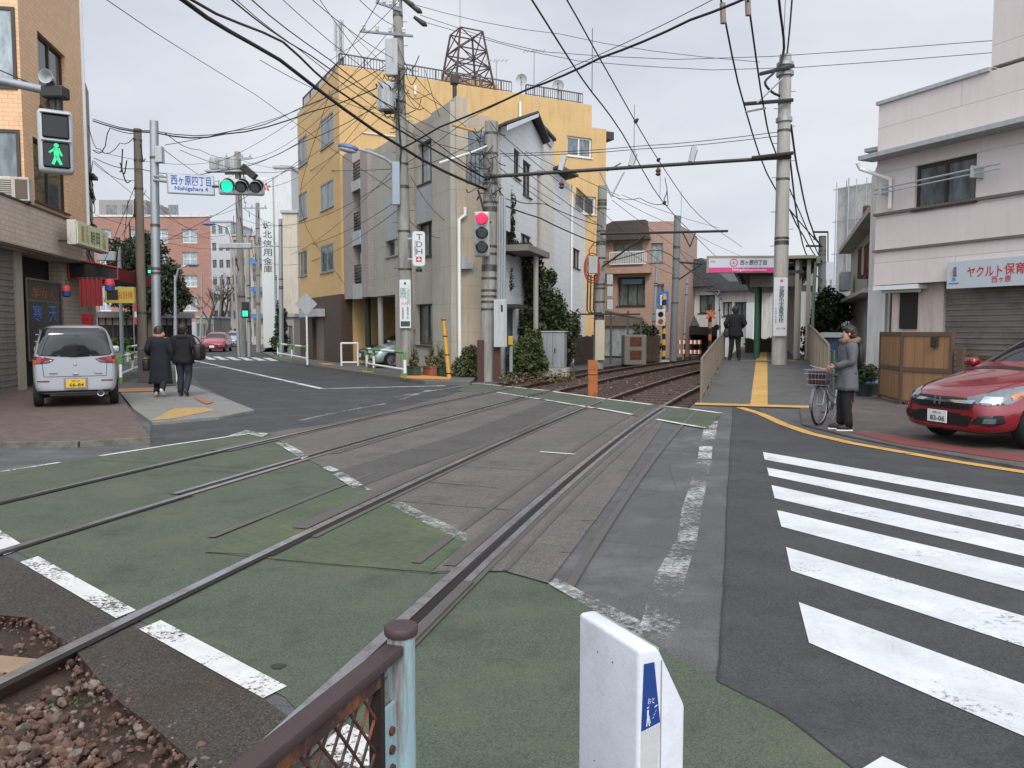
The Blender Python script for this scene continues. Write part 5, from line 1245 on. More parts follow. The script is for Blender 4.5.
# P5 fittings
for (xa, ya, xb, yb) in ((744, 104, 793, 100), (760, 74, 794, 66), (752, 158, 793, 153)):
    b = MB(); b.cyl(L5(xa, ya, 23.4), L5(xb, yb, 23.4), .055, n=6); b.build('crossarm', DARKM, p5)
b = MB(); b.cyl(L5(757, 103, 23.3), L5(783, 78, 23.4), .03, n=6); b.cyl(L5(745, 112, 23.3), L5(766, 108, 23.3), .03, n=6); b.build('stay', GALV, p5)
b = MB(); b.cyl(L5(785, 76, 23.7), L5(785, 72, 23.7), .25, n=16); b.cyl(L5(784, 122, 23.7), L5(784, 118, 23.7), .235, n=16); b.cyl(L5(785, 66, 23.7), L5(785, 63, 23.7), .24, n=16); split(b, 'pole_band', GALV, p5, True)
ss = thing('school_sign', 'vertical white sign with a school name strapped to the platform pole', 'sign', L5(779.5, 336, 23.4)+P5b, 0.)
plate(ss, .40, 58/790*23.4, MATS['sign_white'], .03, .02); text(ss, '武蔵野中学高等学校', .15, 1.08, INK, T3(.03, -.016, .93), vertical=True, bold=.01)
text(ss, '王子方面', .05, .45, mat('sign_blue2', '#4a6a9a', .6), T3(-.13, -.016, .6), vertical=True); b = MB(); b.lathe([(.045, -.018), (.045, -.0155)], (0.02, 0, 1.62), 14, 'Y'); b.build('emblem', mat('emblem_red', '#b05560', .5), ss); text(ss, '→', .12, .08, RS, T3(.1, -.016, .22)); text(ss, '徒歩', .12, .07, RS, T3(-.05, -.016, .22))
# P3, P4, P6 and other poles
P3b = V((D(598, 369, 32).x, 32, 0)); P3t = D(602.5, 186, 32)
p3 = pole('grey concrete pole with orange cable coil beside the far track', P3b, P3t, .22, .18, CONC, 12, 10); L3 = lambda px, py, Y=32: D(px, py, Y)-P3b
for y in (275, 287, 300): boxpart(p3, L3, 606, y, 612, y+10, 31.8, .3, GREYP, 'signal_box')
b = MB()
for r_ in (.2, .26, .31): b.tube([L3(592, 268, 31.7)+V((math.cos(a)*r_, 0, math.sin(a)*r_*1.9)) for a in [i*2*PI/20 for i in range(20)]], .025, 6, True)
b.tube([L3(594, 243, 31.7), L3(589, 250, 31.7), L3(591, 262, 31.7)], .025, 6); b.build('cable_coil', mat('coil_orange', '#a8442c', .6), p3)
boxpart(p3, L3, 588, 257, 597, 274, 31.8, .25, GREYP, 'junction_box')
b = MB()
for px in (587, 590, 593.5): b.tube([L3(px+1, 275, 31.7), L3(px, 310, 31.7), L3(px+2, 313, 31.7), L3(602, 313, 31.8)], .03, 6)
b.build('conduit', DARKM, p3); b = MB(); b.box(-.9, 1.5, -.2, .2, 0, .06, Matrix.Translation(L3(602, 315, 31.8))); b.build('shelf', DARKM, p3)
plate(p3, .36, 1.6, mat('notice_cream', '#b7b09a', .6), .03, .02, 'notice_plate').data.transform(Matrix.Translation(L3(599.5, 360, 31.7)))
b = MB(); b.cyl(L3(600, 234, 31.6), L3(728, 231, 31.0), .05, n=6); b.cyl(L3(602, 267, 31.7), L3(645, 236, 31.4), .04, n=6); split(b, 'bracket_arm', DARKM, p3)
b = MB(); b.cyl(L3(607, 171, 31.6), L3(621, 163, 31), .03, n=5); b.cyl(L3(600, 172, 31), L3(612, 197, 31), .035, n=6); b.cyl(L3(624, 172, 31), L3(611, 197, 31), .035, n=6); b.build('pull_off', GALV, p3)
P4b = V((D(673, 363, 40).x, 40, 0)); P4t = D(677.5, 216, 40)
p4 = pole('dark grey steel pole with bracket arms near the crossing gate', P4b, P4t, .19, .17, mat('pole_darkgrey', '#6b6e6d', .7, var=.15), 6, 0); L4 = lambda px, py, Y=40: D(px, py, Y)-P4b
b = MB(); b.cyl(L4(677, 262), L4(703, 264, 39.5), .05, n=6); b.cyl(L4(677, 281), L4(703, 263, 39.5), .035, n=6); b.cyl(L4(683, 233, 39.5), L4(690, 247, 39.5), .035, n=5); b.cyl(L4(696, 231, 39.5), L4(690, 247, 39.5), .035, n=5); split(b, 'bracket_arm', DARKM, p4)
P6b = V((D(821, 350, 38).x, 38, 0)); P6t = D(822.5, 236, 38)
p6 = pole('dark lane pole with several short crossarms right of the platform', P6b, P6t, .19, .17, mat('pole_shade', '#5d5d5b', .8, var=.15), 6, 0)
b = MB(); L6 = lambda px, py, Y=38: D(px, py, Y)-P6b
for xa, y, xb in ((813, 232, 828), (806, 246, 822), (800, 261, 821)): b.cyl(L6(xa, y, 37.7), L6(xb, y, 37.7), .05, n=6)
b.cyl(L6(814, 232, 37.7), L6(814, 240, 37.7), .03, n=5); b.cyl(L6(828, 232, 37.7), L6(828, 262, 37.7), .03, n=5); b.build('crossarm', DARKM, p6)
# far slim poles
def fpole(label, pb, Y, ptop, r, m=None, arms=0, grp=None, wires=0, cap=None):
    base = D(pb[0], pb[1], Y); base.z = 0; t = pole(label, base, D(ptop[0], ptop[1], Y), r, r*.8, m or CONC, 4, 0, grp)
    top = D(ptop[0], ptop[1], Y)-base
    if arms:
        for k in range(arms):
            b = MB(); z = top.z-.35-k*.9; b.box(-.8, .8, -.06, .06, z-.05, z+.05)
            for i in range(4): b.lathe([(.03, 0), (.06, .06), (.03, .2)], (-.7+i*.46, 0, z+.05), 6)
            b.build('crossarm', GALV, t)
    if wires:
        b = MB()
        for i in range(wires//3):
            z = top.z*random.uniform(.45, .97); q = V((random.uniform(-.5, .5), -.25, z)); e = q+V((random.uniform(-.3, .3), random.uniform(-.15, .15), random.uniform(-1.1, -.2)))
            b.tube(cr([q, q.lerp(e, .5)+V((0, 0, -.3)), e]), .02, 4)
        b.build('loose_cables', CABLE, t)
    return t
WOODP = mat('pole_brown', '#6d6459', .9, var=.2, stain='#4d453c', stain_amt=.5, streak=True)
p8 = fpole('brownish concrete pole with a rusty top behind the steel sign pole', (143, 375), 25.5, (137.5, 129), .15, WOODP, 0, None, 26)
b = MB(); b.boxr(-.25, .25, -.35, 0, 0, 1.0, .03); mesh_thing(b, 'utility_cabinet', mat('cabinet_dark', '#4a4642', .6), 'dark grey utility cabinet at the foot of the brownish pole', 'cabinet', (D(152, 385, 23).x, 23, .05), 0)
f1 = fpole('concrete pole with a transformer in the middle of the left street', (243, 357), 47, (237.5, 152), .22, CONC, 2, None, 40)
b = MB(); q = D(223, 170, 46.7)-f1.location; 
for i in range(3): drum(b, q+V((-.5+i*.55, 0, 0)), .24, .75)
b.box(-1., 1.2, -.2, .2, -.12, -.02, Matrix.Translation(q)); b.build('transformer', GREYP, f1, True)
b = MB(); q = D(249, 172, 46.6)-f1.location; b.boxr(-.5, .5, -.2, .2, -.2, .2, .05, 2, Matrix.Translation(q) @ Matrix.Rotation(.7, 4, 'Y')); b.build('switch_box', DARKM, f1)
f1b = fpole('grey steel pole close beside the transformer pole carrying a green pedestrian lamp', (249.5, 356), 46, (248, 235), .12, GALV, 0)
f2 = fpole('darker pole behind the transformer pole with many cables', (258.5, 352), 56, (257.5, 203), .17, CONC, 1, None, 30)
f3 = fpole('plain grey pole left of the yellow building base', (281.5, 352), 44, (280.5, 219), .13, GALV, 0)
b = MB(); q = lambda px, py: D(px, py, 43.9)-f3.location; b.cyl(q(280, 246), q(249, 247), .035, n=6); b.build('lamp_arm', GREYP, f3); b = MB(); b.boxr(-.9, .9, -.18, .18, -.16, .16, .06, 2, Matrix.Translation(q(236, 246))); b.build('lantern', GREYP, f3)
fpole('slim grey lamp pole in front of the red brick building', (174.5, 352), 50, (175, 275), .07, GALV); fpole('thin grey pole in front of the red brick building beside bare branches', (201, 350), 78, (202, 274), .11, CONC)
fpole('weathered pole far along the left pavement with crooked cables', (219, 346), 88, (222, 275), .14, WOODP, 1, None, 14); fpole('distant grey pole at the end of the left pavement', (229, 343), 110, (231, 290), .15, CONC, 1)
fpole('slim pole under the vertical sign slab', (276, 348), 60, (276, 275), .09, GALV); fpole('thin grey pole in front of the pink brown house', (652, 352), 41, (657, 264), .10, GALV); fpole('thin pale pole in front of the white stucco house', (683, 360), 42, (687, 278), .07, GALV); fpole('slender pole rising from the left side of the platform gate', (721, 358), 30, (719, 290), .035, GALV)
# ================================================================= SIGN POLE (left) with name sign and horizontal signal
P7b = V((D(157, 384, 21).x, 21, .05)); P7t = D(154, 121, 21)
p7 = pole('smooth grey steel pole holding the intersection name sign over the pavement', P7b, P7t, .12, .105, GALV, 5, 0, None, 'sign_pole')
b = MB(); q = D(158.5, 192, 20.9)-P7b; b.boxr(-.09, .09, -.1, .1, 0, .42, .02, 2, Matrix.Translation(D(160, 163, 20.9)-P7b)); b.build('junction_box', GREYP, p7); b = MB(); b.cyl(D(154, 180, 20.9)-P7b, D(172, 182, 20.7)-P7b, .04, n=8); b.cyl(D(154, 176, 20.9)-P7b, D(172, 178, 20.7)-P7b, .025, n=6); b.build('bracket', GALV, p7)
def frame_between(pxL, pyL, YL, pxR, pyR, YR):
    a = D(pxL, pyL, YL); c = D(pxR, pyR, YR); d = (c-a); L_ = d.length; x = d.normalized(); y = V((-x.y, x.x, 0)).normalized(); z = x.cross(y)
    return Matrix(((x.x, y.x, z.x, a.x), (x.y, y.y, z.y, a.y), (x.z, y.z, z.z, a.z), (0, 0, 0, 1))), L_
M_, L_ = frame_between(167.5, 193.5, 20.3, 215, 196, 20.9)
nm = tag(bpy.data.objects.new('street_name_sign', None), 'white intersection name sign with blue Japanese characters and roman letters', 'sign'); COL.objects.link(nm); nm.matrix_world = M_; nm.location = M_.translation
H_ = .52; b = MB(); b.boxr(0, L_, -.03, .03, 0, H_, .015); b.build('frame', GALV, nm); b = MB(); b.box(.03, L_-.03, -.04, -.031, .03, H_-.03); b.build('face', mat('name_white', '#b9bfc6', .4, var=.03), nm)
BL = mat('name_blue', '#2f4f9a', .5); text(nm, '西ヶ原四丁目', L_*.84, .24, BL, T3(L_*.5, -.041, H_*.66), bold=.012); text(nm, 'Nishigahara 4', L_*.7, .13, BL, T3(L_*.5, -.041, H_*.25), bold=.02)
SIGH = mat('signal_housing', '#a5a9a8', .45, .2, var=.08); LB = mat('lens_black', '#0c0c0c', .25)
def signal_head(root, M, n, lit, col, vert=False, s=1.0):
    """housing with n round lenses and visors; local x along, front -y"""
    D_ = .36*s; W_ = D_*n+.06*s
    b = MB(); b.boxr(-.03*s, W_-.03*s, -.08*s, .1*s, -.2*s, .2*s, .05*s, 3, M); b.build('housing', SIGH, root, True)
    for i in range(n):
        c = V((.15*s+D_*i, -.09*s, 0)); b = MB()
        b.lathe([(.02*s, .0), (.1*s, -.008*s), (.15*s, .0), (.152*s, .02*s)], c, 20, 'Y', M)
        on = i == lit; b.build('lens', lampm('lamp_'+col.strip('#'), col, 1.25) if on else LB, root, True)
        b = MB(); ring = []
        up = V((0, 0, 1)) if not vert else V((1, 0, 0))
        for t in (-.0, -.26*s):
            R_ = []
            for k in range(15):
                a = math.radians(-35+250*k/14); d = (V((math.cos(a), 0, math.sin(a))) if not vert else V((math.sin(a), 0, math.cos(a))))
                R_.append(b.bm.verts.new(M @ (c+d*.165*s+V((0, t*(1 if k in range(2, 13) else .6), 0)))))
            ring.append(R_)
        for k in range(14): b.bm.faces.new((ring[0][k], ring[0][k+1], ring[1][k+1], ring[1][k]))
        bmesh.ops.solidify(b.bm, geom=b.bm.faces[:], thickness=.008*s); b.build('visor', mat('visor_grey', '#5b5e5e', .5), root, True)
M2, L2_ = frame_between(217, 186.5, 20.6, 259.5, 188, 21.1)
th = tag(bpy.data.objects.new('traffic_signal', None), 'horizontal traffic signal with its green lamp lit beside the name sign', 'traffic signal'); COL.objects.link(th); th.matrix_world = M2; th.location = M2.translation
signal_head(th, T3(.07, 0, 0), 3, 0, '#10d8a8'); b = MB(); b.cyl((-.12, .02, .0), (.05, .02, 0), .03, n=8); b.build('mount', DARKM, th)
tv = thing('traffic_signal', 'vertical traffic signal with its red lamp lit on the stout pole', 'traffic signal', D(482, 255, 23.75))
MV = Matrix(((0, 0, 1, 0), (0, 1, 0, 0), (-1, 0, 0, 1.24), (0, 0, 0, 1)))
signal_head(tv, MV, 3, 0, '#ff1840', True, 1.17); b = MB(); b.cyl((.1, .1, .3), (.3, .3, .3), .03, n=6); b.cyl((.1, .1, 1.0), (.3, .3, 1.0), .03, n=6); b.build('mount', DARKM, tv)
# pedestrian signal hanging from an arm (left foreground)
Yp = 9.6
pole('grey steel pole just outside the left edge that carries the pedestrian signal arm', V((-8.1, 9.9, 0)), V((-8.1, 9.9, 5.6)), .09, .08, GALV, 3, 0, None, 'signal_pole')
arm0 = V((-8.02, 9.85, D(-100, 50, 9.9).z)); arm1 = D(58, 93, Yp)
ar = thing('signal_gantry', 'grey steel arm with a loudspeaker reaching in from the left edge', 'arm', arm0)
b = MB(); d_ = arm1-arm0; b.tube([(0, 0, 0), d_*.5, d_], [.06, .055, .05], 10); b.build('tube', GALV, ar, True)
b = MB(); b.boxr(-.16, .1, -.09, .09, -.07, .07, .02, 2, Matrix.Translation(d_)); b.cyl(d_+V((0, 0, -.06)), d_+V((0, 0, -.24)), .03, n=8); b.build('clamp', DARKM, ar)
b = MB(); b.lathe([(.02, .1), (.04, .04), (.035, .0), (.075, -.07), (.085, -.075), (.07, -.06), (.03, .0)], d_+V((-.07, -.05, .16)), 18, 'Y'); b.build('loudspeaker', GREYP, ar, True); b = MB(); b.box(-.1, -.04, -.02, .02, .06, .12, Matrix.Translation(d_)); b.build('speaker_bracket', DARKM, ar)
b = MB(); b.tube([d_*.3+V((0, 0, .35)), d_+V((-.2, 0, .06))], .008, 5); b.build('stay_wire', CABLE, ar)
ps = thing('pedestrian_signal', 'pedestrian signal with a green walking figure lit under the arm', 'pedestrian signal', D(57, 174, Yp), .55); ps.scale = (.93,)*3
b = MB(); b.boxr(-.2, .2, -.09, .09, 0, .8, .055, 4); b.build('housing', SIGH, ps, True)
b = MB(); b.boxr(-.15, .15, -.105, -.085, .43, .73, .02, 2); b.boxr(-.15, .15, -.105, -.085, .06, .38, .02, 2); b.build('window', LB, ps)
b = MB(); b.boxr(-.17, .17, -.13, -.09, .735, .755, .008); b.boxr(-.17, .17, -.13, -.09, .39, .41, .008); b.build('visor', SIGH, ps)
gm = lampm('walk_green', '#22bd80', .55); b = MB()
def cap2(b, p, q, r):  # flat limb of the walking figure
    p = V((p[0], 0, p[1])); q = V((q[0], 0, q[1])); d = (q-p).normalized(); n_ = V((-d.z, 0, d.x))*r; y = V((0, -.112, 0))
    b.quad(p-n_+y, q-n_*.8+y, q+n_*.8+y, p+n_+y)
b.lathe([(.028, -.112), (.028, -.108)], (.0, 0, .34), 12, 'Y')
for a, c, r in (((.0, .31), (0, .2), .035), ((0, .21), (-.045, .1), .02), ((.0, .21), (.05, .1), .02), ((-.01, .3), (-.075, .25), .014), ((.02, .3), (.06, .21), .014), ((-.075, .25), (-.08, .24), .014)): cap2(b, a, c, r)
b.build('walking_figure', gm, ps, recalc=False)
b = MB(); b.cyl((0, 0, .8), (0, 0, .95), .03, n=8); b.tube([(-.06, 0, .8), (-.1, 0, .88), (-.02, 0, .98)], .012, 5); b.build('hanger', DARKM, ps)
def small_signal(px, py, Y, label, lit, col, s=.6):
    t = thing('small_signal', label, 'signal lamp', D(px, py, Y)); b = MB(); b.boxr(-.18*s, .18*s, -.1*s, .1*s, 0, .8*s, .03); b.build('housing', LB, t)
    for i, z in enumerate((.08, .46)):
        b = MB(); b.box(-.13*s, .13*s, -.115*s, -.101*s, z*s, (z+.28)*s); b.build('lens', lampm('sl_'+col.strip('#'), col, .9) if i == lit else DARKM, t)
small_signal(246, 318, 45.6, 'small green pedestrian signal on the pole in the left street', 0, '#30e0a0', 1.15); small_signal(150, 274, 52, 'small traffic lamp hanging in front of the evergreen tree', 0, '#20c090', .7)
# ================================================================= crossing gear
b = MB(); cg = thing('crossing_post', 'yellow and black striped level crossing post with a blue sign and red lamps', 'crossing post', (D(663.5, 362, 39).x, 39, 0))
YB = mat('hazard_yellow', '#c39a3a', .6); zt7 = D(663, 294, 39).z
for i in range(12): b = MB(); b.cyl((0, 0, zt7*i/12), (0, 0, zt7*(i+1)/12), .09, n=10); b.build('stripe_band', YB if i % 2 else BLACK, cg, True)
b = MB(); b.box(-.26, .24, .12, .16, D(663, 312, 39).z, D(663, 291, 39).z); b.build('blue_plate', mat('plate_blue', '#2f5fa0', .5), cg); text(cg, 'P', .3, .5, WHITE, T3(-.02, .119, D(663, 300, 39).z))
b = MB(); q = D(661, 325, 38.8)-cg.location; b.boxr(-.28, .2, -.1, .1, -.05, .75, .03, 2, Matrix.Translation(q)); b.build('lamp_box', mat('lampbox_white', '#b0b0ac', .5), cg); b = MB(); b.lathe([(.13, -.12), (.13, -.1)], q+V((-.04, 0, .52)), 12, 'Y'); b.build('upper_lamp', LB, cg); b = MB(); b.lathe([(.13, -.12), (.13, -.1)], q+V((-.04, 0, .17)), 12, 'Y'); b.build('lower_lamp', mat('lens_amber', '#8a4a20', .3), cg)
b = MB(); b.cyl((0, 0, 0), (0, 0, .1), .3, n=12); b.build('base', CONC2, cg)
c2 = thing('crossing_post', 'orange and black crossing post with crossed boards beyond the platform fence', 'crossing post', (D(709.5, 352, 44).x, 44, 0)); OR = mat('hazard_orange', '#a3562e', .6); zt8 = D(709, 304, 44).z
for i in range(9): b = MB(); b.cyl((0, 0, zt8*i/9), (0, 0, zt8*(i+1)/9), .1, n=10); b.build('stripe_band', OR if i % 2 else BLACK, c2, True)
for s_ in (1, -1): b = MB(); b.box(-.32, .32, -.16-.03*(s_ > 0), -.13-.03*(s_ > 0), -.07, .07, Matrix.Translation((0, 0, zt8-.6)) @ Matrix.Rotation(s_*.7, 4, 'Y')); b.build('crossbuck', OR, c2)
b = MB(); b.lathe([(.15, -.2), (.17, -.1)], (.35, 0, zt8-1.3), 12, 'Y'); b.build('lamp', LB, c2)
for k, (px, py, Y, lb) in enumerate(((680, 352, 41, 'orange and white barrier boards right of the dark grey pole'), (695, 353, 40.5, 'orange and white barrier boards in front of the red shop panel'))):
    t = thing('barrier', lb, 'barrier', D(px, 359, Y)*1); t.location.z = 0; w_ = 12/790*Y
    for i, z in enumerate((.35, .85)):
        b = MB(); b.box(-w_/2, w_/2, -.02, .02, z, z+.2); b.build('board', OR, t)
        b = MB(); 
        for j in range(3): b.box(-w_/2+w_*(j+.2)/3, -w_/2+w_*(j+.55)/3, -.026, -.021, z, z+.2)
        b.build('white_stripe', WHITE, t)
    b = MB(); b.box(-w_/2+.02, -w_/2+.1, .021, .06, 0, 1.1).box(w_/2-.1, w_/2-.02, .021, .06, 0, 1.1); b.build('leg', BLACK, t)
# dark picket fence along the far track
def picket(label, x0, x1, Y0, Y1, h, n, m, name='picket_fence'):
    a = D(x0, 330, Y0); c = D(x1, 330, Y1); f = Fac(a, c); t = f.thing(name, label, 'fence'); b = MB()
    for i in range(n):
        u = f.L*(i+.5)/n; hh = h*random.uniform(.93, 1.04); b.box(u-f.L/n*.34, u+f.L/n*.34, -.03, 0, .05, hh)
    b.build('pickets', m, t); b = MB(); b.box(0, f.L, .002, .06, h*.3, h*.3+.08).box(0, f.L, .002, .06, h*.75, h*.75+.08); b.build('rail', m, t); return t
FW = mat('fence_brown', '#41332c', .85, var=.3)
picket('dark brown picket fence left of the far track pole', 574, 597, 34, 35.5, 1.35, 12, FW); picket('dark brown picket fence between the grey cabinet and the striped post', 630, 660, 38, 38.6, 1.35, 20, FW)
kb_ = thing('concrete_cabinet', 'grey concrete trackside cabinet with rusty brown panels', 'cabinet', (D(633.5, 365, 36).x, 36, 0), .05)
b = MB(); b.boxr(-.5, .5, -.4, .4, 0, 1.35, .03); b.build('body', mat('cabinet_stone', '#716c64', .9, var=.25, vs=2), kb_)
for z in (.25, .85): b = MB(); b.box(-.25, .28, -.42, -.401, z, z+.4); b.build('panel', RUST, kb_)
b = MB(); a = [D(612, 312, 36), D(633, 312, 36.5), D(643, 318, 36.8)]
t = thing('pipe_shelter', 'rusty pipe frame shelter standing behind the concrete cabinet', 'frame', (D(628, 365, 36.8).x, 36.8, 0)); L_ = lambda p: p-t.location
for px, y0 in ((611, 314), (628, 311), (641, 318)): q = L_(D(px, y0, 36.9)); b.cyl((q.x, q.y, 0), q, .05, n=6)
b.cyl(L_(D(605, 311, 36.9)), L_(D(643, 319, 36.9)), .05, n=6); b.cyl(L_(D(605, 313, 37.6)), L_(D(641, 318, 36.9)), .05, n=6); b.build('pipes', mat('pipe_dark', '#4d4a44', .7), t)
# metal cabinet near the ivy
cb = thing('metal_cabinet', 'grey metal equipment cabinet on a plinth in front of the ivy', 'cabinet', (D(554, 372, 27).x, 27, 0), -.25)
b = MB(); b.box(-.5, .5, -.3, .3, 0, .28); b.build('plinth', CONC2, cb); b = MB(); b.boxr(-.4, .4, -.25, .25, .285, 1.5, .02); b.build('body', mat('cabinet_grey', '#969a9b', .5, .3, var=.1, stain='#6d6a62', stain_amt=.5, streak=True), cb); b = MB(); b.box(-.005, .005, -.257, -.251, .35, 1.45); b.box(.06, .1, -.275, -.251, .8, .95); b.build('door_seam', DARKM, cb); b = MB(); b.box(-.44, .44, -.29, .29, 1.501, 1.54); b.build('lid', GREYP, cb)
# yellow guy guard
g0 = V((D(449.5, 380, 24.4).x, 24.4, 0)); g1 = D(443.5, 319, 24.6); b = MB(); t = thing('guy_wire_guard', 'leaning yellow tube guarding a guy wire at the pavement corner', 'guard', g0)
b.tube([V((0, 0, 0)), (g1-g0)*.5, g1-g0], .07, 10); b.build('tube', mat('guard_yellow', '#b88f3a', .55, var=.15, stain='#7a5a24', stain_amt=.4), t, True)
b = MB()
for k in (.12, .42, .72, .985): q = (g1-g0)*k; b.cyl(q-V((0, 0, .02)), q+V((0, 0, .02)), .075, n=10)
b.build('band', BLACK, t)
# orange post
op = thing('short_post', 'short rusty orange square post between the two tracks', 'post', (D(592.5, 393, 19.7).x, 19.7, -.1)); b = MB(); b.boxr(-.12, .12, -.1, .1, 0, .92, .01); b.build('post', mat('post_orange', '#a05c2a', .75, var=.2, stain='#5a2f18', stain_amt=.7, stain_s=5), op); b = MB(); b.box(-.125, .125, -.105, .105, .55, .575); b.build('band', RUST, op)
# green and white guard rails
GRN = mat('guard_green', '#4f8f3a', .5, var=.1)
def guard(label, pts, h=.8, r=.045, group=None):
    """rounded pipe guard: posts white with green ends, top pipe with green bends, lower white pipe"""
    t = thing('guard_rail', label, 'guard rail', pts[0], 0, group); q = [V(p)-V(pts[0]) for p in pts]
    n = len(q)
    for i, p in enumerate(q):
        b = MB(); b.cyl(p, p+V((0, 0, h*.22)), r, n=8); b.cyl(p+V((0, 0, h*.72)), p+V((0, 0, h-.02)), r, n=8); b.ell(p+V((0, 0, h-.02)), r*1.1, r*1.1, r*1.1, 1); split(b, 'green_post_end', GRN, t, True)
        b = MB(); b.cyl(p+V((0, 0, h*.22)), p+V((0, 0, h*.72)), r*.98, n=8); b.build('post', WHITE, t, True)
    for a, c in zip(q, q[1:]):
        up = V((0, 0, h)); lo_ = V((0, 0, h*.35)); b = MB(); b.cyl(a+up, a.lerp(c, .28)+up, r, n=8); b.cyl(a.lerp(c, .72)+up, c+up, r, n=8); split(b, 'green_rail', GRN, t, True)
        b = MB(); b.cyl(a.lerp(c, .28)+up, a.lerp(c, .72)+up, r*.98, n=8); b.cyl(a+lo_, c+lo_, r*.8, n=8); b.build('rail', WHITE, t, True)
    return t
gp = lambda px, py, z=.1: G(px, py, z)
guard('green and white pipe guard rail at the corner in front of the transformer pole', [gp(367, 371), gp(374, 372.8), gp(405, 379)], .8)
guard('green and white guard rail beside the mirror post near the brown tiled base', [gp(278, 358), gp(292, 361), gp(307, 364.5)], .75)
guard('green and white guard rail in the middle of the left street pavement', [gp(257, 349.5), gp(264, 347), gp(273, 344.5)], .85)
guard('green and white guard rail behind the brownish pole by the hedge', [gp(121, 383, .05), gp(133, 377, .05), gp(143, 372, .05)], .75); guard('green and white guard rail behind the walking couple', [gp(176, 372, .05), gp(178, 388, .05)], .75)
guard('low green and white guard rail further along the hedge', [gp(128, 366, .05), gp(140, 362, .05), gp(180, 354, .05)], .8)
# white mirror/sign post
t = thing('sign_post', 'white post with a diamond sign seen from behind near the brown base', 'sign', gp(307.5, 365)); b = MB(); b.cyl((0, 0, 0), (0, 0, 2.75), .04, n=8); b.build('post', WHITE, t, True); b = MB(); b.box(-.33, .33, -.06, -.045, -.33, .33, Matrix.Translation((0, 0, 2.55)) @ Matrix.Rotation(PI/4, 4, 'Y')); b.build('sign_plate', GREYP, t)
t = thing('pipe_barrier', 'grey white pipe barrier at the car port entrance', 'barrier', gp(341.5, 366)); b = MB(); q = gp(358, 366)-gp(341.5, 366)
b.cyl((0, 0, 0), (0, 0, .95), .04, n=8); b.cyl(q, q+V((0, 0, .95)), .04, n=8); b.cyl((0, 0, .93), q+V((0, 0, .93)), .04, n=8); b.cyl((0, 0, .15), q+V((0, 0, .15)), .035, n=8); b.build('pipes', WHITE, t, True)
t = thing('road_sign', 'slim post with small blue and white signs in front of the evergreen tree', 'sign', (D(123, 372, 34).x, 34, .05)); b = MB(); b.cyl((0, 0, 0), (0, 0, D(123, 248, 34).z), .08, n=8); b.build('post', GALV, t); z = D(130, 301, 34).z
b = MB(); b.boxr(.02, .5, -.15, -.1, z, z+.55, .02); b.build('blue_plate', mat('plate_blue2', '#2f62b0', .5), t); b = MB(); b.boxr(-.95, -.5, -.15, -.1, z+.05, z+.5, .02); b.build('white_plate', WFR, t); b = MB(); b.boxr(-.8, -.1, -.2, .1, D(118, 262, 34).z, D(118, 253, 34).z, .02); b.build('box_sign', GREYP, t)
b = MB(); b.cyl((-.6, -.06, z+.3), (.3, -.06, z+.3), .03, n=6); b.build('arm', GALV, t)
t = thing('banner', 'small red and white vertical banner beside the evergreen tree', 'banner', (D(138, 345, 36).x, 36, .05)); z0 = D(138, 325, 36).z; z1 = D(138, 304, 36).z; b = MB(); b.box(-.14, .14, -.02, .02, z0, z1); b.build('cloth', mat('banner_red', '#b04050', .7), t); b = MB(); b.box(-.1, .1, -.026, -.021, z0+.3, z0+.55); b.build('white_patch', WHITE, t); b = MB(); b.cyl((-.16, 0, -.05), (-.16, 0, z1), .02, n=6); b.build('pole', GALV, t)
def street_lamp(label, base, Y, top, head, side):
    p = D(base[0], base[1], Y); p.z = 0; t = thing('street_lamp', label, 'street lamp', p); q = lambda a: D(a[0], a[1], Y)-p
    T_ = q(top); Hd = q(head); b = MB(); b.tube([V((0, 0, 0)), V((T_.x, T_.y, T_.z*.9)), T_.lerp(Hd, .25)+V((0, 0, .15)), Hd], [.09, .07, .05, .04], 8); b.build('post', GALV, t, True)
    b = MB(); b.ell(Hd+V((side*.3, 0, 0)), .42, .17, .1, 2); b.build('lamp_head', lm, t, True)
street_lamp('curved street lamp with a blue head before the red brick building', (176, 350), 49, (175, 274), (188, 265), 1); street_lamp('street lamp arm with a blue cap reaching over the left street', (239, 357), 46.5, (233, 232), (214, 224), -1)
# ================================================================= wooden fence panels and gate by the nursery
WP = tile('wood_panel', '#94704f', '#6a5038', .22, 4., .08, .6, '#7a5234', .35, .008); WFRM = mat('wood_frame', '#5a4638', .7, var=.15)
c_ = G(899, 404, .03); l_ = G(877.5, 397.5, .03)
f1_ = Fac(l_, c_); f2_ = Fac(c_, c_+fp.d*1.15)
def wpanel(f, label, h=1.55, z=.03):
    t = thing('fence_panel', label, 'fence panel', V((f.A.x, f.A.y, z)), f.rz, 'wooden fence panels by the nursery'); b = MB(); b.box(.06, f.L-.06, .02, .05, .1, h-.08); b.build('boards', WP, t); b = MB()
    b.box(0, .06, 0, .07, 0, h).box(f.L-.06, f.L, 0, .07, 0, h).box(.06, f.L-.06, 0, .07, h-.08, h).box(.06, f.L-.06, 0, .07, h*.46, h*.46+.09).box(.06, f.L-.06, 0, .07, .05, .1); b.build('frame', WFRM, t); return t
wpanel(f1_, 'brown wooden fence panel facing the ramp, left of the fence corner', 1.5); t2 = wpanel(f2_, 'brown wooden fence panel facing the crossing with a small meter on it', 1.5)
b = MB(); b.boxr(.72, .86, -.06, -.002, 1.2, 1.42, .01); b.build('meter', DARKM, t2)
c3 = f2_.A+f2_.d*1.25; f3_ = Fac(c3+f2_.n*.5, c3+f2_.n*.5+f2_.d*4.2); t = wpanel(f3_, 'long wooden fence panel under the nursery shutter behind the red car', 1.05)
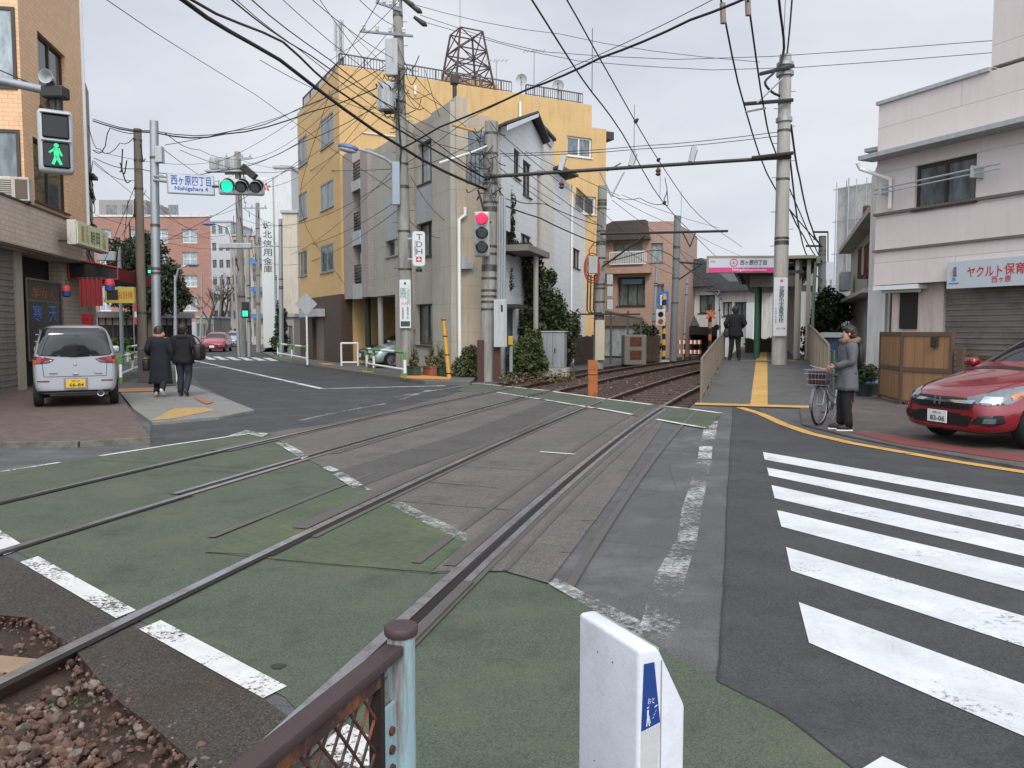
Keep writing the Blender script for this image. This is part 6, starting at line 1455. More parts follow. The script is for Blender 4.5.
t = thing('gate_post', 'dark wooden gate post beside the low fence panel', 'post', V((c3.x, c3.y, .03)), f2_.rz); b = MB(); b.box(0, .12, .0, .12, 0, 1.2).box(.2, .3, .1, .2, 0, 1.1); b.build('post', WFRM, t); b = MB(); b.ell((.25, .05, .45), .08, .08, .08, 1); b.build('latch', BLACK, t)
t = thing('notice_frame', 'wooden notice frame with a red sheet behind the red car roof', 'notice board', f3_.world(3.0, -.25, .03), f3_.rz); b = MB(); b.box(-.7, .9, 0, .05, 1.1, 1.6); b.build('board', mat('notice_red', '#8f2733', .6), t); b = MB(); b.box(-.8, 1.0, -.02, .07, 1.601, 1.68).box(-.8, -.701, -.02, .07, .0, 1.6).box(.901, 1., -.02, .07, 0, 1.6); b.build('frame', WFRM, t); b = MB(); b.box(-.68, -.3, -.012, -.001, 1.15, 1.55); b.build('paper', WHITE, t)
b = MB(); b.boxr(-.08, .08, -.06, .06, 0, .06, .01); b.boxr(-.07, .07, -.05, .05, .061, .13, .01); mesh_thing(b, 'small_toy_box', mat('toy_blue', '#34509a', .5), 'small blue and yellow box on the low fence panel rail', 'box', f3_.world(1.5, .03, 1.085), f3_.rz)
# ================================================================= PLATFORM and ramp
dP = V((.305, .952, 0)).normalized(); nP = V((dP.y, -dP.x, 0))  # nP points right
def PP(s, o, z): return V((3.92, 16.4, 0))+dP*s+nP*o+V((0, 0, z))
WR = 2.55; RISE = .60
PLM = ground_mat('platform_asphalt', '#5f5e5c', .25, var=.15, patch='#4c4a48', patch_amt=.4)
b = MB(); prof = [(-.15, .006), (0, .03), (9.0, RISE), (48, RISE+.1)]
for (s0, z0), (s1, z1) in zip(prof, prof[1:]):
    w0 = WR if s0 < 9 else WR+1.2; w1_ = WR if s1 <= 9 else WR+1.2; 
    b.quad(PP(s0, 0, z0), PP(s0, WR+.1, z0), PP(s1, WR+.1, z1), PP(s1, 0, z1)); b.quad(PP(s0, 0, -.3), PP(s0, 0, z0), PP(s1, 0, z1), PP(s1, 0, -.3)); b.quad(PP(s0, WR+.1, -.3), PP(s1, WR+.1, -.3), PP(s1, WR+.1, z1), PP(s0, WR+.1, z0))
struct(b, 'platform', PLM)
zr = lambda s: .03+(RISE-.03)*s/9 if s < 9 else RISE+.1*(s-9)/39
m = ground_mat('tactile_blocks', '#c9a05c', .2, 90, var=.12, patch='#96804f', patch_amt=.5)
b = MB()
def tstrip(s0, s1, o0, o1, dz=.005, n=12):
    for i in range(n):
        a = s0+(s1-s0)*i/n; c = s0+(s1-s0)*(i+1)/n; b.quad(PP(a, o0, zr(a)+dz), PP(a, o1, zr(a)+dz), PP(c, o1, zr(c)+dz), PP(c, o0, zr(c)+dz))
tstrip(.15, 9.3, 1.0, 1.34); tstrip(-.14, .14, -.1, 2.2, .0065, 1); tstrip(9.3, 9.65, 0.25, 2.2, .005, 1); tstrip(9.65, 40, 1.0, 1.34, .005, 10)
struct(b, 'platform_tactile_strip', m)
def mesh_rail(label, o, s0, s1, h, n, name='platform_railing'):
    a = PP(s0, o, zr(s0)); t = thing(name, label, 'railing', a); q = lambda s, z: PP(s, o, zr(s)+z)-a
    MT = mat('railing_brown', '#7d7264', .6, .3, var=.15); b = MB()
    for i in range(n+1): s = s0+(s1-s0)*i/n; b.cyl(q(s, -.02), q(s, h), .03, n=8)
    split(b, 'post', MT, t, True); b = MB(); b.tube([q(s0, h), q((s0+s1)/2, h), q(s1, h)], .028, 8); b.tube([q(s0, .12), q((s0+s1)/2, .12), q(s1, .12)], .02, 6); b.build('rails', MT, t, True)
    b = MB(); k = int((s1-s0)/.15)
    for i in range(k): s = s0+(s1-s0)*(i+.5)/k; b.cyl(q(s, .12), q(s, h-.02), .011, n=5)
    b.build('bars', MT, t); return t
t = mesh_rail('brown metal railing along the track side of the platform ramp', .0, .25, 9.6, .92, 7)
b = MB(); q = PP(.9, -.04, zr(.9))-t.location; b.box(-.12, .12, -.01, .01, .3, .78, Matrix.Translation(q) @ Matrix.Rotation(math.atan2(dP.y, dP.x), 4, 'Z')); b.build('notice_plate', WFR, t)
mesh_rail('brown metal railing along the lane side of the platform ramp', WR, 1.2, 9.8, 1.15, 7)
picket('dark slatted fence at the back of the platform behind the black clad man', 745, 772, 33, 34, 1.25, 22, mat('slat_brown', '#5b4b40', .8, var=.2), 'slat_fence')
# shelter
sh_ = thing('station_shelter', 'tram stop shelter with a dark flat roof and a green column', 'shelter', PP(10.5, 0, RISE+.02), math.atan2(-dP.x, dP.y))
x_ = lambda px, py, Y: toloc(sh_, D(px, py, Y))
zr0 = D(740, 257.5, 26).z-sh_.location.z
b = MB(); b.box(.0, 2.75, -.3, 14, zr0-.08, zr0+.02); b.build('roof', mat('shelter_roof', '#8a8672', .6, .2, var=.1), sh_)
b = MB(); b.box(.5, 2.4, -.1, 13, zr0-.55, zr0-.43)
for i in range(6): b.box(.2, 2.6, .2+i*2, .3+i*2, zr0-.3, zr0-.081)
b.build('roof_frame', DARKM, sh_)
b = MB(); b.box(.75, 2.2, -.05, 0.05, zr0-.95, zr0-.551); b.build('info_box', mat('info_dark', '#4c463f', .6), sh_)
for s in (2.2, 6.5, 11): b = MB(); xc = x_(757, 330, 27).x; b.cyl((xc, s-1.5, 0), (xc, s-1.5, zr0-.3), .1, n=12); b.build('column', mat('column_green', '#2e5a41', .5), sh_, True)
b = MB(); b.box(2.25, 2.35, .1, 13, 0, zr0-.1); b.build('back_wall', mat('shelter_wall', '#8f8a80', .8, stain='#6d675d', stain_amt=.5, streak=True), sh_)
for x in (2.2, 2.55): b = MB(); b.box(x-.06, x+.06, -.1, .02, 0, zr0-.1); b.build('post', mat('post_grey', '#8a867d', .7), sh_)
b = MB(); b.box(2.76, 2.88, -.3, 14, zr0-.25, zr0-.02); b.tube([(2.75, -.2, zr0-.2), (2.7, -.25, zr0-1.2), (2.7, -.25, 0)], .05, 8); b.build('gutter', mat('gutter_green', '#66705f', .6), sh_)
# station sign
M_, L_ = frame_between(708.5, 272.5, 25.9, 774, 272.5, 25.6)
st = tag(bpy.data.objects.new('station_sign', None), 'tram stop name sign in white with a pink band under the shelter roof', 'sign'); COL.objects.link(st); st.matrix_world = M_; st.location = M_.translation
H_ = 14/790*25.8; b = MB(); b.boxr(-.07, L_+.05, -.04, .05, -.02, H_+.08, .01); b.build('frame', mat('sign_frame_tan', '#8a8068', .5), st); b = MB(); b.box(0, L_, -.055, -.041, H_*.34, H_-.01); b.build('white_field', mat('station_white', '#bcc0c8', .4, var=.03), st); b = MB(); b.box(0, L_, -.055, -.041, 0.0, H_*.34-.001); b.build('pink_band', mat('station_pink', '#c43b78', .4, var=.03), st)
text(st, '西ヶ原四丁目', L_*.4, H_*.34, INK, T3(L_*.68, -.056, H_*.68), bold=.02); text(st, 'Nishigahara-yonchome', L_*.52, H_*.22, WHITE, T3(L_*.62, -.056, H_*.17), bold=.01)
b = MB(); b.lathe([(.13, -.062), (.13, -.056), (.1, -.056), (.1, -.062), (.13, -.062)], (L_*.38, 0, H_*.68), 18, 'Y', None, False); b.build('ring_emblem', mat('emblem_pink', '#b8487a', .5), st); b = MB(); b.box(L_*.38-.06, L_*.38+.06, -.06, -.056, H_*.62, H_*.66).box(L_*.38-.015, L_*.38+.015, -.0645, -.0605, H_*.58, H_*.8); b.build('emblem_mark', MATS['emblem_pink'], st); text(st, '都電', L_*.07, H_*.12, MATS['emblem_pink'], T3(L_*.06, -.056, H_*.76))
# ================================================================= VEGETATION
IVY = leafm('ivy_leaf', '#151d0e', '#3f4d26', '#5a3a2c'); BARK = mat('bark', '#4a4036', .9, var=.3)
def plant(name, label, cat, base, blobs, n, size, lm_, trunk=None, parts=('crown', 'trunk'), spikes=None):
    t = thing(name, label, cat, base); b = MB(); leaves(b, blobs, n, size); b.build(parts[0], lm_, t)
    if trunk:
        b = MB(); limbs(b, (0, 0, 0), trunk[0], trunk[1], trunk[2], trunk[3], trunk[4] if len(trunk) > 4 else 0); b.build(parts[1], BARK, t, True)
    return t
ib = V((D(548, 372, 29).x, 29, 0)); il = lambda px, py, Y=29: D(px, py, Y)-ib
def blob(px, py, Y, rx, ry, rz): q = il(px, py, Y); return (q.x, q.y, q.z, rx, ry, rz)
plant('ivy_shrub', 'large dark green ivy covered shrub climbing the white house wall', 'shrub', ib, [blob(548, 320, 29.3, 1.0, .8, 1.15), blob(557, 345, 29.6, .9, .8, 1.05), blob(538, 300, 28.9, .75, .55, .9), blob(530, 330, 28.2, .7, .5, 1.0), blob(531, 262, 28.4, .4, .35, .6), blob(540, 285, 29, .6, .5, .8), blob(566, 350, 30.5, .45, .6, .8), blob(533, 278, 28.6, .5, .4, .8), blob(570, 325, 31.2, .5, .5, .7), blob(558, 303, 30, .35, .4, .4)], 20000, .065, IVY, ((.2, .2, 2.6), .08, 8, .6), ('foliage', 'stems'))
ib2 = V((D(527, 378, 26.2).x, 26.2, 0))
def blob2(px, py, Y, rx, ry, rz, base): q = D(px, py, Y)-base; return (q.x, q.y, q.z, rx, ry, rz)
plant('round_shrub', 'rounded evergreen shrub between the signal pole and the metal cabinet', 'shrub', ib2, [blob2(530, 352, 26.2, .6, .5, .62, ib2), blob2(522, 363, 26, .5, .45, .45, ib2), blob2(538, 363, 26.3, .4, .4, .45, ib2), blob2(516, 355, 26, .35, .35, .6, ib2), blob2(534, 343, 26.5, .35, .4, .5, ib2)], 8000, .05, leafm('shrub_leaf', '#25301a', '#4c5a2c', '#6b5a30'), ((0, 0, .9), .05, 6, .35), ('foliage', 'stems'))
ib3 = V((D(471, 378, 25).x, 25, .1))
plant('trailing_bush', 'trailing bush with reddish berries left of the signal pole base', 'shrub', ib3, [blob2(470, 358, 25, .42, .35, .55, ib3), blob2(464, 368, 24.8, .4, .3, .35, ib3), blob2(477, 370, 24.7, .3, .3, .35, ib3)], 3600, .045, leafm('bush_leaf', '#2a3320', '#59603a', '#7a3a30'), ((0, 0, .9), .03, 6, .3), ('foliage', 'stems'))
ib4 = V((D(508, 250, 27.3).x, 27.2, 4.35))
plant('hanging_ivy', 'ivy hanging on the white wall beside the signal pole', 'plant', ib4, [(.05, 0, 1.0, .22, .15, 1.3), (.25, 0, .1, .6, .2, .25), (.0, -.1, -1.0, .18, .15, .9)], 1500, .06, IVY, ((.1, 0, 2.2), .02, 3, .2), ('foliage', 'stem'))
# rust coloured weeds, planters along the grey wall
b = MB(); 
for i in range(900): q = G(random.uniform(500, 575), random.uniform(374, 384)); leaf(b, V((q.x, q.y, random.uniform(0, .25))), V((0, 0, 1)), .05)
o = b.build('trackside_weeds', leafm('dry_weed', '#3a3d22', '#6f6238', '#80492c')); o['kind'] = 'stuff'; o['label'] = 'dry brown and green weeds along the track edge'; o['category'] = 'weeds'
for k, (px, m, lb, cl) in enumerate(((414, '#2e4438', 'dark green planter trough nearest the transformer pole', 'trough'), (430, '#8a5240', 'terracotta planter trough in the row along the grey wall', 'trough'), (440, '#2c4136', 'dark green planter trough between the terracotta one and the yellow tube', 'trough'), (458, '#2a3d34', 'dark green planter right of the yellow tube', 'trough'))):
    p = D(px, 379, 25.6); p.z = .1; t = thing('planter', lb, 'planter', p, -1.0, 'planters along the grey wall'); b = MB(); b.boxr(-.28, .28, -.12, .12, 0, .3, .02); b.box(-.3, .3, -.14, .14, .26, .3); b.build('trough', mat('planter_'+m.strip('#'), m, .7), t)
    b = MB(); leaves(b, [(0, 0, .45, .3, .15, .25), (.1, 0, .6, .15, .1, .3)], 300, .05); b.build('leaves', leafm('pot_leaf', '#34422a', '#6a6a44', '#8a4a38'), t)
    b = MB()
    for i in range(8): b.tube([(random.uniform(-.2, .2), 0, .28), (random.uniform(-.3, .3), random.uniform(-.1, .1), random.uniform(.6, 1.25))], .007, 4)
    b.build('twigs', BARK, t)
# evergreen tree left, bare trees, lane trees
eb = V((D(152, 350, 55).x, 55, .05))
def blobE(px, py, rx, rz, dy=0): q = D(px, py, 55+dy)-eb; return (q.x, q.y, q.z, rx, rx*.8, rz)
plant('evergreen_tree', 'broad dark evergreen tree behind the black plank wall', 'tree', eb, [blobE(140, 265, 2.0, 1.9), blobE(160, 285, 2.0, 1.9), blobE(125, 258, 1.6, 1.6, 1), blobE(150, 250, 1.4, 1.3, 1), blobE(172, 300, 1.4, 1.3), blobE(130, 290, 1.8, 1.6, 1), blobE(148, 306, 1.8, 1.3), blobE(115, 280, 1.3, 2.0, 2), blobE(180, 292, .8, .8), blobE(166, 268, 1.1, 1.0)], 24000, .115, leafm('evergreen_leaf', '#141c0d', '#38452a', '#454a2c'), ((0, 0, 6), .25, 14, 2.2, 3))
def bare(label, px, py, Y, h, seed, m=BARK):
    p = D(px, py, Y); p.z = 0; t = thing('bare_tree', label, 'tree', p); b = MB(); rnd = random.Random(seed)
    def br(p, d, r, l, k):
        q = p+d*l; b.tube([p, p.lerp(q, .5)+V((rnd.gauss(0, .05), 0, rnd.gauss(0, .05)))*l, q], [r, r*.85, r*.6], 5)
        if k == 0: return
        for _ in range(3 if k > 1 else 4):
            e = (d+V((rnd.gauss(0, .55), rnd.gauss(0, .55), rnd.uniform(-.1, .5)))).normalized(); br(p.lerp(q, rnd.uniform(.6, 1)), e, r*.55, l*rnd.uniform(.6, .85), k-1)
    br(V((0, 0, 0)), V((rnd.gauss(0, .05), 0, 1)), h*.028, h*.38, 4); b.build('branches', m, t, True)
bare('leafless pollarded tree before the red brick building corner', 208, 348, 84, 6.8, 2); bare('leafless tree farther down the left pavement', 226, 344, 100, 9.5, 5); bare('small leafless tree at the far end of the street', 217, 342, 120, 8, 9)
lb_ = V((D(828, 352, 29).x, 29, 0)); 
def blobL(px, py, rx, rz, Y=29): q = D(px, py, Y)-lb_; return (q.x, q.y, q.z, rx, rx, rz)
plant('lane_tree', 'dark leafy tree filling the narrow lane right of the platform', 'tree', lb_, [blobL(829, 310, .75, .8), blobL(822, 330, .7, .9), blobL(834, 340, .8, 1.0), blobL(824, 358, .8, .7), blobL(838, 312, .5, .7, 30), blobL(832, 368, .9, .5, 28)], 7000, .09, leafm('lane_leaf', '#1a2413', '#3c4c26'), ((0, 0, 2.6), .1, 8, .7, 4))
plant('garden_shrub', 'small green shrub before the lean to of the pink brown house', 'shrub', V((D(643, 352, 40).x, 40, 0)), [(0, 0, 1.3, .7, .5, .75), (.3, 0, .8, .6, .5, .6)], 1500, .08, MATS['lane_leaf'], ((0, 0, 1.1), .05, 5, .4)); plant('corner_bush', 'dark bush at the foot of the blue shop block', 'shrub', V((D(281, 350, 45).x, 45, .1)), [(0, 0, .8, .7, .5, .8), (0, 0, 1.9, .4, .4, 1.2)], 1500, .1, MATS['lane_leaf'], ((0, 0, 1.5), .06, 5, .4))
for px, py, Y, lb, cl in ((866, 401, 18.3, 'potted plant in a dark green pot left of the wooden fence', '#2c3a35'), (873, 400, 18.9, 'potted plant in a dark pot against the wooden fence', '#3a3530')):
    p = G(px-2, py-5, .03); t = thing('potted_plant', lb, 'potted plant', p); b = MB(); b.lathe([(.16, 0), (.22, .25), (.24, .27), (.2, .27)], n=14); b.build('pot', mat('pot_'+cl.strip('#'), cl, .6), t, True); b = MB(); leaves(b, [(0, 0, .5, .24, .22, .24)], 500, .04); b.build('leaves', MATS['lane_leaf'], t)
    b = MB(); b.cyl((0, 0, .2), (0, 0, .5), .02, n=6); b.build('stem', BARK, t)
p = G(860, 392, .03); b = MB(); b.boxr(-.3, .3, -.2, .2, 0, .35, .04); b.boxr(-.33, .33, -.23, .23, .351, .4, .02); mesh_thing(b, 'storage_box', mat('blue_tub', '#4a6a98', .5), 'blue plastic storage box behind the woman with the bicycle', 'box', p, .3)
t = thing('garden_shed', 'small blue shed with a grey pitched roof in the lane', 'shed', (D(851, 350, 23).x, 23.5, 0), .3); b = MB(); b.box(-.22, .22, 0, .6, 0, 1.35); b.build('wall', mat('shed_blue', '#4f6480', .7), t); b = MB(); b.prism([(-.34, 1.35), (.34, 1.35), (0, 1.5)], lambda a, z, y: V((a, y, z)), -.2, 1.); b.build('roof', GREYP, t)
t = thing('lane_fence', 'green wire fence at the left edge of the narrow lane', 'fence', PP(3, WR+.25, 0)); b = MB()
for i in range(9): q = dP*i*1.2; b.cyl(q, q+V((0, 0, 1.1)), .03, n=6)
b.tube([V((0, 0, 1.08)), dP*9.6+V((0, 0, 1.08))], .02, 6); b.tube([V((0, 0, .3)), dP*9.6+V((0, 0, .3))], .02, 6); b.build('frame', mat('fence_green', '#4d5a48', .6), t)
b = MB(); b.cyl((0, 0, 0), (0, 0, 1.5), .06, n=8); mesh_thing(b, 'yellow_post', mat('lane_yellow', '#b5a332', .6), 'yellow marker post at the foot of the lane tree', 'post', (D(815, 352, 24).x, 24, 0))
# ================================================================= VEHICLES
def eval_mesh(o):
    dg = bpy.context.evaluated_depsgraph_get(); dg.update(); return bpy.data.meshes.new_from_object(o.evaluated_get(dg))
def car_cage(st, cabin, hoodless=False):
    """st rows: x,zf,w,zb,wb,zt,wt ; cabin(i) -> set of glass segments for span i"""
    b = bmesh.new(); rings = []
    for x, zf, w, zb, wb, zt, wt in st:
        h = [(0, zf), (w*.8, zf), (w*.97, zf+.07), (w, zf+(zb-zf)*.55), (wb, zb), (wt, zt-.035), (wt*.62, zt), (0, zt+.012)]
        full = h+[(-y, z) for y, z in h[-2:0:-1]]; rings.append([b.verts.new((x, y, z)) for y, z in full])
    n = len(rings[0])
    for i, (A, B) in enumerate(zip(rings, rings[1:])):
        gset = cabin(i)
        for k in range(n):
            f = b.faces.new((A[k], A[(k+1) % n], B[(k+1) % n], B[k])); kk = k if k < 7 else 13-k
            f.material_index = 1 if kk in gset else 0
    for R in (rings[0], rings[-1]):
        b.faces.new((R[0], R[1], R[13])); b.faces.new((R[7], R[6], R[8]))
        for k in range(1, 6): b.faces.new((R[k], R[k+1], R[14-k-1], R[14-k]))
    bmesh.ops.recalc_face_normals(b, faces=b.faces[:])
    return b
def make_body(root, st, cabin, wheels, wr, paint, glassm, levels=2):
    b = car_cage(st, cabin); me = bpy.data.meshes.new('c'); b.to_mesh(me); b.free()
    for _ in range(2): me.materials.append(paint)
    o = bpy.data.objects.new('c', me); COL.objects.link(o); s = o.modifiers.new('s', 'SUBSURF'); s.levels = levels; s.render_levels = levels
    cuts = []
    for x, y in wheels:
        cb = MB(); sg_ = 1 if y > 0 else -1; cb.cyl((x, y-.16*sg_, wr*1.0), (x, y+.4*sg_, wr*1.0), wr*1.1, n=28)
        c = bpy.data.objects.new('k', cb.mesh('k', paint)); COL.objects.link(c); c.hide_render = True; cuts.append(c)
        m_ = o.modifiers.new('b', 'BOOLEAN'); m_.operation = 'DIFFERENCE'; m_.object = c; m_.solver = 'EXACT'
    full = eval_mesh(o)
    for c in cuts: bpy.data.objects.remove(c)
    bpy.data.objects.remove(o)
    bb = bmesh.new(); bb.from_mesh(full); bvh = BVHTree.FromBMesh(bb)
    def part(idx, name, m, par):
        q = bb.copy(); bmesh.ops.delete(q, geom=[f for f in q.faces if (f.material_index == 1) != idx], context='FACES')
        mm = MB.__new__(MB); mm.bm = q; return mm.build(name, m, par, 'full' if idx else True, recalc=False)
    body = part(False, 'body', paint, root); gl = part(True, 'windows', glassm, root); bb.free()
    return body, bvh
def wheel(root, x, y, r, wdt, rimm, label=None):
    s = 1 if y > 0 else -1; b = MB(); h = wdt/2
    b.lathe([(r*.66, -h), (r*.93, -h), (r, -h*.7), (r, h*.7), (r*.93, h), (r*.66, h), (r*.64, 0)], (x, y, r), 28, 'Y'); t = b.build('wheel', mat('tyre', '#161616', .85, var=.1), root, True)
    b = MB(); yo = h*.75*s; b.lathe([(r*.6, yo-.02*s), (r*.66, yo), (r*.68, yo), (r*.68, yo*.5)] if s > 0 else [(r*.68, yo*.5), (r*.68, yo), (r*.66, yo), (r*.6, yo-.02*s)], (x, y, r), 28, 'Y')
    for i in range(7):
        M_ = Matrix.Translation((x, y+yo*.75, r)) @ Matrix.Rotation(2*PI*i/7, 4, 'Y'); b.box(-r*.07, r*.07, -.012, .012, r*.08, r*.63, M_)
    b.lathe([(.01, -.02), (r*.17, -.02), (r*.17, .02), (.01, .03)], (x, y+yo*.75, r), 14, 'Y'); b.build('rim', rimm, t, True)
    b = MB(); b.lathe([(.02, -.005), (r*.62, -.005), (r*.62, .005), (.02, .005)], (x, y+yo*.2, r), 20, 'Y'); b.build('brake_disc', DARKM, t); return t
def decal(root, bvh, poly, o, a, bb, d, name, m, off_=.006, res=.03, parent=None, thick=0):
    o = V(o); a = V(a).normalized(); bb = V(bb).normalized(); d = V(d).normalized()
    P_ = []
    for p, q in zip(poly, poly[1:]+poly[:1]):
        k = max(1, int(math.hypot(q[0]-p[0], q[1]-p[1])/res)); P_ += [(p[0]+(q[0]-p[0])*i/k, p[1]+(q[1]-p[1])*i/k) for i in range(k)]
    n = len(P_); pts = [V(p) for p in P_]; x0 = min(p[0] for p in P_); x1 = max(p[0] for p in P_); y0 = min(p[1] for p in P_); y1 = max(p[1] for p in P_)
    x = x0+res/2
    while x < x1:
        y = y0+res/2
        while y < y1:
            if inside((x, y), P_) and min((x-p[0])**2+(y-p[1])**2 for p in P_) > (res*.4)**2: pts.append(V((x, y)))
            y += res
        x += res
    r = delaunay_2d_cdt(pts, [(i, (i+1) % n) for i in range(n)], [], 0, 1e-6); mb = MB(); vs = []
    for p in r[0]:
        h = bvh.ray_cast(o+a*p.x+bb*p.y-d*3, d)
        vs.append(mb.bm.verts.new(h[0]+h[1]*off_*(1 if h[1].dot(d) < 0 else -1)) if h[0] is not None else None)
    for t in r[2]:
        c = sum((r[0][i] for i in t), V((0, 0)))/3
        if inside(c, P_) and all(vs[i] is not None for i in t): mb.bm.faces.new([vs[i] for i in t])
    for v in [v for v in mb.bm.verts if not v.link_faces]: mb.bm.verts.remove(v)
    return mb.build(name, m, parent or root, 'full')
def carpaint(name, col, rough=.28, metal=.35): 
    return mat(name, col, rough, metal, var=.05, vs=2, fine=.03, fs=400, bump=0, coat=1.)
CG = glass('car_glass', '#14181a', .03, .3); TRIM = mat('trim_black', '#101010', .4, var=.1); CHR = mat('chrome', '#b9bcbf', .15, .95, var=.03, bump=0); LENS = mat('lamp_clear', '#666c70', .1, .4, var=.5, vs=18, coat=1); LRED = mat('lamp_red', '#74151a', .25, var=.25, vs=10, coat=1); LAMB = mat('lamp_amber', '#b5641e', .2, var=.15, coat=1); ALLOY = mat('alloy', '#9da0a3', .3, .8, var=.05)
MPV = [(0, .24, .52, .56, .48, .62, .36), (-.09, .19, .71, .62, .66, .70, .50), (-.3, .18, .81, .72, .74, .79, .60), (-.7, .20, .845, .84, .79, .90, .62), (-1.08, .20, .848, .93, .80, .985, .66), (-1.25, .20, .848, .965, .80, 1.03, .68), (-1.95, .20, .848, .99, .80, 1.46, .58), (-2.4, .20, .848, 1.0, .80, 1.535, .59), (-3.4, .20, .848, 1.01, .80, 1.52, .59), (-4.1, .21, .845, 1.03, .78, 1.44, .56), (-4.42, .24, .82, 1.0, .74, 1.10, .62), (-4.56, .32, .70, .92, .62, .98, .5)]
def mpv_glass(i):
    if i == 5: return {4, 5, 6}
    if i in (6, 7, 8): return {4}
    if i == 9: return {4, 5, 6}
    return set()
def plate_(root, M, w, h, bg, ink, top, num):
    b = MB(); b.boxr(-w/2, w/2, -.012, .0, -h/2, h/2, .004, 2, M); p = b.build('number_plate', bg, root)
    if num:
        text(p, num, w*.74, h*.42, ink, M @ T3(w*.04, -.013, -h*.16), 'plate_number', bold=.02); text(p, top, w*.42, h*.2, ink, M @ T3(0, -.013, h*.3), 'plate_region')
    return p
PG = mat('plate_ink_green', '#1f4a35', .5); PWH = mat('plate_white', '#cfd2d0', .4, var=.03); PYL = mat('plate_yellow', '#d0a52c', .4, var=.04)
hd_ = math.atan2(-.27, -.963)
red = thing('parked_car', 'glossy red people carrier parked at the right edge facing the crossing', 'car', (5.76, 10.62, .03), hd_)
RP = carpaint('paint_red', '#7c0f1a', .22, .15)
body, bv = make_body(red, MPV, mpv_glass, [(-.82, .74), (-.82, -.74), (-3.62, .74), (-3.62, -.74)], .318, RP, CG)
for x, y in ((-.82, .735), (-.82, -.735), (-3.62, .735), (-3.62, -.735)): wheel(red, x, y, .316, .2, ALLOY)
FD = dict(o=(0, 0, 0), a=(0, 1, 0), bb=(0, 0, 1), d=(-1, 0, 0))
decal(red, bv, [(-.5, .53), (-.36, .5), (.36, .5), (.5, .53), (.54, .635), (.3, .655), (-.3, .655), (-.54, .635)], name='grille', m=TRIM, **FD)
g_ = red.children[-1]; decal(red, bv, [(-.5, .585), (.5, .585), (.52, .625), (.0, .612), (-.52, .625)], name='grille_bar', m=CHR, off_=.016, **FD)
decal(red, bv, [(-.46, .285), (.46, .285), (.52, .42), (.3, .45), (-.3, .45), (-.52, .42)], name='lower_intake', m=TRIM, **FD)
for s in (1, -1):
    dd = V((-.72, -.69*s, 0)).normalized(); aa = V((-.69, .72*s, 0)).normalized(); O_ = (-.28, .66*s, 0)
    decal(red, bv, [(-.34, .60), (-.1, .57), (.15, .60), (.52, .83), (.50, .865), (.1, .78), (-.2, .70), (-.33, .665)], O_, aa, (0, 0, 1), dd, 'headlight', LENS, .008)
    hl = red.children[-1]
    decal(red, bv, [(.16, .64), (.34, .73), (.32, .765), (.14, .7)], O_, aa, (0, 0, 1), dd, 'indicator', LAMB, .013, parent=hl); decal(red, bv, [(-.2, .60), (-.02, .6), (.06, .68), (-.14, .68)], O_, aa, (0, 0, 1), dd, 'reflector', CHR, .013, parent=hl)
    decal(red, bv, [(-.3, .33), (-.05, .31), (.1, .36), (.06, .46), (-.2, .44)], O_, aa, (0, 0, 1), dd, 'fog_lamp_recess', TRIM, .006); fl_ = red.children[-1]; decal(red, bv, [(-.16, .35), (-.02, .35), (-.01, .41), (-.14, .41)], O_, aa, (0, 0, 1), dd, 'fog_lamp', LENS, .014, parent=fl_)
    b = MB(); b.boxr(-1.5, -1.34, .86*s-.1, .86*s+.1, 1.0, 1.13, .05, 3); b.box(-1.43, -1.38, min(.78*s, .84*s), max(.78*s, .84*s), .98, 1.02); b.build('mirror', RP, red, True)
    sd_ = dict(o=(0, 0, 0), a=(1, 0, 0), bb=(0, 0, 1), d=(0, -s, 0))
    for x0 in (-1.35, -2.45, -3.35): decal(red, bv, [(x0, .3), (x0+.012, .3), (x0+.012, .98), (x0, .98)], name='door_seam', m=TRIM, off_=.002, **sd_)
    for x0 in (-2.25, -3.2): b = MB(); b.boxr(x0, x0+.2, .84*s-.03, .84*s+.03, .84, .875, .012); b.build('door_handle', RP, red)
for s in (1, -1): decal(red, bv, [(-.12, .52*s), (-.95, .66*s), (-.95, .648*s), (-.12, .508*s)], (0, 0, 0), (1, 0, 0), (0, 1, 0), (0, 0, -1), 'hood_seam', TRIM, .002)
decal(red, bv, [(-1.1, -.7), (-1.1, .7), (-1.2, .7), (-1.2, -.7)], (0, 0, 0), (1, 0, 0), (0, 1, 0), (0, 0, -1), 'wiper_cowl', TRIM, .004)
hit = bv.ray_cast(V((3, 0, .36)), V((-1, 0, 0)))[0]
MF = Matrix(((0, -1, 0, hit.x+.02), (1, 0, 0, 0), (0, 0, 1, .385), (0, 0, 0, 1)))
plate_(red, MF, .33, .165, PWH, PG, '練馬 501', '83-06')
hit = bv.ray_cast(V((3, 0, .6)), V((-1, 0, 0)))[0]; b = MB(); MF2 = Matrix(((0, -1, 0, hit.x+.022), (1, 0, 0, 0), (0, 0, 1, .598), (0, 0, 0, 1)))
b.box(-.055, -.03, -.012, .0, -.05, .055, MF2).box(.03, .055, -.012, .0, -.05, .055, MF2).box(-.03, .03, -.010, -.002, -.012, .012, MF2); b.build('badge', CHR, red)
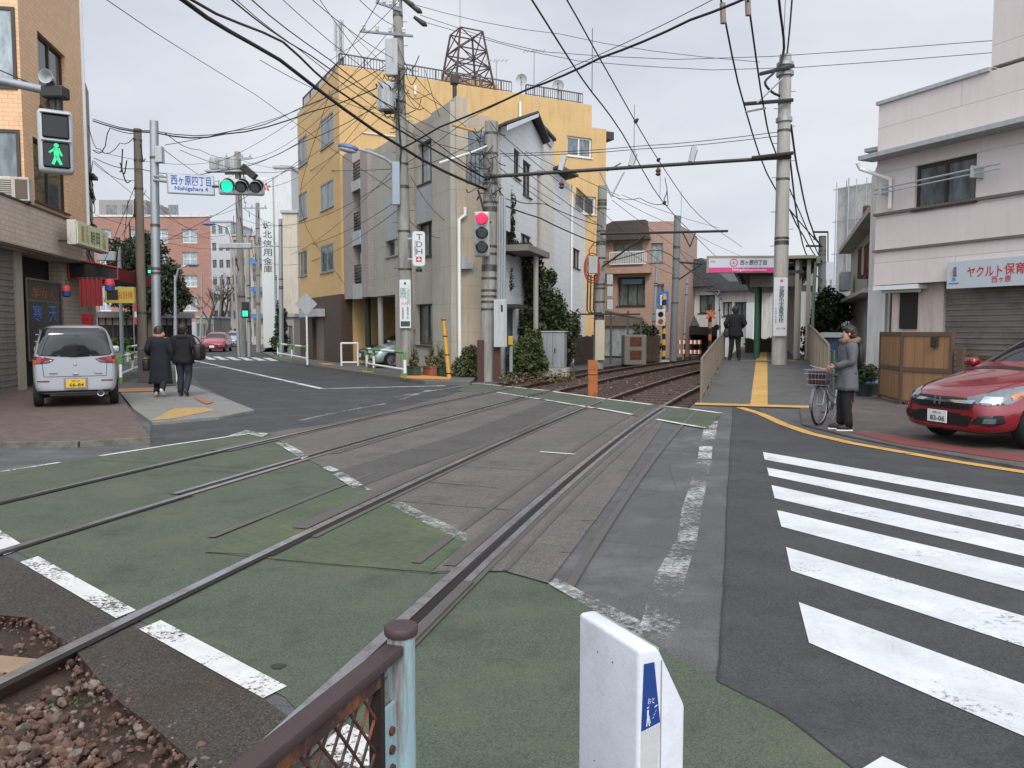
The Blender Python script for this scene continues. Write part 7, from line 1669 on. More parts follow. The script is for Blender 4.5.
# ---- silver van seen from behind
VAN = [(0, .34, .60, .96, .62, 1.36, .50), (.05, .27, .70, .98, .70, 1.50, .56), (.25, .23, .733, 1.0, .72, 1.575, .59), (.9, .21, .737, 1.0, .72, 1.60, .60), (1.9, .21, .737, .99, .72, 1.59, .60), (2.35, .21, .737, .98, .71, 1.50, .58), (2.85, .21, .735, .95, .69, 1.04, .60), (3.2, .23, .70, .82, .62, .90, .5), (3.38, .3, .5, .66, .45, .72, .35)]
van = thing('parked_van', 'silver tall boxy small van seen from behind on the shop forecourt', 'van', (D(75, 360, 15.2).x, 15.2, .08), math.atan2(1, -.5)+.02)
SP = carpaint('paint_silver', '#a2a6ac', .36, .2)
body, bv = make_body(van, VAN, lambda i: {4} if i in (2, 3, 4) else ({4, 5, 6} if i == 5 else set()), [(.62, .64), (.62, -.64), (2.95, .64), (2.95, -.64)], .27, SP, CG)
for x, y in ((.62, .66), (.62, -.66), (2.95, .66), (2.95, -.66)): wheel(van, x, y, .268, .16, ALLOY)
RD_ = dict(o=(0, 0, 0), a=(0, -1, 0), bb=(0, 0, 1), d=(1, 0, 0))   # a: to the right as seen from behind
decal(van, bv, [(-.60, 1.0), (.0, .965), (.60, 1.0), (.635, 1.05), (.53, 1.5), (.46, 1.53), (-.46, 1.53), (-.53, 1.5), (-.635, 1.05)], name='rear_window', m=CG, **RD_)
b = MB(); b.tube([(-.035, .1, .985), (-.045, -.1, 1.06), (-.03, -.32, 1.05)], .008, 5); b.build('wiper', TRIM, van)
for s in (1, -1):
    sx = lambda pts: [(x*s, z) for x, z in pts]
    decal(van, bv, sx([(.34, .93), (.43, .86), (.72, .83), (.735, 1.0), (.5, .975)]), name='tail_light', m=LRED, **RD_); tl = van.children[-1]
    decal(van, bv, sx([(.64, .845), (.725, .84), (.73, .915), (.64, .92)]), name='indicator', m=LAMB, off_=.012, parent=tl, **RD_); decal(van, bv, sx([(.37, .925), (.43, .87), (.51, .865), (.51, .90)]), name='reversing_lamp', m=LENS, off_=.012, parent=tl, **RD_)
    decal(van, bv, sx([(.44, .50), (.64, .50), (.64, .525), (.44, .525)]), name='reflector', m=LRED, off_=.008, **RD_)
    b = MB(); b.boxr(2.5, 2.62, .74*s-.09, .74*s+.09, .98, 1.14, .05, 3); b.box(2.54, 2.58, min(.68*s, .72*s), max(.68*s, .72*s), .96, 1.0); b.build('mirror', SP, van, True)
    decal(van, bv, sx([(.52, .60), (.53, .60), (.56, .95), (.55, .95)]), name='tailgate_seam', m=TRIM, off_=.002, **RD_)
    decal(van, bv, [(1.2, .3), (1.212, .3), (1.212, 1.0), (1.2, 1.0)], (0, 0, 0), (1, 0, 0), (0, 0, 1), (0, -s, 0), 'door_seam', TRIM, .002)
decal(van, bv, [(-.53, .595), (.53, .595), (.53, .605), (-.53, .605)], name='tailgate_seam', m=TRIM, off_=.003, **RD_)
decal(van, bv, [(-.62, .3), (.6, .3), (.6, .33), (-.62, .33)], name='bumper_strip', m=TRIM, off_=.006, **RD_)
hit = bv.ray_cast(V((-3, 0, .46)), V((1, 0, 0)))[0]; MR = Matrix(((0, 1, 0, hit.x-.015), (-1, 0, 0, 0), (0, 0, 1, .465), (0, 0, 0, 1)))
b = MB(); b.boxr(-.2, .2, -.01, .01, -.12, .11, .006, 2, MR); b.build('plate_recess', mat('recess_grey', '#77797c', .5), van); plate_(van, MR @ T3(0, -.012, 0), .33, .165, PYL, PG, '練馬 580', '66-84')
b = MB(); b.boxr(-.05, .05, -.03, .0, -.012, .012, .004, 2, Matrix(((0, 1, 0, hit.x-.02), (-1, 0, 0, 0), (0, 0, 1, .65), (0, 0, 0, 1)))); b.build('tailgate_handle', CHR, van)
b = MB(); b.ell((.0, 0, .83), .02, .035, .022, 2); b.build('badge', CHR, van); b = MB(); b.cyl((-.04, -.42, .27), (.15, -.42, .27), .05, n=16, cap=True); b.build('exhaust_pipe', DARKM, van, True); b = MB(); b.lathe([(.052, -.048), (.062, -.05), (.062, -.01), (.052, -.02), (.052, -.048)], (0, -.42, .27), 16, 'X', None, False); b.build('exhaust_trim', CHR, van)
b = MB(); b.box(-.0, .012, .30, .44, .655, .675).box(-.0, .012, -.46, -.32, .645, .66); b.xf(Matrix.Translation((-.012, 0, 0))); b.build('model_badge', mat('badge_grey', '#76777a', .4, .5), van)
# ---- further cars
def far_car(label, px, py, Y, head, col, sx=.9, sy=1., sz=.93, lamps=True, name='parked_car', num=None, bg=None, z=0.):
    p = D(px, py, Y); t = thing(name, label, 'car', (p.x, Y, z), head); st = [(x*sx, zf*sz, w*sy, zb*sz, wb*sy, zt*sz, wt*sy) for x, zf, w, zb, wb, zt, wt in MPV]
    cp = carpaint('paint_'+col.strip('#'), col); wl = [(-.9*sx, .72*sy), (-.9*sx, -.72*sy), (-3.6*sx, .72*sy), (-3.6*sx, -.72*sy)]
    bo, bv = make_body(t, st, mpv_glass, wl, .3, cp, CG)
    for x, y in wl: wheel(t, x, y, .3, .18, ALLOY)
    F_ = dict(o=(0, 0, 0), a=(0, 1, 0), bb=(0, 0, 1), d=(-1, 0, 0)); k = sz
    decal(t, bv, [(-.4*sy, .52*k), (.4*sy, .52*k), (.42*sy, .6*k), (-.42*sy, .6*k)], name='grille', m=TRIM, **F_); decal(t, bv, [(-.5*sy, .3*k), (.5*sy, .3*k), (.5*sy, .4*k), (-.5*sy, .4*k)], name='lower_intake', m=TRIM, **F_)
    for s in (1, -1): decal(t, bv, [(.42*s*sy, .52*k), (.72*s*sy, .55*k), (.76*s*sy, .66*k), (.44*s*sy, .62*k)], name='headlight', m=LENS, off_=.01, **F_)
    for s in (1, -1): b = MB(); b.boxr(-1.5*sx, -1.35*sx, .86*s*sy-.1, .86*s*sy+.1, 1.0*k, 1.12*k, .04); b.build('mirror', cp, t, True)
    hit = bv.ray_cast(V((3, 0, .42*k)), V((-1, 0, 0)))[0]; plate_(t, Matrix(((0, -1, 0, hit.x+.02), (1, 0, 0, 0), (0, 0, 1, .43*k), (0, 0, 0, 1))), .33, .165, bg or PWH, PG, '', num)
    return t
far_car('red hatchback driving towards the camera in the left street', 212, 354, 56, -PI/2+.18, '#9c1626', .9, 1.0, .93)
far_car('silver car following the red hatchback in the left street', 229, 347, 73, -PI/2+.12, '#9ba1a8', .95, 1.0, .95); far_car('small grey car far behind on the left street', 222, 341, 105, -PI/2+.1, '#8d9298', 1, 1, 1); far_car('dark parked car at the far right kerb of the left street', 254, 340, 108, -PI/2+.1, '#3b4048', 1, 1, 1)
hh_ = math.atan2(-ga.n.y, -ga.n.x)
q = ga.world(ga.u(386), -.75, 0); far_car('pale teal small car parked with its nose out of the car port', 385, 362, q.y, hh_, '#8fa6a4', .8, .88, .95, num='', bg=PYL, z=.11).location = (q.x, q.y, .11)
q = ga.world(ga.u(367), -.3, 0); far_car('black car parked deep in the car port beside the teal car', 366, 360, q.y, hh_, '#1c2023', .9, .95, .95, z=.11).location = (q.x, q.y, .11)
# ================================================================= PEOPLE
SKIN = mat('skin', '#b58a74', .6, var=.1, vs=6, fine=.05); HAIRM = mat('hair', '#241b16', .55, var=.25, fs=120, fine=.3)
def base_pose():
    J = dict(pelvis=(0, 0, .86), waist=(0, 0, 1.0), chest=(0, 0, 1.2), neck=(.0, 0, 1.36), head=(.015, 0, 1.485), crown=(.0, 0, 1.56), jaw=(.03, 0, 1.41))
    for s, k in ((1, 'L'), (-1, 'R')): J.update({'hip'+k: (0, .085*s, .83), 'knee'+k: (.01, .095*s, .45), 'ank'+k: (-.02, .1*s, .08), 'toe'+k: (.14, .11*s, .035), 'sh'+k: (0, .165*s, 1.30), 'el'+k: (-.02, .22*s, 1.04), 'wr'+k: (.05, .23*s, .82), 'ha'+k: (.07, .23*s, .74)})
    return J
def skin_body(J):
    names = list(J); R_ = dict(pelvis=.12, waist=.11, chest=.125, neck=.05, head=.088, crown=.055, jaw=.062)
    for k in 'LR': R_.update({'hip'+k: .085, 'knee'+k: .055, 'ank'+k: .036, 'toe'+k: .03, 'sh'+k: .055, 'el'+k: .038, 'wr'+k: .026, 'ha'+k: .034})
    E_ = [('pelvis', 'waist'), ('waist', 'chest'), ('chest', 'neck'), ('neck', 'jaw'), ('jaw', 'head'), ('head', 'crown')]
    for k in 'LR': E_ += [('pelvis', 'hip'+k), ('hip'+k, 'knee'+k), ('knee'+k, 'ank'+k), ('ank'+k, 'toe'+k), ('chest', 'sh'+k), ('sh'+k, 'el'+k), ('el'+k, 'wr'+k), ('wr'+k, 'ha'+k)]
    me = bpy.data.meshes.new('s'); me.from_pydata([J[n] for n in names], [(names.index(a), names.index(b_)) for a, b_ in E_], []); o = bpy.data.objects.new('s', me); COL.objects.link(o)
    o.modifiers.new('k', 'SKIN'); sk = me.skin_vertices[0].data
    for i, n in enumerate(names): sk[i].radius = (R_[n], R_[n]*(.95 if n in ('head',) else 1)); sk[i].use_root = n == 'pelvis'
    s = o.modifiers.new('u', 'SUBSURF'); s.levels = 2; s.render_levels = 2
    m = eval_mesh(o); bpy.data.objects.remove(o); return m
def person(label, loc, rz, J, s=1., coat='#222222', coat_hem=.62, trouser='#16181c', shoe='#1a1a1a', hair=1, coat_w=1., coat_flare=1.1, hand_curl=1., collar=None, sole=None, coatfine=.15):
    t = thing('person', label, 'person', loc, rz); J = {k: V(v)*s for k, v in J.items()}
    b = MB(); b.bm.from_mesh(skin_body(J)); H_ = J['head']; f = V((1, 0, 0)); tw = J.get('face', None)
    b.ell(H_+V((.09, 0, -.02))*s, .017*s, .012*s, .019*s, 1)  # nose
    for k in (1, -1): b.ell(H_+V((0, .088*k, -.015))*s, .018*s, .012*s, .03*s, 1)  # ears
    for k in 'LR':   # four unequal fingers and a thumb, curled
        w_, h_ = J['wr'+k], J['ha'+k]; d = (h_-w_).normalized(); sd_ = V((0, 1 if k == 'L' else -1, 0)); x = d.cross(sd_).normalized()
        if x.x < 0: x = -x
        for i, ln in enumerate((.062, .07, .066, .052)):
            p0 = h_+x*(.024-.016*i)*s; p1 = p0+d*ln*.6*s-sd_*.006*s*hand_curl; p2 = p1+(d*.5-sd_*.7*hand_curl).normalized()*ln*.5*s; b.tube([p0, p1, p2], [.009*s, .0085*s, .006*s], 6)
        p0 = w_.lerp(h_, .4)+x*.024*s; b.tube([p0, p0+(x*.8+d*.5).normalized()*.03*s, p0+(x*.4+d)*.045*s], [.011*s, .01*s, .007*s], 6)
    b.build('body', SKIN, t, 'full')
    b = MB()
    for k in (1, -1): b.ell(H_+V((.085, .032*k, .012))*s, .008*s, .014*s, .007*s, 1)
    split(b, 'eye', BLACK, t); b = MB(); b.ell(H_+V((.088, 0, -.058))*s, .008*s, .022*s, .006*s, 1); b.build('mouth', mat('lips', '#8a5048', .5), t)
    # trousers
    b = MB(); TM = mat('trousers_'+trouser.strip('#'), trouser, .85, var=.2, vs=6)
    for k in 'LR': b.tube([J['hip'+k]+V((0, 0, .06))*s, J['hip'+k].lerp(J['knee'+k], .5), J['knee'+k], J['knee'+k].lerp(J['ank'+k], .6), J['ank'+k]+V((0, 0, .0))], [.105*s, .09*s, .073*s, .066*s, .062*s], 12)
    b.ell(J['pelvis'], .13*s, .165*s, .13*s, 2); folds(b, .012*s, 11, 9); b.build('trousers', TM, t, 'full')
    for k in 'LR':
        a, c = J['ank'+k], J['toe'+k]; d = (c-a); d.z = 0; ang = math.atan2(d.y, d.x); pit = math.atan2(-(c.z-a.z+.045*s), d.length)
        M_ = Matrix.Translation(a) @ Matrix.Rotation(ang, 4, 'Z') @ Matrix.Rotation(pit, 4, 'Y')
        b = MB(); b.ell((.06*s, 0, -.035*s), .125*s, .046*s, .048*s, 2, M_); b.ell((-.01*s, 0, .0), .055*s, .045*s, .06*s, 2, M_); so_ = b.build('shoe', mat('shoe_'+shoe.strip('#'), shoe, .6), t, 'full')
        if sole: b = MB(); b.boxr(-.06*s, .185*s, -.044*s, .044*s, -.086*s, -.062*s, .01*s, 2, M_); b.build('sole', mat('sole_white', '#c8c8c4', .6), so_)
    # coat: torso rings and sleeves
    CM = mat('coat_'+coat.strip('#'), coat, .9, var=.18, vs=5, fine=coatfine, fs=90, bump=.2); b = MB(); rg = []
    ch = J['chest']; pv = J['pelvis']; sh_z = (J['shL'].z+J['shR'].z)/2; lean = (ch-pv)
    prof = [(coat_hem*s, .135*coat_flare, .20*coat_flare), (coat_hem*s+.12*s, .135*(coat_flare*.6+.4), .195*(coat_flare*.6+.4)), (.9*s, .135, .185), (1.02*s, .128, .172), (1.16*s, .132, .182), (sh_z-.03*s, .125, .20), (sh_z+.035*s, .10, .165), (sh_z+.08*s, .068, .085)]
    for i, (z, rx, ry) in enumerate(prof):
        k = (z-pv.z)/max(.01, ch.z-pv.z); c = pv+lean*max(-.3, k); c.z = z; wv = .02 if i < 2 else .006
        rg.append([b.bm.verts.new(c+V((math.cos(2*PI*j/24)*rx*coat_w*s*(1+wv*math.sin(j*2.1+i)*2), math.sin(2*PI*j/24)*ry*coat_w*s*(1+wv*math.cos(j*1.7)*2), .012*s*math.sin(j*1.3) if i == 0 else 0))) for j in range(24)])
    b.skin_rings(rg)
    for k in 'LR': b.tube([J['sh'+k].lerp(J['chest'], .25)+V((0, 0, .01))*s, J['sh'+k], J['sh'+k].lerp(J['el'+k], .5), J['el'+k], J['el'+k].lerp(J['wr'+k], .5), J['wr'+k]], [.075*s*coat_w, .08*s*coat_w, .07*s*coat_w, .062*s*coat_w, .055*s*coat_w, .05*s*coat_w], 12)
    folds(b, .016*s, 9, 3.5); co_ = b.build('coat', CM, t, 'full')
    if hair:
        b = MB(); b.ell(H_+V((-.036, 0, .028))*s, .098*s, .098*s, .1*s, 3); b.ell(H_+V((-.055, 0, -.04))*s, .062*s, .084*s, .08*s, 2)
        if hair > 1: b.ell(H_+V((-.075, 0, -.03))*s, .075*s, .092*s, .1*s, 3); b.ell(H_+V((-.01, 0, .062))*s, .088*s, .094*s, .055*s, 3)
        for i in range(60): d = V((random.uniform(-1, .25), random.gauss(0, .6), random.gauss(.2, .6))).normalized(); b.ell(H_+V((-.036, 0, .02))*s+d*.088*s, .022*s, .02*s, .026*s, 1)
        for v in b.bm.verts: v.co += V((random.gauss(0, .003), random.gauss(0, .003), random.gauss(0, .003)))
        b.build('hair', HAIRM, t, 'full')
    return t, J
# woman with the bicycle, facing left
J = base_pose(); J.update(kneeL=(.03, .08, .45), ankL=(-.01, .08, .08), toeL=(.15, .085, .035), kneeR=(.05, -.1, .45), ankR=(.05, -.11, .08), toeR=(.21, -.13, .035), elL=(.0, .21, 1.06), wrL=(.20, .09, .98), haL=(.26, .02, .96), elR=(.03, -.24, 1.06), wrR=(.13, -.32, .95), haR=(.18, -.36, .92))
wp = G(846, 430, .036); wp.z = .036
wm, JW = person('woman in a grey tweed coat and fur collar holding the handlebar of a bicycle', wp, PI-.12, J, 1.0, '#55565a', .62, '#0f0f10', '#121212', 2, 1.02, 1.12, sole=True, coatfine=.5)
b = MB()
for i in range(22):
    a = 2*PI*i/22; b.ell((math.cos(a)*.105-.015, math.sin(a)*.14, 1.375+.02*math.cos(a*2)-.03*(math.cos(a) > .5)), .055, .055, .05, 1)
for v in b.bm.verts: v.co += V((random.gauss(0, .006), random.gauss(0, .006), random.gauss(0, .006)))
b.build('fur_collar', mat('fur_brown', '#6f5a45', .95, var=.3, fs=150, fine=.5, bump=.6), wm, 'full')
b = MB(); b.ell((-.16, 0, 1.14), .075, .13, .2, 3); bp = tag(b.build('backpack', mat('bag_black', '#131214', .7), None, True), 'black backpack worn by the woman with the bicycle', 'backpack'); bp.location = wm.location; bp.rotation_euler = wm.rotation_euler
b = MB(); b.cyl((.06, 0, 1.42), (.03, 0, 1.36), .02, n=6); b.bm.clear(); b.bm.free()
b = MB(); 
for z in (.8, .93, 1.06): b.ell((.146, .03, z), .008, .014, .014, 1)
split(b, 'button', BLACK, wm)
# bicycle
h = V((-.68, -.73, 0)).normalized(); fw_ = V((G(820, 427).x, 12.78, .03))
bk = thing('bicycle', 'silver city bicycle with a dark front basket held by the woman', 'bicycle', fw_-h*.55, math.atan2(h.y, h.x))
r = .325; SIL = mat('bike_silver', '#9a9da0', .3, .7, var=.06); TY = MATS['tyre']
for x in (.55, -.55):
    b = MB(); b.tube([(x+math.cos(2*PI*i/40)*r, 0, r+math.sin(2*PI*i/40)*r) for i in range(40)], .018, 8, True); w_ = b.build('wheel', TY, bk, 'full')
    b = MB(); b.tube([(x+math.cos(2*PI*i/40)*(r-.025), 0, r+math.sin(2*PI*i/40)*(r-.025)) for i in range(40)], .011, 6, True); b.build('rim', SIL, w_, 'full')
    b = MB()
    for i in range(20): a = 2*PI*i/20; b.cyl((x+math.cos(a+.3)*.02, .02*(1 if i % 2 else -1), r+math.sin(a+.3)*.02), (x+math.cos(a)*(r-.025), 0, r+math.sin(a)*(r-.025)), .0016, n=4)
    b.cyl((x, -.04, r), (x, .04, r), .02, n=10); b.build('spokes', SIL, w_)
    b = MB(); a0, a1 = ((-10, 130) if x > 0 else (10, 190)); pts = [(x+math.cos(math.radians(a0+(a1-a0)*i/14))*(r+.035), 0, r+math.sin(math.radians(a0+(a1-a0)*i/14))*(r+.035)) for i in range(15)]
    for k, (p, q) in enumerate(zip(pts, pts[1:])): b.quad((p[0], -.026, p[2]), (p[0], .026, p[2]), (q[0], .026, q[2]), (q[0], -.026, q[2]))
    bmesh.ops.solidify(b.bm, geom=b.bm.faces[:], thickness=.004); b.build('mudguard', SIL, bk)
hd = (.40, 0, .80); hl = (.43, 0, .68)
b = MB(); b.tube([hl, (.2, 0, .42), (-.1, 0, .28)], .02, 8); b.tube([hd, (.2, 0, .55), (-.13, 0, .40)], .015, 8); b.tube([(-.08, 0, .26), (-.2, 0, .7)], .017, 8); b.cyl(hl, hd, .022, n=8)
for s in (1, -1): b.tube([(-.1, .03*s, .27), (-.55, .05*s, r)], .011, 6); b.tube([(-.18, .02*s, .62), (-.55, .05*s, r)], .009, 6); b.tube([(.43, .045*s, .7), (.47, .05*s, .55), (.55, .05*s, r)], .012, 6)
b.tube([(.425, -.045, .7), (.425, .045, .7)], .014, 6); b.build('frame', SIL, bk, True)
b = MB(); b.tube([hd, (.385, 0, .9)], .014, 8); b.tube([(.2, .27, .93), (.32, .26, .95), (.40, .16, .93), (.39, 0, .9), (.40, -.16, .93), (.32, -.26, .95), (.2, -.27, .93)], .012, 8); hb = b.build('handlebar', SIL, bk, True); b = MB(); b.cyl((.2, .27, .93), (.3, .262, .948), .018, n=8); b.cyl((.2, -.27, .93), (.3, -.262, .948), .018, n=8); b.build('grips', BLACK, hb)
b = MB(); b.ell((-.22, 0, .77), .13, .08, .035, 2); b.cyl((-.2, 0, .68), (-.22, 0, .76), .014, n=8); b.build('saddle', BLACK, bk, 'full')
b = MB()  # wire basket
for z, e in ((.66, 0), (.75, .012), (.84, .024), (.9, .032)): b.tube([(.46-e, -.15-e, z), (.74+e, -.15-e, z), (.74+e, .15+e, z), (.46-e, .15+e, z)], .005, 5, True)
for i in range(7):
    y = -.15+.05*i
    for x, dx in ((.46, -.032), (.74, .032)): b.cyl((x, y, .66), (x+dx, y*1.2, .9), .003, n=4)
    x = .46+.28*i/6
    for s in (1, -1): b.cyl((x, .15*s, .66), (x, .18*s, .9), .003, n=4)
    b.cyl((.46, y, .66), (.74, y, .66), .003, n=4)
b.cyl((.44, 0, .75), (.46, 0, .75), .012, n=6); b.build('basket', SIL, bk)
b = MB(); b.boxr(.48, .72, -.14, .14, .665, .88, .03); lin = tag(b.build('shopping_bag', mat('bag_maroon', '#3a1c24', .8), None), 'dark maroon bag sitting in the bicycle basket', 'bag'); lin.location = bk.location; lin.rotation_euler = bk.rotation_euler
b = MB(); b.cyl((.62, 0, .55), (.55, 0, .56), .04, .03, 12); b.build('lamp', SIL, bk, True); b = MB(); b.lathe([(.09, -.006), (.09, .006)], (-.09, -.05, .27), 20, 'Y'); b.build('chainwheel', SIL, bk); b = MB(); b.cyl((-.09, -.06, .27), (.02, -.07, .16), .01, n=6); b.box(-.02, .07, -.16, -.07, .145, .165); b.cyl((-.09, .05, .27), (-.2, .06, .38), .01, n=6); b.box(-.25, -.16, .06, .15, .375, .395); b.build('pedals', DARKM, bk); b = MB(); b.cyl((-.5, .06, .3), (-.42, .16, -.02), .01, n=6); b.cyl((-.5, -.06, .3), (-.42, -.16, -.02), .01, n=6); b.build('kickstand', SIL, bk)
b = MB(); b.box(-.85, -.45, -.07, .07, .69, .705); b.cyl((-.8, .06, .69), (-.57, .05, .36), .006, n=5); b.cyl((-.8, -.06, .69), (-.57, -.05, .36), .006, n=5); b.build('carrier', SIL, bk)
# walking couple seen from behind
J = base_pose(); J.update(kneeL=(.1, .09, .47), ankL=(-.02, .09, .085), toeL=(.13, .1, .04), kneeR=(.0, -.09, .46), ankR=(-.22, -.09, .16), toeR=(-.12, -.1, .035), elL=(-.06, .26, 1.08), wrL=(.1, .27, .98), haL=(.17, .26, .96), elR=(-.02, -.24, 1.05), wrR=(.08, -.24, .84), haR=(.11, -.24, .77))
hd2 = math.atan2(.99, -.12); lw_ = G(161, 396.5, .056)
w2, J2 = person('woman in a long navy coat with a salmon scarf walking away', lw_, hd2, J, 1.0, '#14161f', .30, '#15161a', '#b5aea0', 2, 1.15, 1.12)
b = MB(); b.lathe([(.085, -.03), (.125, .0), (.13, .045), (.105, .09), (.08, .11)], (-.005, 0, 1.37), 18)
for v in b.bm.verts: v.co += V((random.gauss(0, .004), random.gauss(0, .004), random.gauss(0, .003)))
b.build('scarf', mat('scarf_salmon', '#b8806c', .9, var=.15, vs=9), w2, 'full')
hb_ = thing('handbag', 'dark handbag with a fur trim carried on the left arm of the walking woman', 'handbag', w2.location+V((0, 0, 0)), hd2); b = MB(); b.boxr(.0, .34, .25, .4, .58, .85, .05, 3); b.build('bag', mat('bag_dark', '#1c1918', .6), hb_, True); b = MB(); b.ell((.17, .325, .86), .19, .09, .05, 2); b.build('fur_trim', mat('fur_tan', '#6e5640', .95, var=.3), hb_, True); b = MB(); b.tube([(.06, .32, .86), (.08, .3, .97), (.17, .28, 1.0), (.26, .3, .97), (.28, .32, .86)], .012, 6); b.build('handle', BLACK, hb_)
J = base_pose(); J.update(kneeL=(.06, .09, .46), ankL=(.02, .09, .08), toeL=(.16, .1, .035), kneeR=(.05, -.09, .45), ankR=(-.17, -.09, .15), toeR=(-.08, -.1, .035), elR=(-.06, -.25, 1.08), wrR=(.12, -.22, 1.1), haR=(.17, -.19, 1.12))
m2, J3 = person('person in a black jacket and dark jeans walking away with a large shoulder bag', G(184.5, 396, .056), hd2-.05, J, 1.03, '#121213', .74, '#1f2530', '#3a3733', 1, 1.12, 1.02)
b = MB(); b.ell((-.05, 0, 1.36), .12, .15, .07, 2); b.build('hood', mat('hood_black', '#1a1a18', .9), m2, 'full')
sb_ = thing('shoulder_bag', 'large black shoulder bag on the right side of the walking person in the jacket', 'bag', m2.location, hd2-.05); b = MB(); b.boxr(-.2, .2, -.46, -.26, .82, 1.2, .07, 3); b.build('bag', mat('bag_black2', '#141316', .5), sb_, True); b = MB(); b.tube([(-.15, -.36, 1.18), (-.06, -.25, 1.35), (.05, -.2, 1.4), (.1, -.3, 1.32), (.15, -.36, 1.18)], .014, 6); b.build('strap', BLACK, sb_)
# man on the platform
J = base_pose(); J.update(ankL=(-.02, .13, .08), toeL=(.12, .16, .035), ankR=(-.02, -.12, .08), toeR=(.12, -.15, .035), elL=(-.08, .27, 1.08), wrL=(.08, .23, .93), haL=(.14, .2, .92), elR=(-.06, -.27, 1.08), wrR=(.12, -.2, .98), haR=(.17, -.14, .98))
mz = zr(9.0); mp_ = D(734.5, 361, 25.1); mp_.z = mz+.01
m3, J4 = person('man in a black coat standing on the platform with his back turned', mp_, PI/2-.25, J, 1.07, '#101012', .70, '#121214', '#5a3a2a', 1, 1.12, 1.05)
b = MB(); b.boxr(-.16, .1, .2, .34, .72, 1.0, .03); mb2 = tag(b.build('messenger_bag', mat('bag_navy', '#15171e', .6), None, True), 'dark bag hanging at the left hip of the platform man', 'bag'); mb2.location = m3.location; mb2.rotation_euler = m3.rotation_euler
# ================================================================= FOREGROUND FENCE and DEVICE
fp0 = G(401, 625, 1.03); fd0 = G(236, 766, .985)-G(396, 640, .985); fa_ = math.atan2(fd0.y, fd0.x)
fe_ = thing('mesh_fence', 'rusty mesh fence with a peeling pale blue round post in the foreground', 'fence', (fp0.x, fp0.y, 0), fa_)
BLP = mat('peeling_blue', '#86a0a6', .55, var=.14, vs=9, stain='#6b4428', stain_amt=.95, stain_s=7, streak=True, fine=.06, fs=60)
FR = mat('fence_rust', '#3a2824', .75, .2, var=.4, vs=14, stain='#87502c', stain_amt=.85, stain_s=16, bump=.25, fs=140, fine=.3); CAPM = mat('cap_rust', '#483a3a', .6, .3, var=.2, vs=20, fine=.2, fs=200)
b = MB(); b.cyl((0, 0, 0), (0, 0, 1.012), .0255, n=32); b.build('post', BLP, fe_, True); b = MB(); b.lathe([(.029, 1.0125), (.031, 1.016), (.031, 1.027), (.029, 1.03), (.01, 1.031)], n=36); b.build('post_cap', CAPM, fe_, True)
FL = 1.25
b = MB(); b.boxr(.024, FL, -.019, .019, .984, 1.003, .004, 2); b.build('top_rail', CAPM, fe_, True)
b = MB(); b.box(.10, FL, -.012, -.005, .958, .9835); b.box(.1, FL, .005, .012, .958, .9835); b.box(.1, FL, -.01, .01, .08, .12); split(b, 'frame_bar', FR, fe_)
b = MB(); b.box(.086, .1, -.012, .012, .08, .9835); b.build('frame_upright', mat('upright_dark', '#241714', .8, .2, var=.3, vs=20), fe_)
b = MB(); b.box(.0255, .084, -.004, .004, .3, .9); b.build('bracket_plate', BLP, fe_); b = MB()
for z in (.855, .82, .785): b.lathe([(.0075, -.0095), (.0085, -.006), (.0085, -.0041)], (.05, 0, z), 10, 'Y'); b.lathe([(.0085, .0041), (.0085, .006), (.0075, .0095)], (.05, 0, z), 10, 'Y')
split(b, 'bolt', RUST, fe_, True); b = MB(); b.box(.03, .066, -.0065, -.0042, .88, .9).box(.03, .036, -.0065, -.0042, .74, .8795).box(.06, .066, -.0065, -.0042, .86, .8795); b.build('rust_stain', FR, fe_)
b = MB(); zt0, zb0 = .957, .12; hx = .046; hz = .03; n_ = int((FL-.1)/hx)+26
for s in (1, -1):
    for i in range(-26, n_):
        x0 = .1+i*hx if s > 0 else .1+(i+1)*hx; pts = []
        # strand from bottom to top clipped in x
        z0, z1 = zb0, zt0; xa = x0 if s > 0 else x0+(zt0-zb0)/hz*hx*.5*0; 
        slope_ = (hx/2)/hz*s; xs = x0+((0 if s > 0 else (zt0-zb0)*hx/2/hz)); xe = xs+slope_*(z1-z0)
        def clip(xs, zs, xe, ze):
            t0, t1 = 0., 1.; dx = xe-xs
            for lo, hi in ((.1, FL),):
                ta = (lo-xs)/dx; tb = (hi-xs)/dx; t0 = max(t0, min(ta, tb)); t1 = min(t1, max(ta, tb))
            return (t0, t1) if t1-t0 > 1e-3 else None
        c = clip(xs, z0, xe, z1)
        if c:
            a = V((xs+(xe-xs)*c[0], s*.0015, z0+(z1-z0)*c[0])); e = V((xs+(xe-xs)*c[1], s*.0015, z0+(z1-z0)*c[1])); b.cyl(a, e, .0028, n=6)
b.build('mesh', FR, fe_)
b = MB(); b.cyl((FL, 0, 0), (FL, 0, 1.0), .0255, n=20); b.build('end_post', BLP, fe_, True)
# audible crossing device
N_ = G(639, 650, 1.0); Fp_ = G(578.5, 612, 1.0); ax = (N_-Fp_); ax.z = 0; wA = ax.length; ang = math.atan2(ax.y, ax.x)
dv = thing('crossing_speaker', 'white plastic audible crossing speaker box with a blue pictogram panel', 'speaker box', (Fp_.x, Fp_.y, 0), ang)
DVW = mat('device_white', '#cdd0d6', .35, var=.03, vs=3, fine=.03, fs=90, coat=.2, stain='#a3a29c', stain_amt=.3, stain_s=9); DVB = mat('device_blue', '#1f3a78', .4, var=.05)
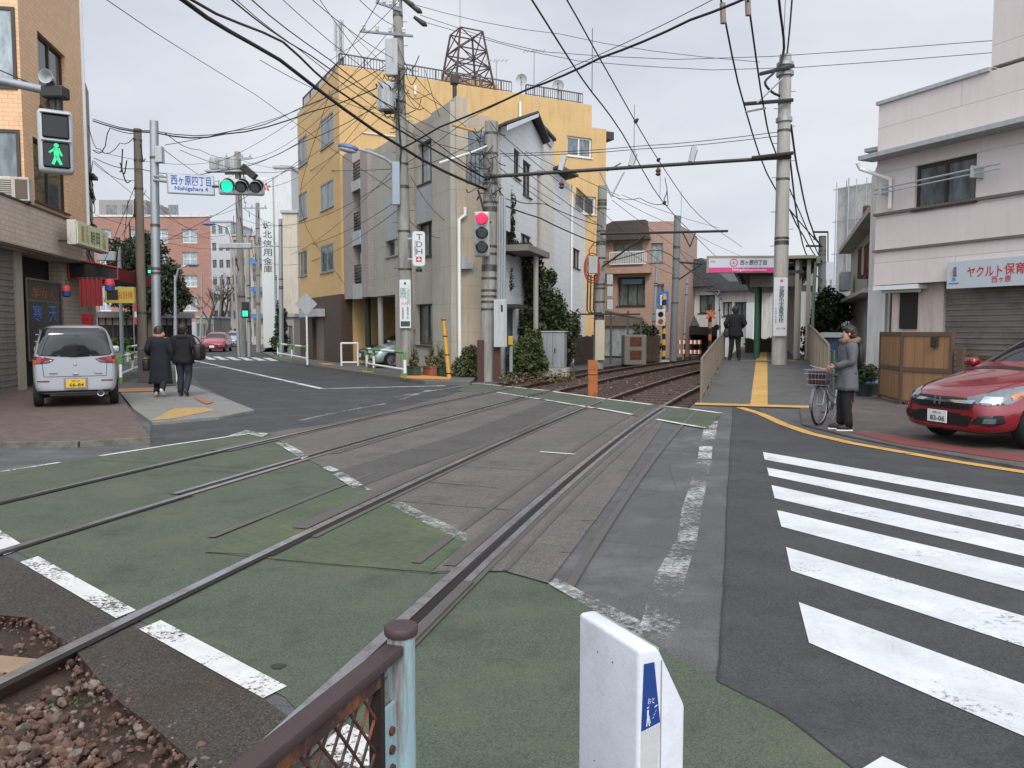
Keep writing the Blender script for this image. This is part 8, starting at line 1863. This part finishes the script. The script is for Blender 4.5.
# local: x along the broad face (left to right), y depth away, broad face at y=0
prof = [(0, .30), (.106, .30), (.106, .875), (.046, .992), (.036, 1.0), (0, 1.0)]
b = MB(); b.prism(prof, lambda y, z, x: V((x, y, z)), 0, wA)
bmesh.ops.recalc_face_normals(b.bm, faces=b.bm.faces[:]); bmesh.ops.bevel(b.bm, geom=b.bm.edges[:], offset=.009, segments=6, affect='EDGES', profile=.5); b.build('housing', DVW, dv, True)
b = MB(); b.prism([(.048, .32), (.051, .32), (.051, .972), (.048, .972)], lambda y, z, x: V((x, y, z)), wA-.004, wA+.0006); b.prism([(.048, .965), (.051, .965), (.051, .9915), (.048, .9915)], lambda y, z, x: V((x, y, z)), .01, wA-.01); b.build('seam', mat('seam_grey', '#8b8e92', .6), dv)
def sideq(pts, e): b_ = MB(); b_.prism(pts, lambda y, z, x: V((x, y, z)), wA-.001, wA+e); return b_
sideq([(.0065, .848), (.0475, .857), (.033, .972), (.0105, .972)], .0012).build('pictogram_panel', DVB, dv)
sideq([(.0065, .60), (.038, .60), (.0475, .855), (.0065, .846)], .0006).build('lower_panel', mat('device_grey', '#b3b4b3', .4, var=.03), dv)
MS = Matrix(((0, -1, 0, wA+.0018), (1, 0, 0, .0265), (0, 0, 1, .888), (0, 0, 0, 1)))
IW = mat('icon_white', '#c9ccd2', .5, var=.02)
text(dv, 'おと', .015, .011, IW, MS @ T3(.0, 0, .014), depth=.0003)
b = MB(); c2_ = lambda p, q, r_: b.quad(*[MS @ V((v[0], -.0004, v[1])) for v in ((p[0]-r_, p[1]), (p[0]+r_, p[1]), (q[0]+r_, q[1]), (q[0]-r_, q[1]))])
c2_((-.007, -.014), (-.007, -.002), .002); c2_((-.0095, -.032), (-.0075, -.014), .0012); c2_((-.0035, -.032), (-.0065, -.014), .0012); c2_((-.001, -.028), (-.006, -.008), .0006); c2_((-.008, .001), (-.006, .004), .0018)
for i in range(4): c2_((-.011+i*.006, -.041+i*.0008), (-.0085+i*.006, -.037+i*.0008), .0014)
for i in range(3): c2_((.003+i*.003, -.02+i*.006), (.006+i*.003, -.017+i*.006), .0007)
c2_((.008, .0), (.013, .004), .002); b.build('pictogram', IW, dv, recalc=False)
b = MB(); b.box(.02, .16, .0995, .1012, .4, .86); 
b.bm.clear(); b.prism([(.1066, .858), (.1085, .859), (.0545, .978), (.0528, .976)], lambda y, z, x: V((x, y, z)), .03, wA-.03); b.build('front_blue_strip', DVB, dv)
b = MB()
for u, z in ((.35, .945), (.6, .945), (.3, .72), (.55, .72)): b.lathe([(.0017, -.0006), (.0017, .001)], (wA*u, 0, z), 8, 'Y')
split(b, 'screw', BLACK, dv); b = MB(); b.cyl((wA/2, .05, 0), (wA/2, .05, .302), .04, n=20); b.build('post', GALV, dv, True); b = MB(); b.box(wA*.2, wA*.8, 0, .1, 0.012, .03); b.build('base_plate', GALV, dv)
# small patch and manhole marks on the green paving
b = MB(); c = G(278, 666, .0095)
for i in range(1): b.bm.faces.new([b.bm.verts.new(c+V((math.cos(a)*.035*(1+.2*math.sin(3*a)), math.sin(a)*.03, 0))) for a in [2*PI*k/16 for k in range(16)]])
struct(b, 'road_patch', mat('patch_dark', '#2c312b', .9))
# ================================================================= OVERHEAD WIRES
def wire(label, pts, r=.012, sag=0., m=None, group=None, n=14, name='overhead_wire'):
    """pts: world points; sag in metres between successive points"""
    P_ = []
    for a, c in zip(pts, pts[1:]):
        a = V(a); c = V(c)
        for i in range(n): t = i/n; P_.append(a.lerp(c, t)-V((0, 0, sag*4*t*(1-t))))
    P_.append(V(pts[-1]))
    if len(pts) > 2: P_ = [p-V((0, 0, sag*4*((i/4) % 1)*(1-(i/4) % 1))) for i, p in enumerate(cr(pts, 4))]
    o = P_[0].copy(); b = MB(); b.tube([p-o for p in P_], r*.8, 6)
    return mesh_thing(b, name, m or CABLE, label, 'wire', o, 0, group, 'full')
Q = D
GT = 'thin wires strung between the poles on the left'
TH = 'thin overhead wire strung across the sky on the left'
# heavy cables from top left to the signal pole
wire('thickest black cable sweeping from the top left down to the signal pole', [Q(96, -72, 11), Q(183, 0, 13), Q(280, 60, 17), Q(400, 146, 22), Q(487, 190, 24)], .05, .05, None, None, 8)
wire('thick black cable just above the thickest one in the top left', [Q(110, -70, 11), Q(192, 0, 13), Q(283, 42, 17), Q(352, 100, 21), Q(485, 178, 24)], .032, .04, None, None, 8)
wire('medium cable crossing above the two thick cables to the transformer pole', [Q(150, -60, 12), Q(232, 0, 15), Q(310, 55, 20), Q(398, 110, 26)], .02, .05); wire('medium cable from the top edge to the crossarm of the transformer pole', [Q(205, -40, 14), Q(252, 0, 17), Q(330, 60, 22), Q(480, 175, 24)], .018, .05)
wire('thin wire falling steeply from the top left past the yellow building to the signal pole', [Q(215, -20, 15), Q(300, 50, 20), Q(450, 160, 24), Q(530, 210, 30)], .012, .05)
for k, (a, c) in enumerate((((262, -20, 20), (398, 92, 26)), ((285, -25, 18), (396, 60, 26)), ((340, -22, 20), (395, 26, 26)))):
    wire('thin wire converging on the transformer pole from the top edge', [Q(*a), Q(*c)], .012, .15, None, 'wires converging on the transformer pole from above')
wire('single thin wire crossing the empty sky at the upper left', [Q(60, -38, 14), Q(107, 0, 16), Q(256, 95, 26), Q(400, 195, 26)], .011, .05)
# pole to pole on the left
A8 = Q(138, 131, 25.4)
wire('upper of the two heavy brown cables from the steel sign pole to the transformer pole', [Q(93, 119, 25), Q(154, 131, 21), Q(232, 131, 23.5), Q(300, 108, 25), Q(392, 62, 26)], .016, .06, CABLE); wire('lower of the two heavy brown cables from the steel sign pole to the transformer pole', [Q(93, 121, 25), Q(154, 132.5, 21), Q(225, 134, 23.5), Q(310, 112, 25), Q(394, 80, 26)], .024, .06, CABLE)
wire('cable looping from the annex corner to the brownish pole', [Q(93, 150, 26), Q(104, 148, 25.6), Q(110, 128, 25.5), Q(138, 133, 25.4)], .018, .1); wire('drooping cable bundle hanging at the annex corner', [Q(88, 125, 25.8), Q(100, 149, 25.6), Q(120, 143, 25.5), Q(138, 131, 25.4)], .015, .15)
wire('long low cable passing behind the name sign towards the transformer pole', [Q(94, 158, 26), Q(140, 169, 25.3), Q(220, 171, 26), Q(300, 143, 26), Q(396, 95, 26)], .015, .08); wire('cable running from the sign pole down to the far transformer pole', [Q(165, 133, 21), Q(200, 150, 32), Q(240, 160, 47), Q(300, 172, 60)], .014, .1)
for a, c, s in (((94, 163, 26), (137, 180, 25.4), .2), ((94, 161, 26), (190, 228, 47), .3), ((162, 148, 21), (235, 192, 46.8), .2), ((93, 150, 26), (238, 155, 47), .5), ((160, 175, 25), (243, 168, 47), .5), ((210, 165, 47), (395, 40, 26), .5), ((238, 160, 47), (330, 108, 36), .6), ((240, 165, 47), (398, 55, 26), .8), ((250, 185, 47), (400, 80, 26), .6), ((256, 188, 56), (404, 96, 26), .8), ((240, 206, 47), (292, 228, 60), .3), ((240, 218, 47), (400, 172, 26), 1.), ((258, 240, 56), (404, 196, 26), 1.), ((258, 258, 56), (404, 205, 26), 1.1), ((180, 150, 24), (300, 168, 36), .4), ((95, 215, 27), (238, 232, 47), .5), ((95, 240, 27), (238, 222, 47), .4), ((140, 235, 26), (238, 246, 47), .3), ((140, 215, 26), (238, 208, 47), .3), ((140, 190, 25.5), (215, 240, 47), .3), ((280, 165, 50), (404, 168, 26), .2), ((258, 215, 56), (292, 262, 70), .3)):
    wire(TH, [Q(*a), Q(*c)], .014 if a[2] > 40 else .011, s, CABLEG if s > .4 else CABLE, GT)
for xa, ya, xb, yb in ((123, 250, 128, 200), (146, 190, 122, 235), (104, 262, 139, 175)): wire(TH, [Q(xa, ya, 27), Q(xb, yb, 25.5)], .012, .05, CABLE, GT)
for a, c, s in (((108, 265, 26), (300, 160, 30), .3), ((165, 145, 21), (330, 96, 30), .2), ((300, 190, 40), (402, 64, 26), .3), ((290, 255, 44), (402, 160, 26), .4), ((340, 20, 33), (394, 72, 26), .1), ((320, 0, 22), (404, 100, 26), .2), ((385, -10, 20), (300, 110, 32), .3), ((410, -12, 22), (330, 60, 30), .2), ((290, 130, 34), (398, 20, 26), .3), ((260, 60, 20), (404, 120, 26), .2)): wire(TH, [Q(*a), Q(*c)], .011, s, CABLE, GT)
# right of the transformer pole
wire('thick cable rising from the transformer pole out of the top of the view', [Q(398, 150, 25.9), Q(440, 127, 24.5), Q(526, 90, 21), Q(600, 58, 19), Q(690, 20, 17), Q(780, -18, 15.5)], .035, .04); wire('thin wire parallel to the rising thick cable', [Q(404, 165, 25.9), Q(470, 118, 23.5), Q(560, 72, 20.5), Q(720, -4, 16.5)], .012, .05)
for a, mid, c in (((420, 15, 26), (600, 56, 24), (1000, 40, 20)), ((424, 22, 26), (640, 66, 24), (1000, 52, 20)), ((405, 2, 26), (560, 34, 26), (760, 62, 24))): wire('thin pair wire hanging in a long sag across the top of the sky', [Q(*a), Q(*mid), Q(*c)], .011, .1, CABLEG, 'long thin wires across the top of the sky')
for a, c in (((404, 84, 26), (620, 196, 32)), ((404, 92, 26), (560, 205, 30)), ((402, 60, 26), (470, 130, 24.5)), ((406, 130, 26), (484, 152, 24.2)), ((404, 112, 26), (486, 142, 24.2)), ((425, 70, 26), (456, 160, 26)), ((404, 170, 26), (486, 135, 24.2)), ((404, 215, 26), (440, 238, 25.6)), ((410, 175, 26), (444, 220, 25.6))): wire('thin service wire between the transformer pole and the grey building', [Q(*a), Q(*c)], .012, .15, CABLE, 'service wires around the transformer pole')
wire('long thin wire falling past the yellow facade from pole to pole', [Q(330, 90, 30), Q(300, 205, 36), Q(345, 285, 34.5)], .012, .1)
# signal pole to the next poles
wire('upper of the thin double wires between the two beam poles', [Q(500, 154, 24), Q(640, 146, 24), Q(778, 132, 23.6)], .013, .03); wire('lower of the thin double wires between the two beam poles', [Q(503, 156, 24), Q(640, 149, 24), Q(778, 136, 23.6)], .013, .03)
wire('black drooping cable from the signal pole to the orange cable coil', [Q(498, 202, 24), Q(540, 218, 27), Q(597, 243, 31.8)], .03, .05); wire('wavy cable with a splice leaving the signal pole', [Q(499, 191, 24), Q(515, 200, 25), Q(545, 204, 27), Q(602, 226, 31.8)], .02, .08)
for a, c, s in (((499, 132, 24), (604, 214, 31.8), .1), ((500, 150, 24), (604, 228, 31.8), .1), ((500, 168, 24), (606, 240, 31.8), .15), ((604, 190, 32), (676, 226, 40), .1), ((606, 215, 32), (676, 270, 40), .2), ((606, 235, 32), (676, 275, 40), .2), ((622, 195, 31.5), (720, 228, 45), .1), ((612, 200, 31.5), (700, 262, 44), .1), ((679, 225, 40), (760, 262, 60), .2), ((679, 250, 40), (720, 285, 44), .3), ((679, 262, 40), (740, 296, 50), .3)):
    wire('thin trackside wire between the concrete poles', [Q(*a), Q(*c)], .013, s, CABLE, 'trackside wires between the poles')
wire('thick dark cable drooping from the bracket arm to the shelter', [Q(604, 262, 31.8), Q(660, 250, 36), Q(700, 278, 33), Q(722, 300, 30)], .025, .05)
# overhead line of the tram
def G2(px, py, z): return G(px, py, z)
ct = wire('contact wire of the near tram track with its black fittings', [G(505, -40, 5.2), G(532, 0, 5.2), G(583, 80, 5.2), G(622, 133, 5.2), G(663, 202, 5.2), G(703, 244, 5.2), G(722, 262, 5.2)], .014, 0, None, None, 6, 'contact_wire')
wire('messenger wire above the near tram track', [G(540, -40, 6.1), G(567, 0, 6.1), G(612, 80, 6.1), G(661, 164, 6.1), G(700, 216, 6.1), G(742, 247, 6.1)], .014, 0, None, None, 6, 'messenger_wire')
for (xa, ya), (xb, yb) in (((593, 2), (592, 92)), ((635, 121), (634, 152)), ((659, 168), (660, 197)), ((682, 188), (681, 220))):
    a = G(xb, yb, 5.2); c = a+V((0, 0, .95)); wire('short dropper hanging between the messenger and contact wire', [c, a], .007, 0, CABLEG, 'droppers of the tram wire', 3)
b = MB(); c = G(635.5, 121, 6.1)
for px, py, z in ((635.5, 121, 6.1), (658, 160, 6.1), (664, 203, 5.2)): b.ell(G(px, py, z)-c, .05, .05, .05, 1); b.cyl(G(px, py, z)-c+V((0, 0, -.05)), G(px, py, z)-c+V((.05, 0, .05)), .03, n=6)
mesh_thing(b, 'wire_clamp', BLACK, 'black clamps on the tram wires right of the yellow building', 'clamp', c)
wire('looped jumper cable hanging from the tram wire', [G(665, 178, 5.9), Q(667, 190, 22), Q(664, 200, 22), Q(668, 205, 22), Q(667, 190, 22.1)], .015, .02, None, None, 4); wire('slack feeder cable from the pull off to the contact wire', [Q(613, 196, 31), Q(640, 198, 28), Q(664, 204, 22.5)], .014, .1)
# feeders at the platform pole
wire('left feeder cable dropping to the crossarm of the platform pole', [Q(706, -55, 18), Q(721, 0, 19.5), Q(745, 108, 23.4), Q(776, 190, 30), Q(822, 247, 37.8)], .032, .03); wire('right feeder cable dropping to the crossarm of the platform pole', [Q(738, -55, 18), Q(748, 0, 19.5), Q(764, 109, 23.4), Q(775, 151, 26), Q(801, 215, 33), Q(822, 262, 37.8)], .032, .03)
for px, py, lb in ((723.5, 14, 'left'), (748.5, 6, 'right')):
    c = Q(px, py, 19.6); b = MB(); b.cyl(V((0, 0, -.22)), V((-.03, 0, .25)), .07, n=10); mesh_thing(b, 'feeder_insulator', mat('insulator_tan', '#7b6f62', .5), 'brown insulator on the %s feeder cable at the top edge' % lb, 'insulator', c, 0, None, True)
wire('thick looped cable coming down onto the top of the platform pole', [Q(777, -50, 21), Q(779, 0, 22), Q(784, 48, 23.4), Q(776, 70, 23.4), Q(765, 82, 23.3), Q(772, 92, 23.4), Q(780, 96, 23.5)], .045, 0, mat('cable_navy', '#20222c', .5), None, 6)
wire('twisted wire from the top of the platform pole straight up', [Q(787, 55, 23.7), Q(790, 25, 22), Q(795, -40, 20)], .03, 0, mat('twist_grey', '#55585c', .6)); wire('thin wire beside the twisted wire above the platform pole', [Q(783, 55, 23.7), Q(787, -40, 20)], .01, 0)
wire('cable from the platform pole down to the top of the lane pole', [Q(791, 125, 23.7), Q(800, 180, 30), Q(812, 228, 36), Q(822, 246, 38)], .045, .1); wire('cable from the platform pole down to the lowest arm of the lane pole', [Q(790, 210, 24), Q(803, 235, 30), Q(822, 265, 38)], .03, .05); wire('grey cable sloping behind the platform pole to the lane houses', [Q(789, 150, 24), Q(800, 232, 33), Q(810, 262, 45)], .04, .1, CABLEG)
wire('cable leaving the shelter roof to the right', [Q(772, 257, 27), Q(800, 257, 33), Q(821, 262, 38)], .03, .02); wire('dark cable from the shelter edge sloping up to the lane pole', [Q(822, 280, 37.9), Q(800, 262, 30), Q(783, 257, 25)], .035, .02)
for y in (296, 303): wire('low thin wire across the end of the lane', [Q(800, y, 50), Q(835, y+2, 45)], .02, .05, CABLEG, 'low wires across the end of the lane')
bpy.context.view_layer.update()
